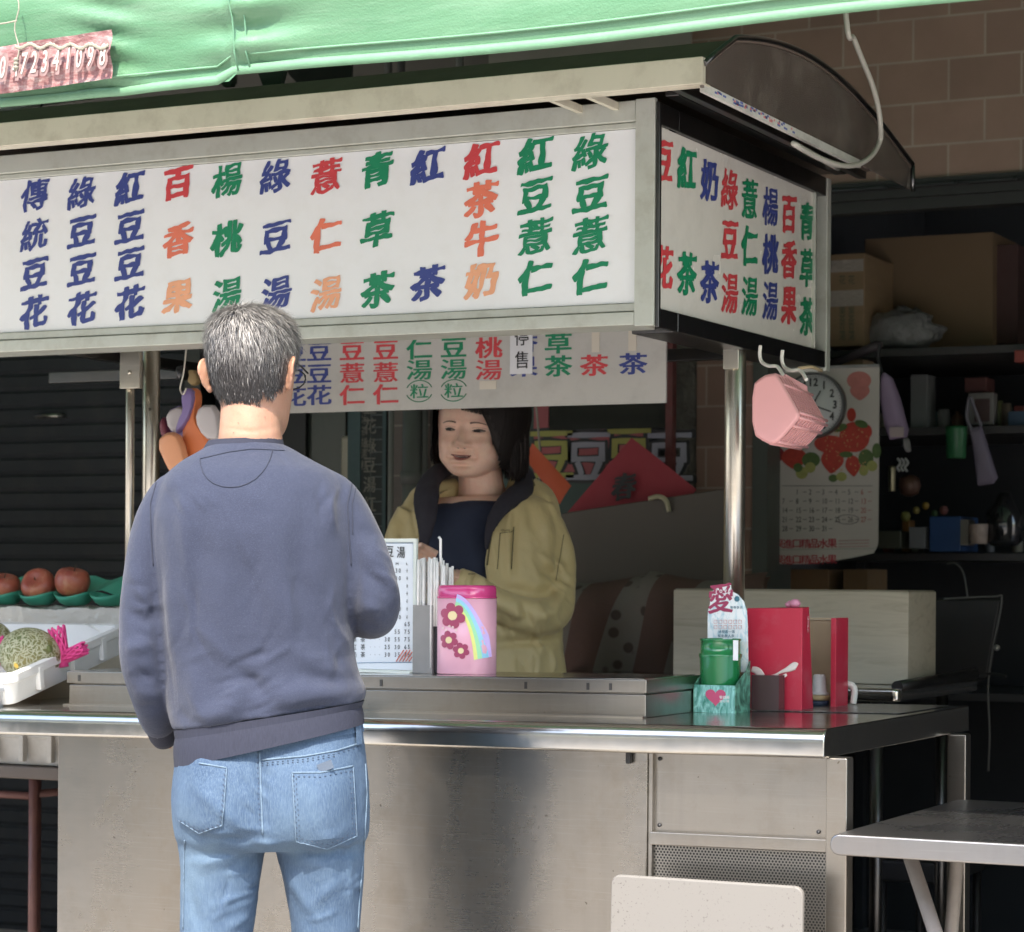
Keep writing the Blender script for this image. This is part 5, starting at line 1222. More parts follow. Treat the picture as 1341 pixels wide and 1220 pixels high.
M_sb = mat('strawberry_print', (.52, .06, .04), .5, var=.3, vs=60); M_sd = mat('strawberry_dark_print', (.28, .03, .035), .5, var=.3, vs=60); M_lf = mat('leaf_print', (.10, .16, .05), .5, var=.4, vs=60); M_gp = mat('grape_print', (.40, .40, .13), .5, var=.3, vs=50); M_pkp = mat('pink_print', (.60, .22, .20), .5, var=.2, vs=40)
def disc(g, x, y, rx, ry, mi, o_, pointy=0, rot=0):
    P = []
    for q in range(22):
        a = 2 * math.pi * q / 22; X = rx * math.cos(a); Y_ = ry * math.sin(a)
        if pointy and Y_ > 0: X *= 1 - pointy * (Y_ / ry) ** 1.5
        P.append(cp(x + X * math.cos(rot) - Y_ * math.sin(rot), y + X * math.sin(rot) + Y_ * math.cos(rot), o_))
    g.add(P, [tuple(range(22))], mi)
g = MB()
for i, (x, y, rx, ry, mi, pt_, rt) in enumerate([(1125, 498, 16, 12, 4, 0, 0), (1126, 512, 13, 12, 4, .5, 0), (1115, 543, 6, 9, 0, 0, 0), (1088, 582, 22, 12, 0, 0, .1), (1119, 572, 20, 20, 0, 0, 0), (1133, 566, 9, 11, 0, .3, .2), (1103, 584, 16, 10, 0, 0, 0),
        (1014, 596, 14, 12, 1, .6, 0), (1040, 600, 17, 14, 0, .5, 0), (1062, 602, 12, 10, 2, 0, 0), (1090, 603, 15, 17, 0, .6, .1), (1117, 610, 10, 14, 0, .6, -.1), (1134, 600, 10, 12, 2, 0, 0), (1148, 590, 6, 10, 2, 0, 0),
        (1128, 555, 9, 5, 2, 0, .3), (1100, 560, 10, 5, 2, 0, -.3), (1108, 595, 9, 4, 2, 0, 0), (1050, 619, 8, 8, 3, 0, 0), (1061, 612, 7, 7, 3, 0, 0), (1091, 626, 6, 5, 2, 0, 0), (1102, 624, 7, 6, 3, 0, 0), (1131, 616, 6, 7, 3, 0, 0), (1142, 610, 7, 7, 3, 0, 0), (1045, 612, 6, 6, 2, 0, 0)]):
    disc(g, x, y, rx, ry, mi, .0012 + .0001 * i, pt_, rt)
obj('fruit_picture', g, [M_sb, M_sd, M_lf, M_gp, M_pkp], cl)
g = MB(); random.seed(4)
for i in range(60): x, y = random.uniform(1080, 1135), random.uniform(560, 618); disc(g, x, y, .8, 1.0, 0, .0046)
obj('seeds', g, mat('seed_print', (.60, .35, .15), .6), cl)
g = MB(); gr = MB()
d = 1
rows_y = [644, 656, 668, 680, 692]; colx = [1028, 1046, 1063, 1080, 1097, 1114, 1131]
for r_ in range(5):
    for c_ in range(7):
        if r_ == 0 and c_ == 0: continue
        if d > 31: break
        for k, s in enumerate(str(d)): write(g if c_ < 6 else gr, s, cp(colx[c_] - 2 + k * 4 * .9, rows_y[r_]), U, VV, .011, .017, .006)
        p = cp(colx[c_] + 8, rows_y[r_]); (g if c_ < 6 else gr).box(p.x - .006, p.x + .006, p.y - .0004, p.y, p.z - .0008, p.z + .0008); d += 1
p = cp(1110, 680); g.tube([p + U * .035 * math.cos(R(20 * k)) + VV * .014 * math.sin(R(20 * k)) for k in range(19)], .0008, 4)
p0, p1 = cp(1024, 636), cp(1143, 636); g.tube([p0, p1], .0007, 4); 
write(g, '7', cp(1006, 623), U, VV, .05, .10, .0001); g.tube([cp(1000, 641), cp(1018, 641)], .001, 4); g.tube([cp(1000, 652), cp(1018, 652)], .0007, 4)
disc(g, 1011, 664, 5, 5, 0, .0012)
obj('date_grid', g, mat('calendar_grey_ink', (.10, .09, .09), .6), cl); obj('red_dates', gr, mat('calendar_red_ink', (.45, .12, .09), .6), cl)
g = MB()
for yy in (712, 733):
    for i, ch_ in enumerate('鴻果進口精品水果'): write(g, ch_, cp(1008.5 + i * 11.6, yy - i * .1), U, VV, .031, .029, .016)
p0, p1 = cp(1104, 709), cp(1138, 708)
for k in range(3): g.tube([cp(1098, 708 + k * 4), cp(1138, 707 + k * 4)], .0006, 4)
obj('red_lettering', g, mat('calendar_red', (.50, .06, .08), .6), cl)
pa = cp(1000, 669); pb = cp(1012, 700); g = MB().box(pa.x, pb.x, YCAL - .0015, YCAL - .0008, pb.z, pa.z); g.tube([cp(1005, 720), cp(1148, 718)], .0006, 4); obj('green_band', g, mat('calendar_green', (.32, .42, .36), .6), cl)
# shelf with boxes
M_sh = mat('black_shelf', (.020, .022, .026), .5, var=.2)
rk_ = thing('shelf_rack', (.2, 3.6, 0), 'tall dark storage rack in the dim shop behind the calendar', 'rack')
def zat(y, Y): return at(1200, y, Y=Y).z
xA = at(1083, 500, Y=3.1).x - .15; xB = 2.6
for i, (y, Yd) in enumerate(((456, 3.1), (560, 3.3), (724, 3.3), (905, 3.3))):
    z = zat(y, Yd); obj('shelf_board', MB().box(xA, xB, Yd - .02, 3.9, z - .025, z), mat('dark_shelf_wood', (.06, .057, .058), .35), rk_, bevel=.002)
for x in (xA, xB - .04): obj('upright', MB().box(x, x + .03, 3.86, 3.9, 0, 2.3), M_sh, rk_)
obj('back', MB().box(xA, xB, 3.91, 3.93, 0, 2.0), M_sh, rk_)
M_cb = mat('cardboard', (.33, .23, .13), .75, var=.1, vs=5, stretch=(1, 1, 8), dirt=.2); M_cbd = mat('dark_cardboard', (.26, .18, .105), .8, var=.15, vs=4)
cb = pbox('cardboard_box', 1086, 332, 1132, 453, 3.12, .3, M_cb, 'tan cardboard box with shiny clear tape bands at the end of the side sign', 'box')
zc = [at(1108, y, Y=3.12).z for y in (340, 356, 380, 401)]
xa, xb = at(1087, 400, Y=3.12).x, at(1131, 400, Y=3.12).x
for z1, z0 in ((zc[0], zc[1]), (zc[2], zc[3])):
    g = MB().grid(40, 8, lambda u, v: Vector((xa + (xb - xa) * u, 3.118 - .003 * abs(noise.noise(Vector((u * 4, v * 9, z0 * 9)))), z0 + (z1 - z0) * v)))
    obj('tape', g, mat('clear_tape', (.50, .45, .38), .15, var=.3, vs=60, stretch=(1, 1, 6), bs=.8, bscale=60, bdist=.006, coat=.6), cb)
g = MB()
for i in range(5):
    for k in range(2): write(g, '花果茶豆湯'[i], at(1103 + 12 * k, 366 + (i * 13 if i < 1 else 30 + i * 11), Y=3.118), U, VV, .022, .03, .004)
obj('lettering', g, mat('box_print_green', (.12, .14, .09), .7), cb)
cb2 = pbox('large_cardboard_box', 1132, 308, 1300, 455, 3.45, .4, M_cbd, 'large dim cardboard box on the top shelf behind the crumpled plastic bag', 'box')
o = pbox('flat_carton', 1303, 320, 1333, 450, 3.5, .2, mat('maroon_carton', (.10, .055, .05), .7), 'narrow dark maroon carton standing right of the large cardboard box', 'carton')
g = MB(); cx_b, cz_b = at(1172, 432, Y=3.15).x, at(1172, 432, Y=3.15).z; rings = []
for i in range(25):
    th = math.pi * i / 24
    rings.append([Vector((cx_b + .12 * math.sin(th) * math.cos(a_) * (1 + .35 * noise.noise(Vector((math.cos(a_) * 3, math.sin(a_) * 3, i * .4)))), 3.22 + .07 * math.sin(th) * math.sin(a_), cz_b + .072 * math.cos(th) * (1 + .35 * noise.noise(Vector((a_, i * .5, 2)))))) for a_ in [2 * math.pi * j / 40 for j in range(40)]])
g.loft(rings); o = obj('plastic_bag', g, mat('grey_plastic_bag', (.24, .24, .235), .3, var=.4, vs=18, bs=1, bscale=30, bdist=.012)); tag(o, 'crumpled grey plastic bag beside the taped cardboard box', 'bag')
o = obj('umbrella', MB().tube([at(1085, 478, Y=2.95), at(1150, 452, Y=2.95), at(1156, 450, Y=2.95)], [.012, .016, .006], 10), mat('dark_mauve', (.09, .07, .08), .5)); tag(o, 'dark folded rod lying slantwise above the calendar', 'rod')
o = pbox('carton', 1080, 471, 1131, 485, 3.0, .1, M_cbd, 'thin tan carton strip just above the calendar top', 'carton')
o = pbox('carton', 1022, 745, 1085, 790, 2.95, .2, mat('brown_carton', (.20, .12, .06), .8), 'left brown carton under the calendar', 'carton', group='brown cartons under the calendar')
o = pbox('carton', 1104, 745, 1136, 790, 2.95, .2, MATS['brown_carton'], 'right brown carton under the calendar', 'carton', group='brown cartons under the calendar')
# objects on the shelves
M_lav = mat('lavender_cloth', (.34, .25, .38), .6, var=.1, vs=12); M_lav2 = mat('pale_lavender_cloth', (.20, .17, .23), .7, var=.1)
def cloth(name, P, Y, m, label, cat_):
    fr_ = [at(x, y, Y=Y) for x, y in P]; c_ = sum(fr_, Vector()) / len(fr_)
    g = MB().loft([[p + Vector((0, .02, 0)) for p in fr_], fr_, [p.lerp(c_, .15) + Vector((0, -.012, 0)) for p in fr_], [p.lerp(c_, .6) + Vector((0, -.02, 0)) for p in fr_]]); o = obj(name, g, m, bevel=.003); tag(o, label, cat_); return o
o = cloth('glove_bag', [(1153, 492), (1157, 487), (1167, 494), (1177, 520), (1188, 562), (1186, 572), (1165, 576), (1158, 556), (1152, 520)], 2.72, M_lav, 'lavender cloth pouch hanging beside the calendar', 'pouch')
obj('patch', MB().box(at(1166, 560, Y=2.7).x, at(1184, 560, Y=2.7).x, 2.693, 2.699, at(1175, 572, Y=2.7).z, at(1175, 559, Y=2.7).z), mat('pale_patch', (.45, .36, .36), .6), o)
g = MB().tube(smoothpts([at(1155, 488, Y=2.74), at(1150, 470, Y=2.74), at(1152, 450, Y=2.74)]), .006, 8); tag(obj('cord', g, M_black), 'dark cord above the lavender pouch', 'cord')
cloth('cloth_strip', [(1184, 572), (1189, 575), (1191, 590), (1187, 592), (1183, 584)], 2.8, mat('white_rag', (.32, .31, .30), .7), 'small white rag below the lavender pouch', 'rag')
cloth('apron', [(1270, 562), (1284, 557), (1305, 625), (1300, 633), (1280, 636), (1276, 600)], 3.0, M_lav2, 'pale grey lavender apron hanging in the dark on the right', 'apron')
tag(obj('apron_strap', MB().tube(smoothpts([at(1272, 562, Y=3.0), at(1266, 545, Y=3.0), at(1270, 520, Y=3.0), at(1276, 535, Y=3.0), at(1285, 558, Y=3.0)]), .006, 6), mat('strap_grey', (.16, .15, .18), .7)), 'loop strap of the hanging apron', 'strap')
def plathe(name, x, y0, y1, w, Y, m, label, cat_, prof=None):
    c_ = at(x, y1, Y=Y); z1 = at(x, y0, Y=Y).z; r_ = w / 2 / 3200 * (at(x, y0, Y=Y) - CAM).dot(FV); h_ = z1 - c_.z
    prof = prof or [(.85, 0), (.9, .02), (1, .9), (1, 1), (.9, 1), (.85, .9), (0, .1)]
    o = obj(name, MB().lathe([(r_ * a_, h_ * b_) for a_, b_ in prof], c_, 28), m); tag(o, label, cat_); return o
plathe('green_bucket', 1252, 558, 600, 28, 3.1, mat('dark_green_plastic', (.03, .15, .06), .4), 'small dark green bucket hanging left of the apron', 'bucket')
plathe('thermos', 1168, 610, 643, 10, 2.85, mat('brass_flask', (.34, .31, .20), .3, .8), 'slim pale metal flask hanging under the lavender pouch', 'flask')
plathe('round_pan', 1191, 622, 650, 30, 2.95, mat('brown_pan', (.11, .055, .04), .4, .2), 'round brown pan hanging beside the slim flask', 'pan', [(.3, 0), (.8, .15), (1, .5), (.85, .85), (.4, 1), (0, 1)])
g = MB()
for k in range(3): g.tube(smoothpts([at(1175 + k * 5, 600, Y=2.8), at(1179 + k * 5, 606, Y=2.8), at(1175 + k * 5, 612, Y=2.8), at(1178 + k * 5, 617, Y=2.8)]), .004, 6)
tag(obj('key_tags', g, mat('white_tags', (.42, .42, .42), .4)), 'white curled key tags hanging under the pouch', 'tags')
pbox('blue_basket', 1217, 676, 1258, 722, 3.2, .2, mat('blue_plastic', (.03, .08, .22), .45), 'dark blue plastic basket on the lower shelf', 'basket')
plathe('patterned_tin', 1281, 686, 712, 26, 3.2, mat('patterned_tin_print', (.36, .28, .24), .4, var=.6, vs=50), 'round tin with pinkish pattern on the lower shelf', 'tin')
plathe('glass_jar', 1315, 645, 715, 48, 3.25, mat('dark_jar', (.02, .02, .022), .06, coat=1), 'big dark glass jar at the right end of the lower shelf', 'jar', [(.7, 0), (1, .1), (1, .6), (.6, .8), (.45, .9), (.3, 1), (0, 1)])
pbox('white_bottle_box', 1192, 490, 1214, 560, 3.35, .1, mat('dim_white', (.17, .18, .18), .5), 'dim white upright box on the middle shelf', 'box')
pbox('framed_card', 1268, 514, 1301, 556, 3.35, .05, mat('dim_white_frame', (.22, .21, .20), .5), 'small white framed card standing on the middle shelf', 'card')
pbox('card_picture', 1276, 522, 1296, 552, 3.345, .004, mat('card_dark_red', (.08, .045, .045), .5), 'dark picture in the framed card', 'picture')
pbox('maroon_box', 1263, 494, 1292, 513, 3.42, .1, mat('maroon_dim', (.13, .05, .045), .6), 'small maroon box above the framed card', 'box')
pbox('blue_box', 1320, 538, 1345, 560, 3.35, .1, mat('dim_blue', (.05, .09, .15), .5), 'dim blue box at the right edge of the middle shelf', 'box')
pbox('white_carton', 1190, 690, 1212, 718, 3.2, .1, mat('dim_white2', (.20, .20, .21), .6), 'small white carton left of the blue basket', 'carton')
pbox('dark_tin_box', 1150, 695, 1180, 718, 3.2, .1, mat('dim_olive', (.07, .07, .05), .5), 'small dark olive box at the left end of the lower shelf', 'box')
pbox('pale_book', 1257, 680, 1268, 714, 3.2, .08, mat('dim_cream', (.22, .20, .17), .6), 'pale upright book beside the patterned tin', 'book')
pbox('red_packet', 1328, 458, 1345, 474, 3.0, .06, mat('red_packet', (.28, .05, .04), .5), 'small red packet under the top shelf at the right edge', 'packet')
random.seed(11)
for i, (x, y, w_, cl_) in enumerate([(1200, 668, 10, (.28, .22, .06)), (1186, 676, 14, (.22, .20, .05)), (1212, 662, 10, (.30, .18, .03)), (1236, 668, 12, (.22, .08, .07)), (1224, 672, 9, (.08, .14, .06))]):
    plathe('small_fruit', x, y - w_ / 2, y + w_ / 2, w_, 3.25, mat('small_fruit_%d' % i, cl_, .5), ['yellow', 'olive', 'orange', 'reddish', 'green'][i] + ' small round fruit heaped on the lower shelf', 'fruit', [(.0, 0), (.7, .12), (1, .5), (.7, .88), (0, 1)])
# dark chair in the shop
dc = thing('dark_chair', (.1, 2.9, 0), 'black shop chair with thin pale piping at the right behind the cart', 'chair')
Yd = 2.4
P = [at(1192, 783, Y=Yd), at(1312, 783, Y=Yd), at(1293, 890, Y=Yd), at(1200, 895, Y=Yd)]
g = MB().loft([[p + Vector((0, .03, 0)) for p in P], P]); obj('backrest', g, M_black, dc, bevel=.01)
obj('piping', MB().tube(smoothpts([at(1236, 784, Y=Yd - .005), at(1300, 781, Y=Yd - .005), at(1312, 786, Y=Yd - .005), at(1300, 850, Y=Yd - .005), at(1294, 900, Y=Yd - .005), at(1296, 960, Y=Yd - .005), at(1294, 1010, Y=Yd)]), .0028, 6), mat('chair_piping', (.14, .14, .14), .3), dc)
obj('seat', MB().box(P[3].x, P[2].x, Yd - .38, Yd, .42, .48), M_black, dc, bevel=.01)
for x in (P[3].x + .02, P[2].x - .02):
    for y in (Yd - .36, Yd - .02): obj('leg', MB().tube([(x, y, 0), (x, y, .42)], .012, 8), M_black, dc)
obj('armrest', MB().tube(smoothpts([at(1278, 885, Y=Yd - .1), at(1298, 882, Y=Yd - .1), at(1318, 886, Y=Yd - .1)]), .004, 6), M_black, dc)
c_ = at(1306, 848, Y=Yd - .02); obj('knob', MB().lathe([(0, 0), (.008, 0), (.009, .006), (0, .01)], c_, 12, M=RX90), mat('knob_grey', (.35, .35, .34), .3), dc)
tag(obj('thin_wire', MB().tube(smoothpts([at(1240, 738, Y=2.9), at(1252, 738, Y=2.9), at(1262, 752, Y=2.9), at(1268, 790, Y=2.9)]), .0025, 6), mat('dim_wire', (.16, .16, .15), .4)), 'thin curved wire over the dark shop chair', 'wire')
# things above the canopy, left
o = obj('fluorescent_lamp', MB().tube([at(-20, 140, Y=.9), at(104, 121, Y=.9)], .020, 16), mat('lamp_tube_white', (.8, .8, .8), .3)); tag(o, 'white tube lamp body under the left end of the awning', 'lamp')
p0, p1 = at(97, 124, Y=.9), at(122, 121, Y=.9)
o = obj('lamp_socket', MB().tube([p0, p1], .017, 16), M_alu); tag(o, 'short grey socket at the end of the white tube lamp', 'lamp socket')
wp = smoothpts([at(45, 155, Y=.8), at(60, 128, Y=.8), at(70, 117, Y=.8), at(84, 122, Y=.8), at(90, 112, Y=.8)]); tag(obj('lamp_wire', MB().tube(wp, .003, 6), M_black), 'thin dark wire beside the white tube lamp', 'wire')
def flat(name, P, Y, m, label, cat_, t=.01):
    f_ = [at(x, y, Y=Y) for x, y in P]; g = MB().loft([[p + Vector((0, t, 0)) for p in f_], f_], smooth=False); o = obj(name, g, m); tag(o, label, cat_); return o
flat('hanging_cloth', [(338, 96), (372, 92), (366, 115), (360, 124), (350, 123), (344, 112)], .4, mat('dark_green_cloth', (.02, .035, .025), .8), 'small dark cloth tail hanging below the awning seam', 'cloth', .015)
flat('hanging_cloth', [(286, 103), (306, 101), (303, 112), (292, 113)], .4, MATS['dark_green_cloth'], 'shorter dark cloth tail left of the awning seam', 'cloth', .015)
flat('dark_valance', [(374, 92), (460, 83), (460, 120), (396, 126), (392, 112)], 1.6, mat('dark_grey_cloth', (.035, .036, .036), .8), 'dark cloth piece behind the awning above the middle of the cart roof', 'cloth')
flat('white_pillar', [(640, 62), (905, 30), (905, 90), (640, 112)], 2.5, mat('dim_white_wall', (.26, .235, .21), .7), 'pale wall panel behind the roof edge above the right half of the sign', 'wall panel')
for i, (x0, x1, cl_) in enumerate(((300, 312, .03), (505, 512, .10), (518, 533, .04), (598, 606, .12))):
    g = MB().tube([at((x0 + x1) / 2, 110, Y=2.3), at((x0 + x1) / 2, 40, Y=2.3)], .012, 10); tag(obj('wall_pipe', g, mat('wall_pipe_%d' % i, (cl_, cl_, cl_ * .95), .5)), ['thin dark pipe above the left half of the sign', 'pale thin pipe above the sign middle', 'dark pipe right of the pale thin pipe', 'pale pipe above the word column with the milk tea'][i], 'pipe')

# ============================================================ STREET BEHIND THE CAMERA (seen in reflections)
M_wallb = brickm('far_facade', (.50, .44, .36), (.45, .40, .33), (.38, .33, .28), .6, .3, .5)
fb = thing('opposite_building', (0, -17, 0), 'beige shop row across the street, behind the photographer', 'building')
g = MB()
for i in range(7):
    x = -21 + i * 6; g.box(x, x + .6, -17, -16.6, 0, 3.2)
g.box(-21, 21, -17.2, -16.7, 3.2, 9.5)
obj('wall', g, M_wallb, fb)
g = MB()
for i in range(7):
    for j in range(2): x = -20 + i * 6; z = 4.2 + j * 2.7; g.box(x, x + 1.8, -16.7, -16.66, z, z + 1.4); g.box(x + 2.4, x + 4.2, -16.7, -16.66, z, z + 1.4)
obj('window', g, mat('dark_window', (.05, .06, .07), .1), fb)
g = MB()
for i in range(6): x = -20.4 + i * 6; g.box(x, x + 5.4, -18.2, -18.1, 0, 3.2)
obj('shop_front', g, mat('shop_front', (.30, .27, .24), .5, var=.5, vs=.7), fb)

def added_bin(x, y, label):  # unseen bin, put in to darken the reflection in the steel front
    t = thing('reflection_bin', (x, y, 0), label, 'added waste bin')
    M_b = mat('dark_bin_plastic', (.03, .04, .035), .45, bs=.1)
    rg = lambda w_, d_, z: [Vector((x + a, y + b, z)) for a, b in rrect(-w_, w_, -d_, d_, .04)]
    obj('body', MB().loft([rg(.20, .22, .06), rg(.24, .27, .95), rg(.27, .30, .96), rg(.27, .30, 1.0)], smooth=False), M_b, t)
    obj('lid', MB().loft([rg(.275, .305, 1.001), rg(.27, .30, 1.03), rg(.20, .22, 1.07)], smooth=False), M_b, t)
    for s_ in (-1, 1): obj('wheel', MB().tube([(x + s_ * .22, y - .24, .1), (x + s_ * .27, y - .24, .1)], .1, 20), M_black, t)
    obj('handle', MB().tube([(x - .2, y - .33, .98), (x + .2, y - .33, .98)], .015, 8), M_b, t)
added_bin(-4.6, -3.9, 'dark wheeled bin added for its reflection in the cart front, outside the picture')

# more small goods on the shelves
random.seed(31)
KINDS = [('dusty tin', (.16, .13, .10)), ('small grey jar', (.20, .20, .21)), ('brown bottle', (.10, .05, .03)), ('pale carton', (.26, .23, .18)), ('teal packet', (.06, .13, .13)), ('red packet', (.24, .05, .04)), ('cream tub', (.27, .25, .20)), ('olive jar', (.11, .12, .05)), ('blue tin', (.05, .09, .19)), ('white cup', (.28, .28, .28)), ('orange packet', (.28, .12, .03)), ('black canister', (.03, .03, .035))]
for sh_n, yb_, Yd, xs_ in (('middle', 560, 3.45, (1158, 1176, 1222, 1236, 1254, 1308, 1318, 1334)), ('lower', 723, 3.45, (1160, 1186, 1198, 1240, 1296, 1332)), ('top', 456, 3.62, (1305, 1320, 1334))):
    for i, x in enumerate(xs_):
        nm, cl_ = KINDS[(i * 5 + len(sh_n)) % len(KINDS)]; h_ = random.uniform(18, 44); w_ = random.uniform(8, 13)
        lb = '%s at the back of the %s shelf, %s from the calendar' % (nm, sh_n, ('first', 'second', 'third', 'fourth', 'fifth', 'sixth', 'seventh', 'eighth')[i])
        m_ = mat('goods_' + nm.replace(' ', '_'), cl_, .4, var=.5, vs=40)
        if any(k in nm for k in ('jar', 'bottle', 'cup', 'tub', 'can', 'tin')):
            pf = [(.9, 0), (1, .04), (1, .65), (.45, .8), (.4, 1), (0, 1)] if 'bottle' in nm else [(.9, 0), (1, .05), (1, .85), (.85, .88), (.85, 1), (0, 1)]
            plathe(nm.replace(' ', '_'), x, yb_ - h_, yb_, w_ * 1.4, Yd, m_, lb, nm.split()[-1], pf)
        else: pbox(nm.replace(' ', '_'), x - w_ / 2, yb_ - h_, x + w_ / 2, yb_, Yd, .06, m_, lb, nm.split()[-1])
# ============================================================ PEOPLE
def skinm(name, c1, c2, rough=.5):
    m, n, p = newmat(name); v = coords(n)
    c = mixc(n, noi(n, v, 14, 4), c1, c2); c = mixc(n, ramp(n, noi(n, v, 26, 5, .7), [(.45, 0), (.75, .45)]), c, (c1[0], c1[1] * .72, c1[2] * .68)); c = mixc(n, ramp(n, noi(n, v, 320, 2), [(.45, 0), (.8, .35)]), c, tuple(x * .75 for x in c1))
    n.links.new(c, p.inputs['Base Color']); p.inputs['Roughness'].default_value = rough
    p.inputs['Subsurface Weight'].default_value = .13; p.inputs['Subsurface Radius'].default_value = (1, .3, .12); p.inputs['Subsurface Scale'].default_value = .012
    bump(n, p, noi(n, v, 500, 3), .12, .0008); return m
def sring(C, ax, W, ay, Dp, n=48, ex=2.3, t0=0, t1=2 * math.pi, closed=True):
    out = []
    for j in range(n):
        a = t0 + (t1 - t0) * j / (n if closed else n - 1); c_, s_ = math.cos(a), math.sin(a)
        k = (abs(c_) ** ex + abs(s_) ** ex) ** (-1 / ex)
        out.append(C + ax * (W * k * c_) + ay * (Dp * k * s_))
    return out
def ringlv(D0, xl, yl, xr, yr, bc, hd, n=48, ex=2.3, grow=0):
    A = at(xl, yl, D=D0 + bc); B = at(xr, yr, D=D0 + bc); C = (A + B) / 2; v = (B - A) / 2; W = v.length
    return sring(C, v.normalized(), W + grow, FV, hd + grow, n, ex)
def sm_rings(keys, m=4):
    """catmull-rom through key tuples"""
    out = []
    for i in range(len(keys) - 1):
        p0, p1, p2, p3 = [np.array(keys[min(max(k, 0), len(keys) - 1)], float) for k in (i - 1, i, i + 1, i + 2)]
        for k in range(m):
            t = k / m; out.append(.5 * (2 * p1 + (p2 - p0) * t + (2 * p0 - 5 * p1 + 4 * p2 - p3) * t * t + (3 * p1 - p0 - 3 * p2 + p3) * t ** 3))
    out.append(np.array(keys[-1], float)); return out
def limb(mb, D0, keys, grow=0, flat=1.0, n=24):
    """keys: (px, py, b, radius)"""
    K = sm_rings(keys, 5); mb.tube([at(k[0], k[1], D=D0 + k[2]) for k in K], [((k[3] + grow), (k[3] + grow) * flat) for k in K], n)
def hand(mb, M, side=1, curl=.5):
    """palm at the origin, fingers along +y, thumb on the +x*side flank, palm facing -z"""
    T = lambda x, y, z: M @ Vector((x * side, y, z))
    mb.tube([T(0, -.03, 0), T(0, 0, 0), T(.0, .03, 0), T(0, .06, -.002), T(0, .085, -.004)], [(.021, .017), (.030, .016), (.038, .015), (.040, .014), (.036, .011)], 16)
    for i, (x, L) in enumerate(((.030, .070), (.010, .080), (-.010, .074), (-.029, .058))):
        p = Vector((x, .082, -.003)); pts = [p - Vector((0, .02, 0)), p]; a = 0
        for s_, seg in enumerate((.45, .3, .25)):
            a += curl * (.75, .9, .6)[s_]; p = p + Vector((0, L * seg * math.cos(a), -L * seg * math.sin(a))); pts.append(p)
        mb.tube([T(*q) for q in pts], [.0095, .0092, .0085, .0078, .0062], 10)
    pts = [(.022, .005, -.004), (.040, .028, -.012), (.052, .050, -.022), (.052, .070, -.034)]
    mb.tube([T(*q) for q in pts], [.013, .0115, .0098, .0075], 10)
HK = [(-.118, .016, .080, .052), (-.114, .030, .088, .030), (-.104, .044, .094, .0), (-.085, .055, .095, -.025), (-.062, .062, .093, -.048), (-.035, .0685, .092, -.068), (-.008, .073, .091, -.085),
      (.022, .0765, .092, -.096), (.050, .0775, .090, -.099), (.075, .074, .083, -.095), (.095, .063, .067, -.081), (.108, .047, .046, -.060), (.116, .026, .020, -.035), (.1185, .006, -.002, -.012)]
def head_rings(T, sw=1, sf=1, sz=1, grow=0, n=64, zmin=None):
    R_ = []
    for z, w, f, b in sm_rings(HK, 5):
        w, f, b, z = (w + grow) * sw, (f + grow) * sf, (b - grow) * sf, z * sz + grow * (z / .118)
        if zmin is not None and z < zmin: continue
        R_.append([T @ p for p in sring(Vector((0, (f + b) / 2, z)), Vector((1, 0, 0)), w, Vector((0, 1, 0)), (f - b) / 2, n, 2.25)])
    return R_
def ear(mb, T, s):
    C = lambda x, y, z: T @ Vector((s * x, y, z))
    rim = [(.070, .004, -.026), (.080, -.004, -.024), (.086, -.014, -.010), (.090, -.020, .008), (.090, -.016, .022), (.084, -.004, .030), (.077, .006, .026), (.073, .010, .012)]
    mb.tube(smoothpts([C(*p) for p in rim], 4), .0042, 8)
    mb.loft([[C(p[0] - .004, p[1] * .9, p[2] * .92) for p in rim], [C(p[0] - .0085, p[1] * .9 + .001, p[2] * .92) for p in rim]])
    mb.tube([C(.072, .004, -.022), C(.078, -.002, -.029), C(.074, .002, -.033)], [.006, .0062, .003], 8)
    mb.tube([C(.074, .002, .014), C(.081, -.008, .004), C(.078, -.004, -.012)], .003, 6)
def skin_piece(name, V, fs, m, parent, label=None):
    o = obj(name, mb_from(V, fs), m, parent); return o

# ------------------------------------------------------------ MAN (seen from behind)
D0 = 4.58
MROOT = at(332, 1000, D=D0); MROOT.z = 0
TOR = [(285, 577, 368, 580, .03, .058), (262, 590, 388, 590, .025, .070), (238, 604, 412, 604, .012, .084), (216, 624, 440, 620, .0, .102), (204, 655, 458, 650, -.006, .115), (199, 692, 466, 690, -.008, .124),
       (198, 740, 467, 740, .0, .126), (202, 800, 464, 795, .008, .124), (208, 860, 464, 845, .015, .122), (216, 905, 470, 880, .018, .126), (222, 935, 479, 903, .018, .132), (228, 955, 477, 917, .018, .130)]
HEM = [(230, 966, 474, 925, .018, .128), (228, 980, 476, 934, .016, .130), (229, 1003, 477, 947, .012, .130)]
ARML = [(262, 650, .01, .050), (232, 655, .0, .054), (207, 695, -.005, .049), (193, 745, -.01, .044), (187, 810, -.012, .043), (188, 865, -.01, .043), (198, 910, .02, .039), (206, 938, .06, .034), (210, 950, .085, .031)]
ARMR = [(395, 650, .01, .052), (428, 656, .0, .058), (460, 698, -.005, .053), (478, 740, -.012, .051), (489, 785, -.012, .050), (486, 805, .035, .047), (472, 803, .11, .042), (455, 795, .20, .036), (446, 790, .235, .033)]
LEGL = [(288, 1040, .015, .088), (290, 1100, .01, .083), (289, 1140, .008, .077), (285, 1200, .008, .071), (281, 1280, .008, .064), (277, 1360, .012, .058), (275, 1440, .01, .058), (274, 1520, .015, .052), (274, 1600, .02, .052)]
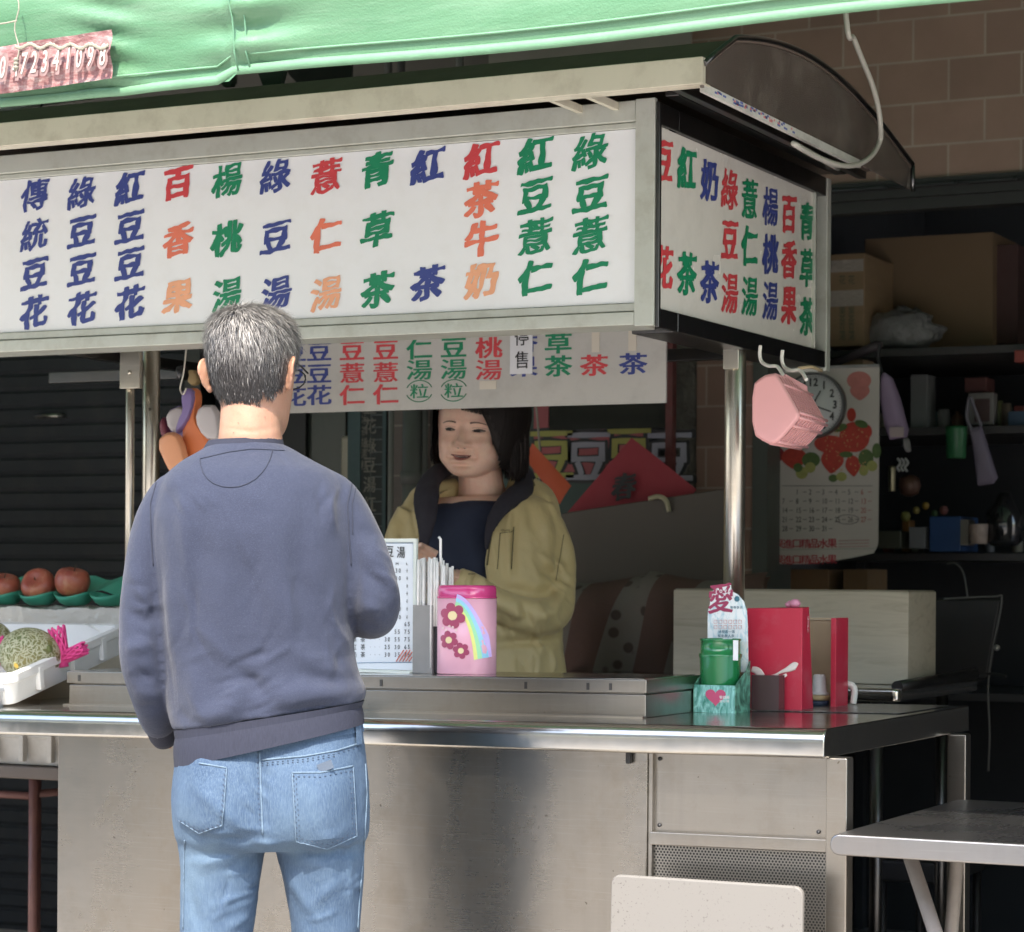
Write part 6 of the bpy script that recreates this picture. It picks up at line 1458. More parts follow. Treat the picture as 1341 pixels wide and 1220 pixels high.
LEGR = [(416, 1040, .015, .088), (419, 1100, .01, .085), (423, 1140, .008, .078), (426, 1200, .008, .067), (427, 1280, .01, .062), (428, 1360, .012, .057), (430, 1440, .01, .058), (431, 1520, .015, .052), (432, 1600, .02, .052)]
HIP = [(240, 940, 468, 925, .012, .095), (234, 975, 474, 955, .008, .104), (229, 1005, 479, 990, .004, .112), (225, 1040, 483, 1030, .0, .120), (227, 1075, 484, 1070, .0, .118), (232, 1098, 482, 1096, .002, .105), (246, 1112, 470, 1110, .004, .075)]
# body
hx, hy = 330, 488
HC = at(hx, hy, D=D0 + .035)
yaw_m = R(-20); fwd = (FV * math.cos(yaw_m) - RV * math.sin(yaw_m)).normalized()
TH = frame_M(HC, fwd.cross(UP), fwd, UP) @ Matrix.Rotation(R(-6), 4, 'X')
g = MB().loft(head_rings(TH, 1.0, 1.0, 1.0)); ear(g, TH @ Matrix.Translation((.005, -.004, -.004)), 1); ear(g, TH @ Matrix.Translation((-.005, -.004, -.004)) @ Matrix.Scale(1.05, 4), -1)
nk = [(328, 625, .035, .072), (328, 590, .035, .064), (328, 560, .032, .0585), (329, 530, .038, .057), (331, 490, .045, .054)]
limb(g, D0, nk)
g.loft([ringlv(D0, *k, ex=2.2, grow=-.03) for k in sm_rings(TOR[2:], 2)]); g.loft([ringlv(D0, *k, grow=-.014) for k in HIP])
for A in (ARML[:-1] + [ARML[-1][:3] + (.040,)], ARMR): limb(g, D0, A, -.028)
for A in (LEGL, LEGR): limb(g, D0, A, -.012)
# hands
eL = at(210, 950, D=D0 + .085); dL = (at(226, 950, D=D0 + .24) - eL).normalized(); xL = dL.cross(UP).normalized()
hand(g, frame_M(eL + dL * .05, xL, dL, xL.cross(dL)), 1, .45); g.tube([eL - dL * .02, eL + dL * .05], [.016, .021], 14)
eR = at(446, 790, D=D0 + .235); dR = (at(432, 786, D=D0 + .36) - eR).normalized(); xR = dR.cross(UP).normalized()
hand(g, frame_M(eR + dR * .05, xR, dR, xR.cross(dR)), -1, .7); g.tube([eR - dR * .04, eR + dR * .05], [.027, .022], 14)
for x in (274, 432): p = at(x, 1600, D=D0 + .02); g.tube([p, Vector((p.x, p.y, .05)), Vector((p.x, p.y, .03)) + FV * .1], [.04, .038, .03], 14)
V, fs = remesh(g, .004, 5)
V = crumple(V, fs, [([(288, 560), (330, 565), (368, 558)], 2.2, -.0012), ([(290, 574), (330, 578), (366, 572)], 2.2, -.0012), ([(312, 540), (310, 570)], 9, -.0015), ([(348, 540), (348, 570)], 9, -.0015)])
M_skin = skinm('man_skin', (.37, .205, .135), (.44, .25, .17))
man = obj('person', mb_from(V, fs), M_skin); tag(man, 'man seen from behind in a navy sweatshirt and light blue jeans standing at the cart', 'person')
# sweatshirt
g = MB().loft([ringlv(D0, *k, n=64) for k in sm_rings(TOR, 4)]); limb(g, D0, ARML); limb(g, D0, ARMR)
V, fs = remesh(g, .004, 16)
folds = [([(321, 892), (300, 930), (240, 957)], 12, .010), ([(345, 915), (400, 905), (458, 915)], 12, .009), ([(300, 868), (352, 912)], 9, -.009), ([(262, 820), (318, 884)], 9, .004),
         ([(236, 650), (243, 690), (246, 740)], 9, .006), ([(262, 660), (262, 760)], 16, -.004), ([(400, 640), (396, 760), (400, 830)], 16, -.006), ([(422, 640), (432, 665), (436, 690)], 7, .006), ([(445, 640), (446, 700)], 8, -.004),
         ([(205, 690), (208, 790), (216, 870), (226, 925)], 8, -.007), ([(462, 660), (468, 720), (463, 790), (460, 850)], 8, -.006), ([(350, 700), (372, 800), (398, 880)], 22, .006), ([(300, 640), (350, 655)], 14, .004),
         ([(330, 700), (325, 830)], 18, -.005), ([(380, 850), (430, 880), (465, 878)], 12, .006), ([(400, 885), (455, 893)], 8, -.005), ([(168, 800), (190, 812), (205, 806)], 7, -.006), ([(165, 850), (200, 842)], 8, .006), ([(170, 880), (204, 890)], 7, -.006), ([(175, 905), (212, 912)], 6, .004),
         ([(172, 740), (190, 790)], 7, .005), ([(480, 720), (505, 745), (522, 790)], 8, .006), ([(470, 740), (500, 770), (520, 815)], 8, -.005), ([(475, 790), (500, 800)], 7, .005), ([(470, 690), (495, 705)], 8, -.004), ([(462, 812), (495, 822)], 6, -.004),
         ([(232, 930), (250, 946), (300, 950)], 8, -.006), ([(352, 938), (420, 925), (474, 910)], 8, -.006), ([(250, 870), (262, 930)], 9, .005), ([(440, 820), (452, 860)], 10, .005), ([(222, 760), (226, 860)], 10, .005), ([(405, 700), (415, 780)], 10, .004), ([(285, 740), (290, 850)], 14, .003), ([(215, 640), (235, 625)], 8, .003)]
folds = [(l_, w_ * 1.2, h_ * 1.2) for l_, w_, h_ in folds]
random.seed(12)
def creases(n, x0, x1, y0, y1, ang, L, w_, h_):
    out = []
    for i in range(n):
        x, y, a = random.uniform(x0, x1), random.uniform(y0, y1), R(ang + random.gauss(0, 14)); l = L * random.uniform(.6, 1.3); b = random.gauss(0, .25)
        P = [(x + math.cos(a + b * t) * l * t, y + math.sin(a + b * t) * l * t) for t in (0, .35, .7, 1)]
        s_ = random.choice((1, 1, -1)); out.append((P, w_ * random.uniform(.7, 1.3), h_ * s_ * random.uniform(.5, 1.2)))
    return out
folds += creases(10, 240, 420, 860, 925, -28, 60, 5, .0032) + creases(8, 225, 260, 700, 900, 80, 60, 5, .0028) + creases(7, 162, 184, 760, 930, 20, 34, 4.5, .0032) + creases(7, 475, 505, 700, 810, 35, 36, 4.5, .0032) + creases(9, 400, 450, 650, 860, 75, 60, 5, .0026) + creases(10, 260, 400, 660, 850, 85, 80, 7, .0020) + creases(6, 240, 460, 905, 945, -12, 50, 4, .003) + creases(5, 215, 250, 620, 660, 50, 40, 5, .003) + creases(5, 420, 450, 620, 680, 110, 40, 5, .003)
V = crumple(V, fs, folds, .0020, 9, 3)
m, n, p = newmat('navy_fleece'); v = coords(n)
c = mixc(n, noi(n, v, 6, 6, .6), (.017, .023, .046), (.029, .036, .068)); c = mixc(n, ramp(n, noi(n, coords(n, (1, 1, 3)), 420, 2), [(.5, 0), (.75, .5)]), c, (.075, .085, .13))
n.links.new(c, p.inputs['Base Color']); p.inputs['Roughness'].default_value = .92; p.inputs['Sheen Weight'].default_value = .12; p.inputs['Sheen Roughness'].default_value = .5
hgt = mixc(n, .5, noi(n, v, 700, 2), noi(n, coords(n, (1, 1, 2.5)), 55, 5, .7)); b0 = bump(n, p, noi(n, coords(n, (1.6, 1.6, .7)), 13, 3, .5, .4), .32, .012); b1 = bump(n, p, hgt, .55, .003); n.links.new(b0.outputs[0], b1.inputs['Normal']); M_sw = m
sw = obj('sweatshirt', mb_from(V, fs), M_sw, man); B = bvh_of(mb_from(V, fs))
g = MB().loft([ringlv(D0, *k, n=72) for k in sm_rings(HEM, 4)], cap=False); g.loft([ringlv(D0, *k, n=72, grow=-.006) for k in sm_rings(HEM[::-1], 2)], cap=False)
g.loft([ringlv(D0, *HEM[-1], n=72), ringlv(D0, *HEM[-1], n=72, grow=-.006)], cap=False); g.loft([ringlv(D0, 228, 955, 477, 917, .018, .128, n=72), ringlv(D0, *HEM[0], n=72)], cap=False)
m, n, p = newmat('navy_rib'); v = coords(n, (1, 1, .05)); f = noi(n, v, 420, 2); n.links.new(mixc(n, f, (.013, .015, .028), (.026, .029, .050)), p.inputs['Base Color']); p.inputs['Roughness'].default_value = .9; bump(n, p, f, .5, .002); M_rib = m
obj('hem_band', g, M_rib, sw)
g = MB(); cr_ = sm_rings([(261, 599, 375, 591, .034, .073), (266, 588, 372, 582, .035, .069), (273, 577, 370, 574, .037, .064)], 4)
g.loft([ringlv(D0, *k, n=60, ex=2.1) for k in cr_], cap=False); g.loft([ringlv(D0, *k, n=60, ex=2.1, grow=-.004) for k in cr_[::-1]], cap=False)
g.loft([ringlv(D0, *cr_[-1], n=60, ex=2.1), ringlv(D0, *cr_[-1], n=60, ex=2.1, grow=-.004)], cap=False)
obj('collar', g, M_rib, sw)
for A in (ARML, ARMR):
    K = A[-2:]; a = at(K[0][0], K[0][1], D=D0 + K[0][2]); b = at(K[1][0], K[1][1], D=D0 + K[1][2]); d = (b - a).normalized()
    obj('cuff', MB().tube([b - d * .012, b - d * .004, b + d * .03, b + d * .045], [K[1][3] + .0005, K[1][3] - .001, K[1][3] - .003, K[1][3] - .006], 28), M_rib, sw)
g = MB(); drape_line(B, [(262, 601), (263, 610), (266, 619), (272, 627), (280, 633), (291, 637), (302, 638), (314, 637), (325, 633), (335, 627), (343, 619), (349, 611), (353, 603), (357, 590)], .0009, .001, 3, mb=g)
drape_line(B, [(206, 628), (197, 660), (198, 700), (201, 740)], .0012, .001, 4, mb=g); drape_line(B, [(462, 625), (455, 660), (457, 700), (460, 740)], .0012, .001, 4, mb=g); drape_line(B, [(468, 628), (461, 660), (462, 700)], .0008, .001, 4, mb=g)
drape_line(B, [(262, 601), (300, 592), (330, 588), (372, 590)], .0011, .001, 3, mb=g)
obj('seam', g, mat('navy_seam', (.026, .031, .052), .9), sw)
# jeans
g = MB().loft([ringlv(D0, *k, n=64) for k in sm_rings(HIP, 4)]); limb(g, D0, LEGL, 0); limb(g, D0, LEGR, 0)
V, fs = remesh(g, .0042, 14)
folds = [([(274, 975), (278, 1045), (280, 1118)], 32, .019), ([(422, 970), (425, 1045), (425, 1122)], 34, .019), ([(340, 985), (343, 1090)], 9, -.012), ([(240, 1088), (290, 1100), (330, 1092)], 9, -.008), ([(372, 1110), (430, 1118), (470, 1104)], 9, -.007), ([(262, 1030), (320, 1085)], 7, .004),
         ([(345, 1100), (385, 1160), (420, 1210)], 8, .005), ([(250, 1130), (300, 1122), (330, 1108)], 7, .005), ([(245, 1160), (262, 1220)], 8, -.004), ([(275, 1190), (320, 1170)], 7, .004), ([(400, 1190), (450, 1150)], 8, .004), ([(300, 1215), (325, 1200)], 6, .005), ([(355, 1115), (372, 1150)], 6, -.004), ([(455, 1110), (462, 1200)], 6, .003), ([(390, 1130), (440, 1132)], 6, .003)]
folds += creases(10, 250, 320, 1110, 1210, -25, 45, 4, .003) + creases(10, 385, 460, 1110, 1210, -20, 45, 4, .003) + creases(6, 250, 330, 1080, 1105, 8, 50, 4, .003) + creases(6, 380, 450, 1085, 1115, -5, 50, 4, .003) + creases(6, 300, 340, 1010, 1080, 60, 30, 4, .0025)
V = crumple(V, fs, folds, .0022, 16, 8)
m, n, p = newmat('light_denim'); v = coords(n)
big = noi(n, coords(n, (1, 1, .6)), 5, 5, .6); c = ramp(n, big, [(.3, (.024, .05, .098)), (.5, (.05, .088, .15)), (.7, (.105, .165, .23))])
sl_ = noi(n, coords(n, (3, 3, .35)), 160, 3, .7); c = mixc(n, ramp(n, sl_, [(.4, 0), (.75, .5)]), c, (.15, .215, .28)); c = mixc(n, ramp(n, noi(n, v, 450, 2), [(.4, .25), (.6, 0)]), c, (.05, .09, .17))
n.links.new(c, p.inputs['Base Color']); p.inputs['Roughness'].default_value = .85; bump(n, p, mixc(n, .5, sl_, noi(n, v, 35, 5, .7)), .6, .003); M_den = m
je = obj('jeans', mb_from(V, fs), M_den, man); B = bvh_of(mb_from(V, fs))
m2 = mat('denim_pocket', (.22, .33, .46), .85, var=.3, vs=40, bs=.5, bscale=300)
for P in (((383, 1012), (461, 1003), (466, 1094), (388, 1101)), ((250, 1001), (297, 1006), (291, 1080), (236, 1074))): 
    pk = obj('back_pocket', drape_quad(B, P, 18, .0028, thick=.001), M_den, je)
    WM[pk] = WM[man]
    x0, y0 = P[3]; x1, y1 = P[2]; mx, my = (x0 + x1) / 2, max(y0, y1) + 12
    g = MB(); 
    def tri(u, v): 
        a = (x0 * (1 - u) + x1 * u, y0 * (1 - u) + y1 * u); b_ = (mx + (a[0] - mx) * .0 + (a[0] - mx) * .12, 0)
        yy = a[1] + (my - a[1]) * (1 - abs(u - .5) * 2) * v; h = hit(B, a[0], yy, .0028); return h if h is not None else at(a[0], yy, D=4.33)
    g.grid(14, 4, tri); obj('pocket_tip', g, M_den, pk)
def inset(P, k): 
    cx = sum(q[0] for q in P) / len(P); cy = sum(q[1] for q in P) / len(P); return [(cx + (x - cx) * k, cy + (y - cy) * k) for x, y in P]
g = MB(); g2 = MB()
for P in ([(383, 1012), (388, 1101), (428, 1110), (466, 1094), (461, 1003)], [(297, 1006), (291, 1080), (262, 1090), (236, 1074)]):
    drape_line(B, P, .0012, .0030, 3, mb=g2); drape_line(B, inset(P, .955), .0006, .0040, 2.2, 3, mb=g); drape_line(B, inset(P, .87), .0006, .0040, 2.2, 3, mb=g)
drape_line(B, [(383, 1012), (420, 1012), (461, 1003)], .0018, .0032, 3, mb=g2); drape_line(B, [(384, 1017), (420, 1018), (461, 1009)], .0006, .0040, 2.2, 3, mb=g)
drape_line(B, [(262, 1000), (297, 1006)], .0018, .0032, 3, mb=g2)
drape_line(B, [(340, 984), (342, 1040), (344, 1092)], .0018, .001, 3, mb=g2); drape_line(B, [(337, 984), (338, 1040), (341, 1090)], .0006, .0014, 2.2, 3, mb=g)
drape_line(B, [(343, 995), (400, 990), (440, 983), (474, 972)], .0018, .001, 3, mb=g2); drape_line(B, [(343, 999), (400, 994), (440, 987), (474, 976)], .0006, .0014, 2.2, 3, mb=g); drape_line(B, [(343, 1002), (400, 997), (440, 990)], .0006, .0014, 2.2, 3, mb=g)
drape_line(B, [(478, 1000), (480, 1040), (477, 1100), (470, 1180), (468, 1216)], .0014, .001, 4, mb=g2); drape_line(B, [(242, 1100), (240, 1216)], .0014, .001, 4, mb=g2)
obj('seam', g2, mat('denim_seam', (.12, .175, .24), .85, var=.6, vs=120), je); obj('stitching', g, mat('stitch_blue_grey', (.05, .065, .10), .8), je)
wb = [(352, 966), (473, 946), (475, 958), (350, 981)]
obj('waistband', drape_quad(B, wb, 16, .003), M_den, je)
obj('belt_loop', drape_quad(B, [(462, 944), (469, 943), (471, 975), (464, 976)], 6, .0055), M_den, je)
cd = hit(B, 425, 1006, .006)
if cd: obj('card', MB().obox(cd + UP * .002, (RV * .93 - UP * -.36).normalized(), FV, (UP * .93 - RV * .36).normalized(), .014, .0008, .008), mat('pale_card', (.085, .11, .15), .4), je)
for x in (274, 432):
    p = at(x, 1600, D=D0 + .02); p = Vector((p.x, p.y, 0)); g = MB()
    g.loft([[p + FV * yy + RV * (xx * w_) + UP * zz for xx, zz in ((-.045, 0), (-.045, .03 + hh * .4), (-.03, hh), (.03, hh), (.045, .03 + hh * .4), (.045, 0))] for yy, w_, hh in ((-.07, .6, .05), (-.05, .8, .085), (.0, .85, .10), (.06, .95, .08), (.13, 1.05, .06), (.18, .9, .045), (.20, .5, .03))])
    obj('shoe', g, mat('dark_shoe', (.04, .04, .045), .5), man, sub=2)
# hair of the man
Rg = MB().loft(head_rings(TH, 1.0, 1.0, 1.0, .003, 72))
HB = bvh_of(Rg); TI = TH.inverted()
def in_hair(l):                       # head-local point covered by hair
    x, y, z = l
    if y < -.01: return z > -.066 + .020 * (abs(x) / .06) ** 2 + .004 * math.sin(x * 300)
    if y < .045: return z > .006 + .02 * (y + .01) / .055
    return z > .070 - (y - .045) * .1
g = MB()
for f in Rg.f:
    c = sum((Rg.v[i] for i in f), Vector()) / len(f)
    if in_hair(TI @ c): g.f.append(f); g.m.append(0); g.sm.append(True)
g.v = [Vector(v) for v in Rg.v]
hair_m = [mat('hair_black', (.028, .025, .025), .5), mat('hair_dark_grey', (.065, .060, .060), .5), mat('hair_grey', (.14, .132, .127), .5), mat('hair_white', (.38, .36, .34), .45)]
random.seed(21)
n0 = len(g.v)
whorl = Vector((-.012, -.045, .108))
cnt = 0
import itertools
while cnt < 21000:
    a_ = random.uniform(0, 2 * math.pi); zz = random.uniform(-.085, .122); d = Vector((math.cos(a_), math.sin(a_), 0))
    if random.random() < .3: a2 = random.random() ** .5 * .07; org = Vector((a2 * d.x, a2 * d.y - .01, .2)); dr = Vector((0, 0, -1))
    else: org = Vector((d.x * .25, d.y * .25, zz)); dr = -d
    h = HB.ray_cast(TH @ org, TH.to_3x3() @ dr)
    if h[0] is None: continue
    P = TI @ h[0]; nn = (TI.to_3x3() @ h[1]).normalized()
    if nn.dot(P) < 0: nn = -nn
    if not in_hair(P + Vector((0, 0, random.gauss(0, .003) + .004 * random.random()))): continue
    cnt += 1
    fl_ = P - whorl; fl_ = fl_ - nn * fl_.dot(nn)
    down = Vector((0, .0, -1)); down = down - nn * down.dot(nn); k = min(1, max(0, (.10 - P.z) / .08))
    fl_ = (fl_.normalized() * (1 - .6 * k) + down * .9 * k + Vector((random.gauss(0, .16), random.gauss(0, .16), random.gauss(0, .16))))
    fl_.normalize(); up_ = max(0, (P.z + .03) / .14)
    L = (.012 + .026 * min(1, max(0, up_)) + random.uniform(-.004, .006)) * (.75 if P.z < -.03 else 1)
    lift = .05 + .19 * random.random() * (.3 + .7 * up_)
    w_ = .00055; sd_ = nn.cross(fl_).normalized() * w_
    p0 = P - nn * .001; p1 = P + fl_ * L * .5 + nn * (L * .5 * lift + .001); p2 = P + fl_ * L * .95 + nn * L * (.35 * lift)
    tone = (P.z + .085) / .185 + random.gauss(0, .17) + .12 * (noise.noise(P * 40))
    mi = 0 if tone < .30 else 1 if tone < .52 else 2 if tone < .78 else 3
    if mi == 3 and random.random() < .4: mi = 2
    if random.random() < (.02 if P.z < .0 else .06): mi = 3
    if random.random() < .15: mi = 0
    g.add([TH @ q for q in (p0 - sd_, p0 + sd_, p1 - sd_ * .8, p1 + sd_ * .8, p2)], [(0, 1, 3, 2), (2, 3, 4)], mi, True)
obj('hair', g, hair_m, man)
# glasses: the right temple arm and lens edge
C = lambda x, y, z: TH @ Vector((x, y, z))
g = MB()
for s in (1, -1):
    g.tube([C(s * .080, -.012, .018), C(s * .080, .0, .022), C(s * .078, .05, .020), C(s * .070, .098, .016)], .0018, 6)
    g.tube([C(s * .062 + s * .0 , .104, .014 + .0)] + [C(s * (.036 + .027 * math.cos(a)), .108 - .004 * math.cos(a), .006 + .019 * math.sin(a)) for a in [k * .5236 for k in range(13)]], .0014, 6)
g.tube([C(-.012, .112, .010), C(.012, .112, .010)], .0014, 6)
obj('glasses', g, M_black, man)
g = MB(); NB = bvh_of(MB().loft(head_rings(TH)).join((lambda q: (limb(q, D0, nk), q)[1])(MB())))
for x, y in ((312, 553), (347, 546), (306, 566)):
    h = hit(NB, x, y, .0005)
    if h: g.lathe([(0, -.0005), (.0013, 0), (0, .0006)], h, 8)
obj('mole', g, mat('mole_brown', (.15, .06, .04), .6), man)

# ------------------------------------------------------------ WOMAN behind the cart
D1 = 6.22
WT = [(592, 640, 662, 640, .02, .07), (562, 652, 690, 648, .02, .09), (538, 668, 716, 660, .01, .105), (526, 700, 726, 695, 0, .125), (524, 740, 728, 740, 0, .135), (526, 790, 730, 790, 0, .14), (526, 840, 732, 840, 0, .145), (526, 900, 738, 900, 0, .15), (528, 980, 740, 980, 0, .15), (530, 1040, 738, 1040, 0, .148)]
WHC = at(628, 567, D=D1 + .01)
yw = R(24); wf = (-FV * math.cos(yw) - RV * math.sin(yw)).normalized(); wr = wf.cross(UP)
TW = frame_M(WHC, wr, wf, UP) @ Matrix.Rotation(R(-3), 4, 'X') @ Matrix.Rotation(R(-4), 4, 'Y') @ Matrix.Diagonal((1.22, 1.10, .97, 1))
HKM = HK; HK = [(-.118, .008, .078, .055), (-.115, .020, .086, .036), (-.107, .033, .093, .012), (-.090, .049, .095, -.02), (-.066, .063, .094, -.045)] + [(k[0], k[1] + .002, k[2], k[3]) for k in HKM[5:]]
g = MB().loft(head_rings(TW, 1.10, 1.0, .97)); 
for s in (1, -1): ear(g, TW, s)
limb(g, D1, [(632, 670, .03, .075), (632, 652, .025, .066), (630, 635, .02, .058), (628, 610, .02, .055), (628, 570, .02, .05)])
g.loft([ringlv(D1, *k, ex=2.2, grow=-.02) for k in sm_rings(WT[1:], 2)])
WAL = [(700, 672, .0, .058), (722, 720, -.005, .052), (727, 770, -.03, .048), (722, 802, -.07, .046), (690, 806, -.13, .042), (650, 790, -.17, .038), (620, 770, -.19, .033), (606, 762, -.195, .030)]
WAR = [(548, 675, .0, .056), (528, 720, -.005, .050), (522, 775, -.03, .047), (528, 808, -.07, .044), (555, 806, -.13, .040), (575, 790, -.17, .035), (588, 775, -.185, .031)]
for A in (WAL, WAR): limb(g, D1, A, -.014)
eL = at(606, 762, D=D1 - .195); dL = (at(588, 752, D=D1 - .205) - eL).normalized(); xx = dL.cross(FV).normalized()
hand(g, frame_M(eL + dL * .03, xx, dL, xx.cross(dL)), 1, .6); g.tube([eL - dL * .03, eL + dL * .03], [.025, .022], 12)
eR = at(588, 775, D=D1 - .185); dR = (at(604, 790, D=D1 - .215) - eR).normalized(); xx = dR.cross(FV).normalized()
hand(g, frame_M(eR + dR * .03, xx, dR, xx.cross(dR)), -1, .6); g.tube([eR - dR * .03, eR + dR * .03], [.025, .022], 12)
WL = [[(x, 1020, .0, .09), (x + s * 2, 1120, 0, .078), (x + s * 3, 1230, 0, .058), (x + s * 4, 1330, .01, .054), (x + s * 4, 1385, .02, .04)] for x, s in ((580, -1), (688, 1))]
for A in WL: limb(g, D1, A, -.01)
V, fs = remesh(g, .003, 4)
# face modelling on the finished surface
TWI = np.array(TW.inverted()); L = V @ TWI[:3, :3].T + TWI[:3, 3]
X, Y_, Z = L[:, 0], L[:, 1], L[:, 2]
G = lambda x0, z0, sx, sz, A: A * np.exp(-((X - x0) / sx) ** 2 - ((Z - z0) / sz) ** 2)
d = G(0, -.008, .009, .022, .010) + G(0, -.026, .0125, .011, .014) + G(0, -.018, .008, .016, .004)
for s in (1, -1):
    d += G(s * .0145, -.031, .007, .007, .0075) + G(s * .033, .010, .018, .011, -.0065) + G(s * .033, .012, .013, .0065, .0042) + G(s * .033, .0015, .014, .005, .0028) + G(s * .033, .028, .020, .007, .0025) + G(s * .045, -.030, .020, .018, .0085) + G(s * .050, -.068, .02, .018, .0065)
    d += G(s * .0165, -.0385, .006, .004, -.003) + G(s * .029, -.046, .0035, .010, -.0035) + G(s * .033, -.058, .0035, .010, -.0035) + G(s * .026, -.067, .006, .006, -.0025) + G(s * .007, -.040, .0035, .0028, -.004)
d += G(0, -.0555, .020, .0055, .0055) + G(0, -.0625, .023, .0024, -.0065) + G(0, -.0725, .019, .0065, .0065) + G(0, -.084, .020, .005, -.004) + G(0, -.102, .018, .012, .005) + G(0, -.046, .004, .006, -.002) + G(0, .06, .05, .03, .002)
Nw = normals(V, fs); fr = Nw @ np.array(wf)
d *= (Y_ > 0.02) * np.clip(fr * 2.5, 0, 1) * (np.abs(X) < .09) * (Z < .12)
V = V + np.outer(d * 1.55, np.array(TW.to_3x3() @ Vector((0, 1, 0))))
M_skw = skinm('woman_skin', (.76, .48, .36), (.82, .56, .43), .45)
wom = obj('person', mb_from(V, fs), M_skw); tag(wom, 'smiling woman in an olive jacket and navy top standing behind the cart', 'person')
BW = bvh_of(mb_from(V, fs))
def wpt(x, z, off=.0006):           # point on the face from head-local x, z
    h = BW.ray_cast(TW @ Vector((x, .25, z)), TW.to_3x3() @ Vector((0, -1, 0)))
    return (h[0] + wf * off) if h[0] is not None else TW @ Vector((x, .1, z))
def face_grid(fn, nu, nv, off): return MB().grid(nu, nv, lambda u, v: wpt(*fn(u, v), off))
M_eyew = mat('eye_white', (.20, .155, .135), .6); M_iris = mat('iris_dark', (.014, .009, .007), .5); M_brow = mat('brow_dark', (.10, .06, .045), .7)
for s in (1, -1):
    cx, cz = s * .033, .0065
    up_ = lambda u: cz + .0038 * math.sin(math.pi * u) ** .7 + .001 * s * (u - .5); lo_ = lambda u: cz - .0030 * math.sin(math.pi * u) + .001 * s * (u - .5)
    ey = obj('eye', face_grid(lambda u, v: (cx + (u - .5) * .025, lo_(u) * (1 - v) + up_(u) * v), 16, 4, .0010), M_eyew, wom); WM[ey] = WM[wom]
    g = MB(); ix = cx + .003
    g.grid(8, 6, lambda u, v: wpt(ix + (u - .5) * .0125, (lo_(.5) + .0003) * (1 - v) + (up_(.5) - .0001) * v, .0032)); obj('iris', g, M_iris, ey)
    g = MB().tube([wpt(cx + (u - .5) * .027, up_(min(1, max(0, u))) + .0004, .0009) for u in [k / 14 for k in range(15)]], [.0007 + .0010 * math.sin(math.pi * k / 14) for k in range(15)], 6); obj('lash', g, M_iris, ey)
    g = MB().tube([wpt(cx + (u - .5) * .025, lo_(u) - .0002, .0004) for u in [k / 10 for k in range(11)]], .0004, 5)
    g.tube([wpt(cx + (u - .5) * .028, cz + .0075 + .0015 * math.sin(math.pi * u), .0001) for u in [k / 10 for k in range(11)]], .0004, 5); obj('lid_fold', g, mat('lid_shadow', (.30, .14, .10), .6), ey)
    obj('eyebrow', face_grid(lambda u, v: (s * (.016 + .036 * u), .0245 + .006 * math.sin(math.pi * (u * .8 + .1)) - .004 * u + (v - .5) * .0045 * (1 - .6 * u)), 14, 3, .0006), M_brow, wom)
M_lip = mat('lips_rose', (.42, .16, .14), .4)
mo_ = lambda u: -.0625 + .0045 * (2 * u - 1) ** 2
obj('lips', face_grid(lambda u, v: ((u - .5) * .046, mo_(u) + (.0016 + .0045 * v * (1 - (2 * u - 1) ** 2) ** .7)), 20, 4, .0004).join(face_grid(lambda u, v: ((u - .5) * .044, mo_(u) - (.0022 + .0065 * v) * (1 - (2 * u - 1) ** 2) ** .8), 20, 4, .0004)), M_lip, wom)
obj('mouth_gap', face_grid(lambda u, v: ((u - .5) * .046, mo_(u) + .0016 - (.0016 + .0024 * (1 - (2 * u - 1) ** 2)) * v), 20, 3, .0009), mat('mouth_dark', (.07, .02, .02), .5), wom)
obj('teeth', face_grid(lambda u, v: ((u - .5) * .030, mo_(u * .66 + .17) + .0012 - .0017 * v), 14, 2, .0013), mat('teeth', (.55, .50, .44), .3), wom)
g = MB()
for s in (1, -1): g.grid(6, 4, lambda u, v: wpt(s * (.0045 + .006 * u), -.0385 - .0022 * math.sin(math.pi * u) * v, .0006))
obj('nostril', g, mat('nostril_shade', (.06, .02, .015), .7), wom)  # nose shade put into colour as dark nostril patches
# navy T-shirt
g = MB().loft([ringlv(D1, *k, n=56, ex=2.2, grow=-.012) for k in sm_rings([(598, 650, 640, 649, .02, .070)] + WT[2:], 3)])
V, fs = remesh(g, .006, 5); V = crumple(V, fs, [([(575, 700), (600, 740)], 8, .004), ([(625, 690), (610, 745)], 8, .004)], .002, 12)
obj('tshirt', mb_from(V, fs), mat('navy_tshirt', (.026, .034, .066), .9, var=.2, bs=.3, bscale=300), wom)
# olive jacket: an open shell and two sleeves
OP = {640: (585, 668), 652: (578, 660), 668: (568, 652), 700: (556, 641), 740: (550, 634), 790: (575, 640), 840: (600, 641), 900: (615, 643), 980: (625, 645), 1040: (628, 645)}
def shell(grow, n=60):
    R_ = []
    ks = [list(k) + [OP[min(OP, key=lambda q: abs(q - k[1]))][0], OP[min(OP, key=lambda q: abs(q - k[1]))][1]] for k in WT]
    for k in sm_rings(ks, 3):
        A = at(k[0], k[1], D=D1 + k[4]); Bp = at(k[2], k[3], D=D1 + k[4]); C_ = (A + Bp) / 2; ax_ = (Bp - A).normalized(); W = (Bp - A).length / 2 + grow; Dp = k[5] + grow
        px_w = (k[2] - k[0]) / 2; cxp = (k[0] + k[2]) / 2
        cr = max(-.97, min(.97, (k[7] - cxp) / px_w)); cl_ = max(-.97, min(.97, (k[6] - cxp) / px_w)); tr = -math.acos(cr); tl = -math.acos(cl_)
        R_.append([C_ + ax_ * (W * (abs(math.cos(a)) ** .9) * (1 if math.cos(a) > 0 else -1)) + FV * (Dp * (abs(math.sin(a)) ** .9) * (1 if math.sin(a) > 0 else -1)) for a in [tr + (tl + 2 * math.pi - tr) * j / (n - 1) for j in range(n)]])
    return R_
Ro, Ri = shell(.012), shell(-.004)
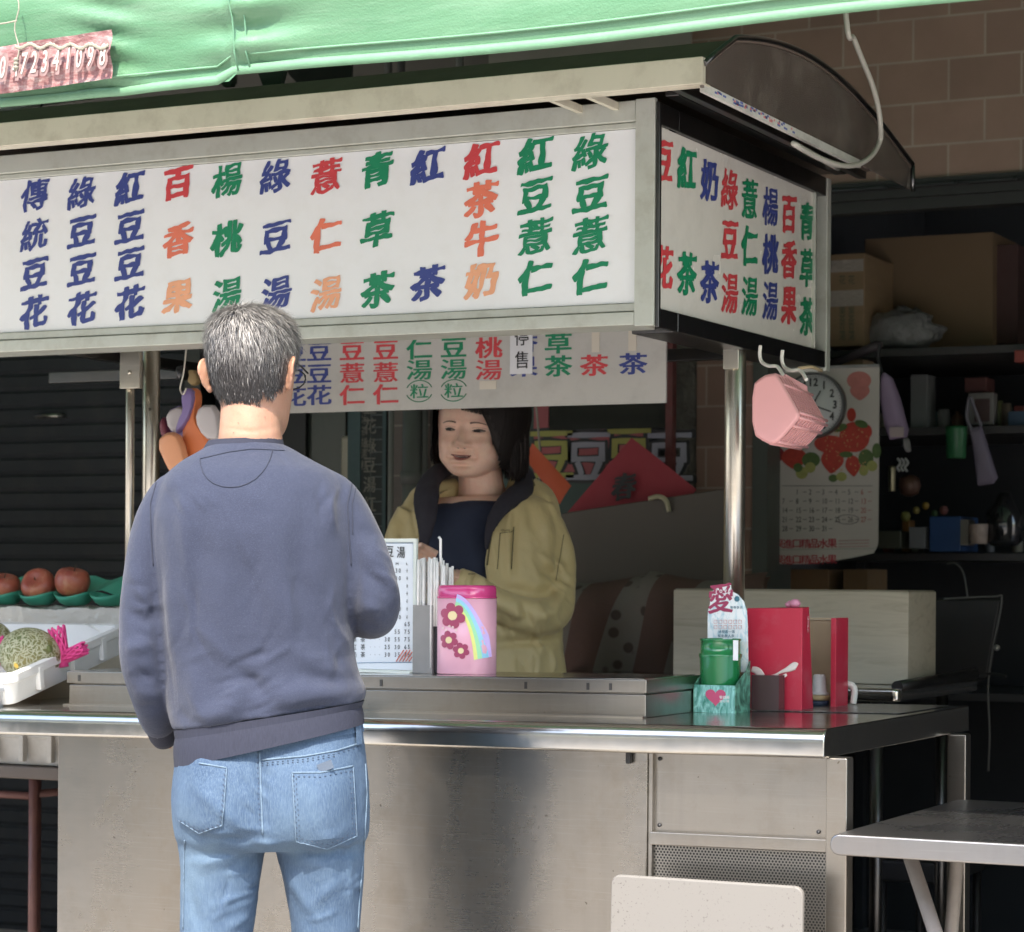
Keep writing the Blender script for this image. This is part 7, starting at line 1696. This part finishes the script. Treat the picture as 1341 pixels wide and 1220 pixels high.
g = MB().loft([a + b[::-1] for a, b in zip(Ro, Ri)]); limb(g, D1, WAL, .004); limb(g, D1, WAR, .004)
# stand-up shoulders
limb(g, D1, [(600, 640, .06, .03), (560, 655, .03, .045), (545, 680, .0, .05)]); limb(g, D1, [(668, 636, .06, .03), (700, 650, .03, .046), (712, 680, .0, .05)])
V, fs = remesh(g, .0042, 6)
jf = [([(668, 665), (664, 700), (666, 750)], 5, .006), ([(676, 672), (672, 720), (674, 755)], 4, -.005), ([(700, 650), (715, 690), (722, 740)], 8, .005), ([(690, 655), (700, 700)], 6, -.004), ([(640, 700), (648, 730), (650, 755)], 5, .005), ([(655, 770), (700, 778), (735, 770)], 7, -.006), ([(650, 800), (672, 815), (700, 812)], 7, -.007), ([(670, 780), (680, 825)], 7, .006), ([(700, 785), (715, 825)], 8, .006), ([(640, 780), (660, 830)], 6, -.005),
      ([(690, 815), (725, 800), (740, 770)], 7, .006), ([(650, 842), (735, 838)], 6, -.010), ([(680, 850), (686, 900)], 6, -.005), ([(705, 850), (700, 900)], 8, .005), ([(515, 670), (520, 720)], 7, .005), ([(530, 680), (525, 730)], 5, -.005), ([(735, 700), (742, 760)], 7, -.004), ([(708, 640), (730, 680)], 6, .004), ([(600, 752), (602, 768)], 4, -.004), ([(618, 748), (622, 775)], 4, -.004), ([(632, 755), (640, 790)], 5, .004), ([(712, 730), (745, 745)], 6, .005), ([(705, 745), (748, 765)], 5, -.005)]
jf += creases(12, 655, 735, 770, 830, 70, 38, 3.2, .0035) + creases(8, 690, 740, 680, 760, 60, 40, 3.2, .003) + creases(6, 650, 730, 845, 880, 85, 30, 3.2, .003) + creases(5, 510, 545, 660, 740, 100, 40, 3.2, .003) + creases(6, 600, 640, 750, 775, 80, 16, 2.4, .003)
V = crumple(V, fs, [(l_, w_, h_ * 1.5) for l_, w_, h_ in jf], .004, 12, 5)
M_ol = mat('olive_jacket', (.62, .50, .25), .5, var=.12, vs=10, bs=.6, bscale=26, sheen=.15, bdist=.004)
jk = obj('jacket', mb_from(V, fs), M_ol, wom); WM[jk] = WM[wom]; BJ = bvh_of(mb_from(V, fs))
M_lin = mat('dark_lining', (.030, .027, .038), .8, var=.2, bs=.3, bscale=80)
# hood lining: thick soft flaps beside the neck and down the edges of the opening
g = MB()
Kf = sm_rings([(655, 600, .10, .034, .020), (686, 622, .05, .036, .022), (684, 642, -.03, .036, .020), (665, 656, -.10, .032, .015), (650, 674, -.135, .024, .011), (641, 694, -.148, .015, .008), (637, 720, -.15, .008, .005)], 5)
g.tube([at(k[0], k[1], D=D1 + k[2]) for k in Kf], [(k[3] * .84, k[4]) for k in Kf], 16)
Kf = sm_rings([(610, 600, .10, .034, .020), (578, 616, .05, .036, .022), (561, 634, -.02, .042, .020), (558, 656, -.09, .044, .015), (559, 682, -.130, .034, .011), (556, 706, -.148, .020, .009), (551, 732, -.152, .009, .006)], 5)
g.tube([at(k[0], k[1], D=D1 + k[2]) for k in Kf], [(k[3] * .84, k[4]) for k in Kf], 16)
V, fs = remesh(g, .006, 5); V = crumple(V, fs, [([(540, 640), (548, 690)], 6, -.004), ([(562, 640), (556, 690)], 5, .004), ([(665, 650), (690, 630)], 6, .004)], .003, 14); obj('hood_lining', mb_from(V, fs), M_lin, jk)
g = MB(); drape_line(BJ, [(566, 602), (540, 628), (526, 642)], .003, .003, 4, mb=g); drape_line(BJ, [(690, 612), (700, 636), (660, 664), (645, 690), (638, 740)], .0022, .002, 4, mb=g); drape_line(BJ, [(672, 690), (669, 745)], .0016, .002, 4, mb=g); drape_line(BJ, [(655, 698), (651, 745)], .0012, .001, 4, mb=g); drape_line(BJ, [(655, 698), (672, 696)], .0010, .001, 4, mb=g); drape_line(BJ, [(596, 752), (622, 752)], .0012, .002, 4, mb=g); drape_line(BJ, [(738, 700), (728, 760)], .0010, .001, 4, mb=g)
obj('seam', g, mat('olive_seam', (.15, .125, .06), .7), jk)
g = MB(); 
for i, c_ in enumerate('COLUMBIA'):
    h = hit(BJ, 657 + i * 1.9, 694.5, .002)
    if h: write(g, c_, h, RV, UP, .0034, .0052, .008)
obj('small_lettering', g, mat('thread_dark', (.08, .06, .03), .7), jk)
K = WAL[-2:]; a = at(K[0][0], K[0][1], D=D1 + K[0][2]); b = at(K[1][0], K[1][1], D=D1 + K[1][2]); d = (b - a).normalized(); obj('cuff', MB().tube([b - d * .015, b, b + d * .015, b + d * .02], [.036, .033, .030, .026], 22), M_ol, jk)
K = WAR[-2:]; a = at(K[0][0], K[0][1], D=D1 + K[0][2]); b = at(K[1][0], K[1][1], D=D1 + K[1][2]); d = (b - a).normalized(); obj('cuff', MB().tube([b - d * .015, b, b + d * .015, b + d * .02], [.035, .032, .030, .026], 22), M_ol, jk)
g = MB()
for A in WL: limb(g, D1, A, 0)
g.loft([ringlv(D1, 540, 1000, 728, 1000, 0, .12), ringlv(D1, 542, 1060, 726, 1060, 0, .125)]); V, fs = remesh(g, .012, 4); obj('trousers', mb_from(V, fs), M_black, wom)
for A in WL:
    p = at(A[-1][0], A[-1][1], D=D1); p.z = 0
    obj('shoe', MB().loft([[p - FV * yy + RV * (xx * w_) + UP * zz for xx, zz in ((-.04, 0), (-.04, .03), (-.028, hh), (.028, hh), (.04, .03), (.04, 0))] for yy, w_, hh in ((-.07, .6, .05), (-.04, .85, .085), (.02, .9, .08), (.1, 1, .06), (.16, .6, .035))]), M_black, wom, sub=1)
# hair of the woman: a layered bob
M_hw = mat('bob_hair', (.013, .009, .008), .6, spec=.25, var=.4, vs=30, stretch=(1, 1, .15), bs=.6, bscale=90, bdist=.003); M_hw2 = mat('bob_hair_brown', (.030, .018, .014), .55)
g = MB()
Rh = head_rings(TW, 1.13, 1.03, 1.0, .013, 72); HBw = bvh_of(MB().loft(Rh)); TWi = TW.inverted()
def in_bob(l):
    x, y, z = l; fx = x + .012       # person's right is +x (photo left)
    if y > .035: return z > .082 or (x < -.0765 + .03 * max(0, z - .0) / .08 and z > -.10) or (x > .0765 and z > -.04) or z > .082 - .6 * max(0, -x - .03)
    return z > -.085
for ri in range(len(Rh) - 1):
    for j in range(72):
        q = [Rh[ri][j], Rh[ri][(j + 1) % 72], Rh[ri + 1][(j + 1) % 72], Rh[ri + 1][j]]; c = sum(q, Vector()) / 4
        if in_bob(TWi @ c): g.add(q, [(0, 1, 2, 3)], 0, True)
random.seed(9)
def lock(P0, L, out, w_=.0022, mi=0, fwd_=0):
    """a strand bundle that falls from P0 (head local)"""
    pts = []; p = Vector(P0); r0 = Vector((p.x, p.y, 0)).normalized()
    for k in range(8):
        t = k / 7; q = Vector((p.x, p.y, p.z - L * t)) + r0 * (out * math.sin(t * 2.4) ) + Vector((random.gauss(0, .0006), fwd_ * t, 0)); pts.append(TW @ q)
    g.tube(pts, [w_ * (1 - .6 * (k / 7) ** 3) for k in range(8)], 5, mi)
for i in range(1400):
    a_ = random.uniform(0, 2 * math.pi); x, y = .086 * math.cos(a_), -.005 + .105 * math.sin(a_)
    if y > (.035 if x < 0 else .03): continue
    if y > .02 and x > 0 and random.random() < .4: continue
    z = random.uniform(-.02, .06); L_ = z + (random.uniform(.100, .122) if x < .02 else random.uniform(.076, .092))
    lock((x * random.uniform(.98, 1.12), y * random.uniform(1.0, 1.08), z), L_, .007, .0016, 1 if random.random() < .2 else 0)
for i in range(420):                 # fringe swept to the photo right
    t = random.random(); x = .062 - .13 * t; z0 = .098; pts = []
    for k in range(7):
        s_ = k / 6; xx = x - .022 * s_ * (1 if t > .3 else -.2); zz = z0 - (.032 + .028 * abs(t - .25) + random.uniform(0, .006)) * s_; yy = .055 + .058 * math.sin(min(1, s_ * 1.3) * 1.5) - abs(xx) ** 2 * 5
        h = HBw.ray_cast(TW @ Vector((xx, .3, zz)), TW.to_3x3() @ Vector((0, -1, 0))); pts.append((h[0] - wf * .004) if h[0] is not None else TW @ Vector((xx, yy, zz)))
    g.tube(pts, [.0015 * (1 - .7 * (k / 6) ** 2) for k in range(7)], 5, 1 if random.random() < .2 else 0)
for i in range(420):
    t = random.random(); x0_, x1_ = -.016 - .045 * t, -.0685 - .017 * t + random.gauss(0, .0015); z0, z1 = .100, -.02 - .055 * t; pts = []
    for k in range(9):
        s_ = k / 8; xx = x0_ + (x1_ - x0_) * (1 - (1 - s_) ** 1.7); zz = z0 + (z1 - z0) * s_
        h = HBw.ray_cast(TW @ Vector((xx * .98, .3, zz)), TW.to_3x3() @ Vector((0, -1, 0))); pts.append((h[0] - wf * .003) if h[0] is not None else TW @ Vector((xx, .04, zz)))
    g.tube(pts, [.0015 * (1 - .7 * (k / 8) ** 2) for k in range(9)], 5, 1 if random.random() < .2 else 0)
obj('hair', g, [M_hw, M_hw2], wom)
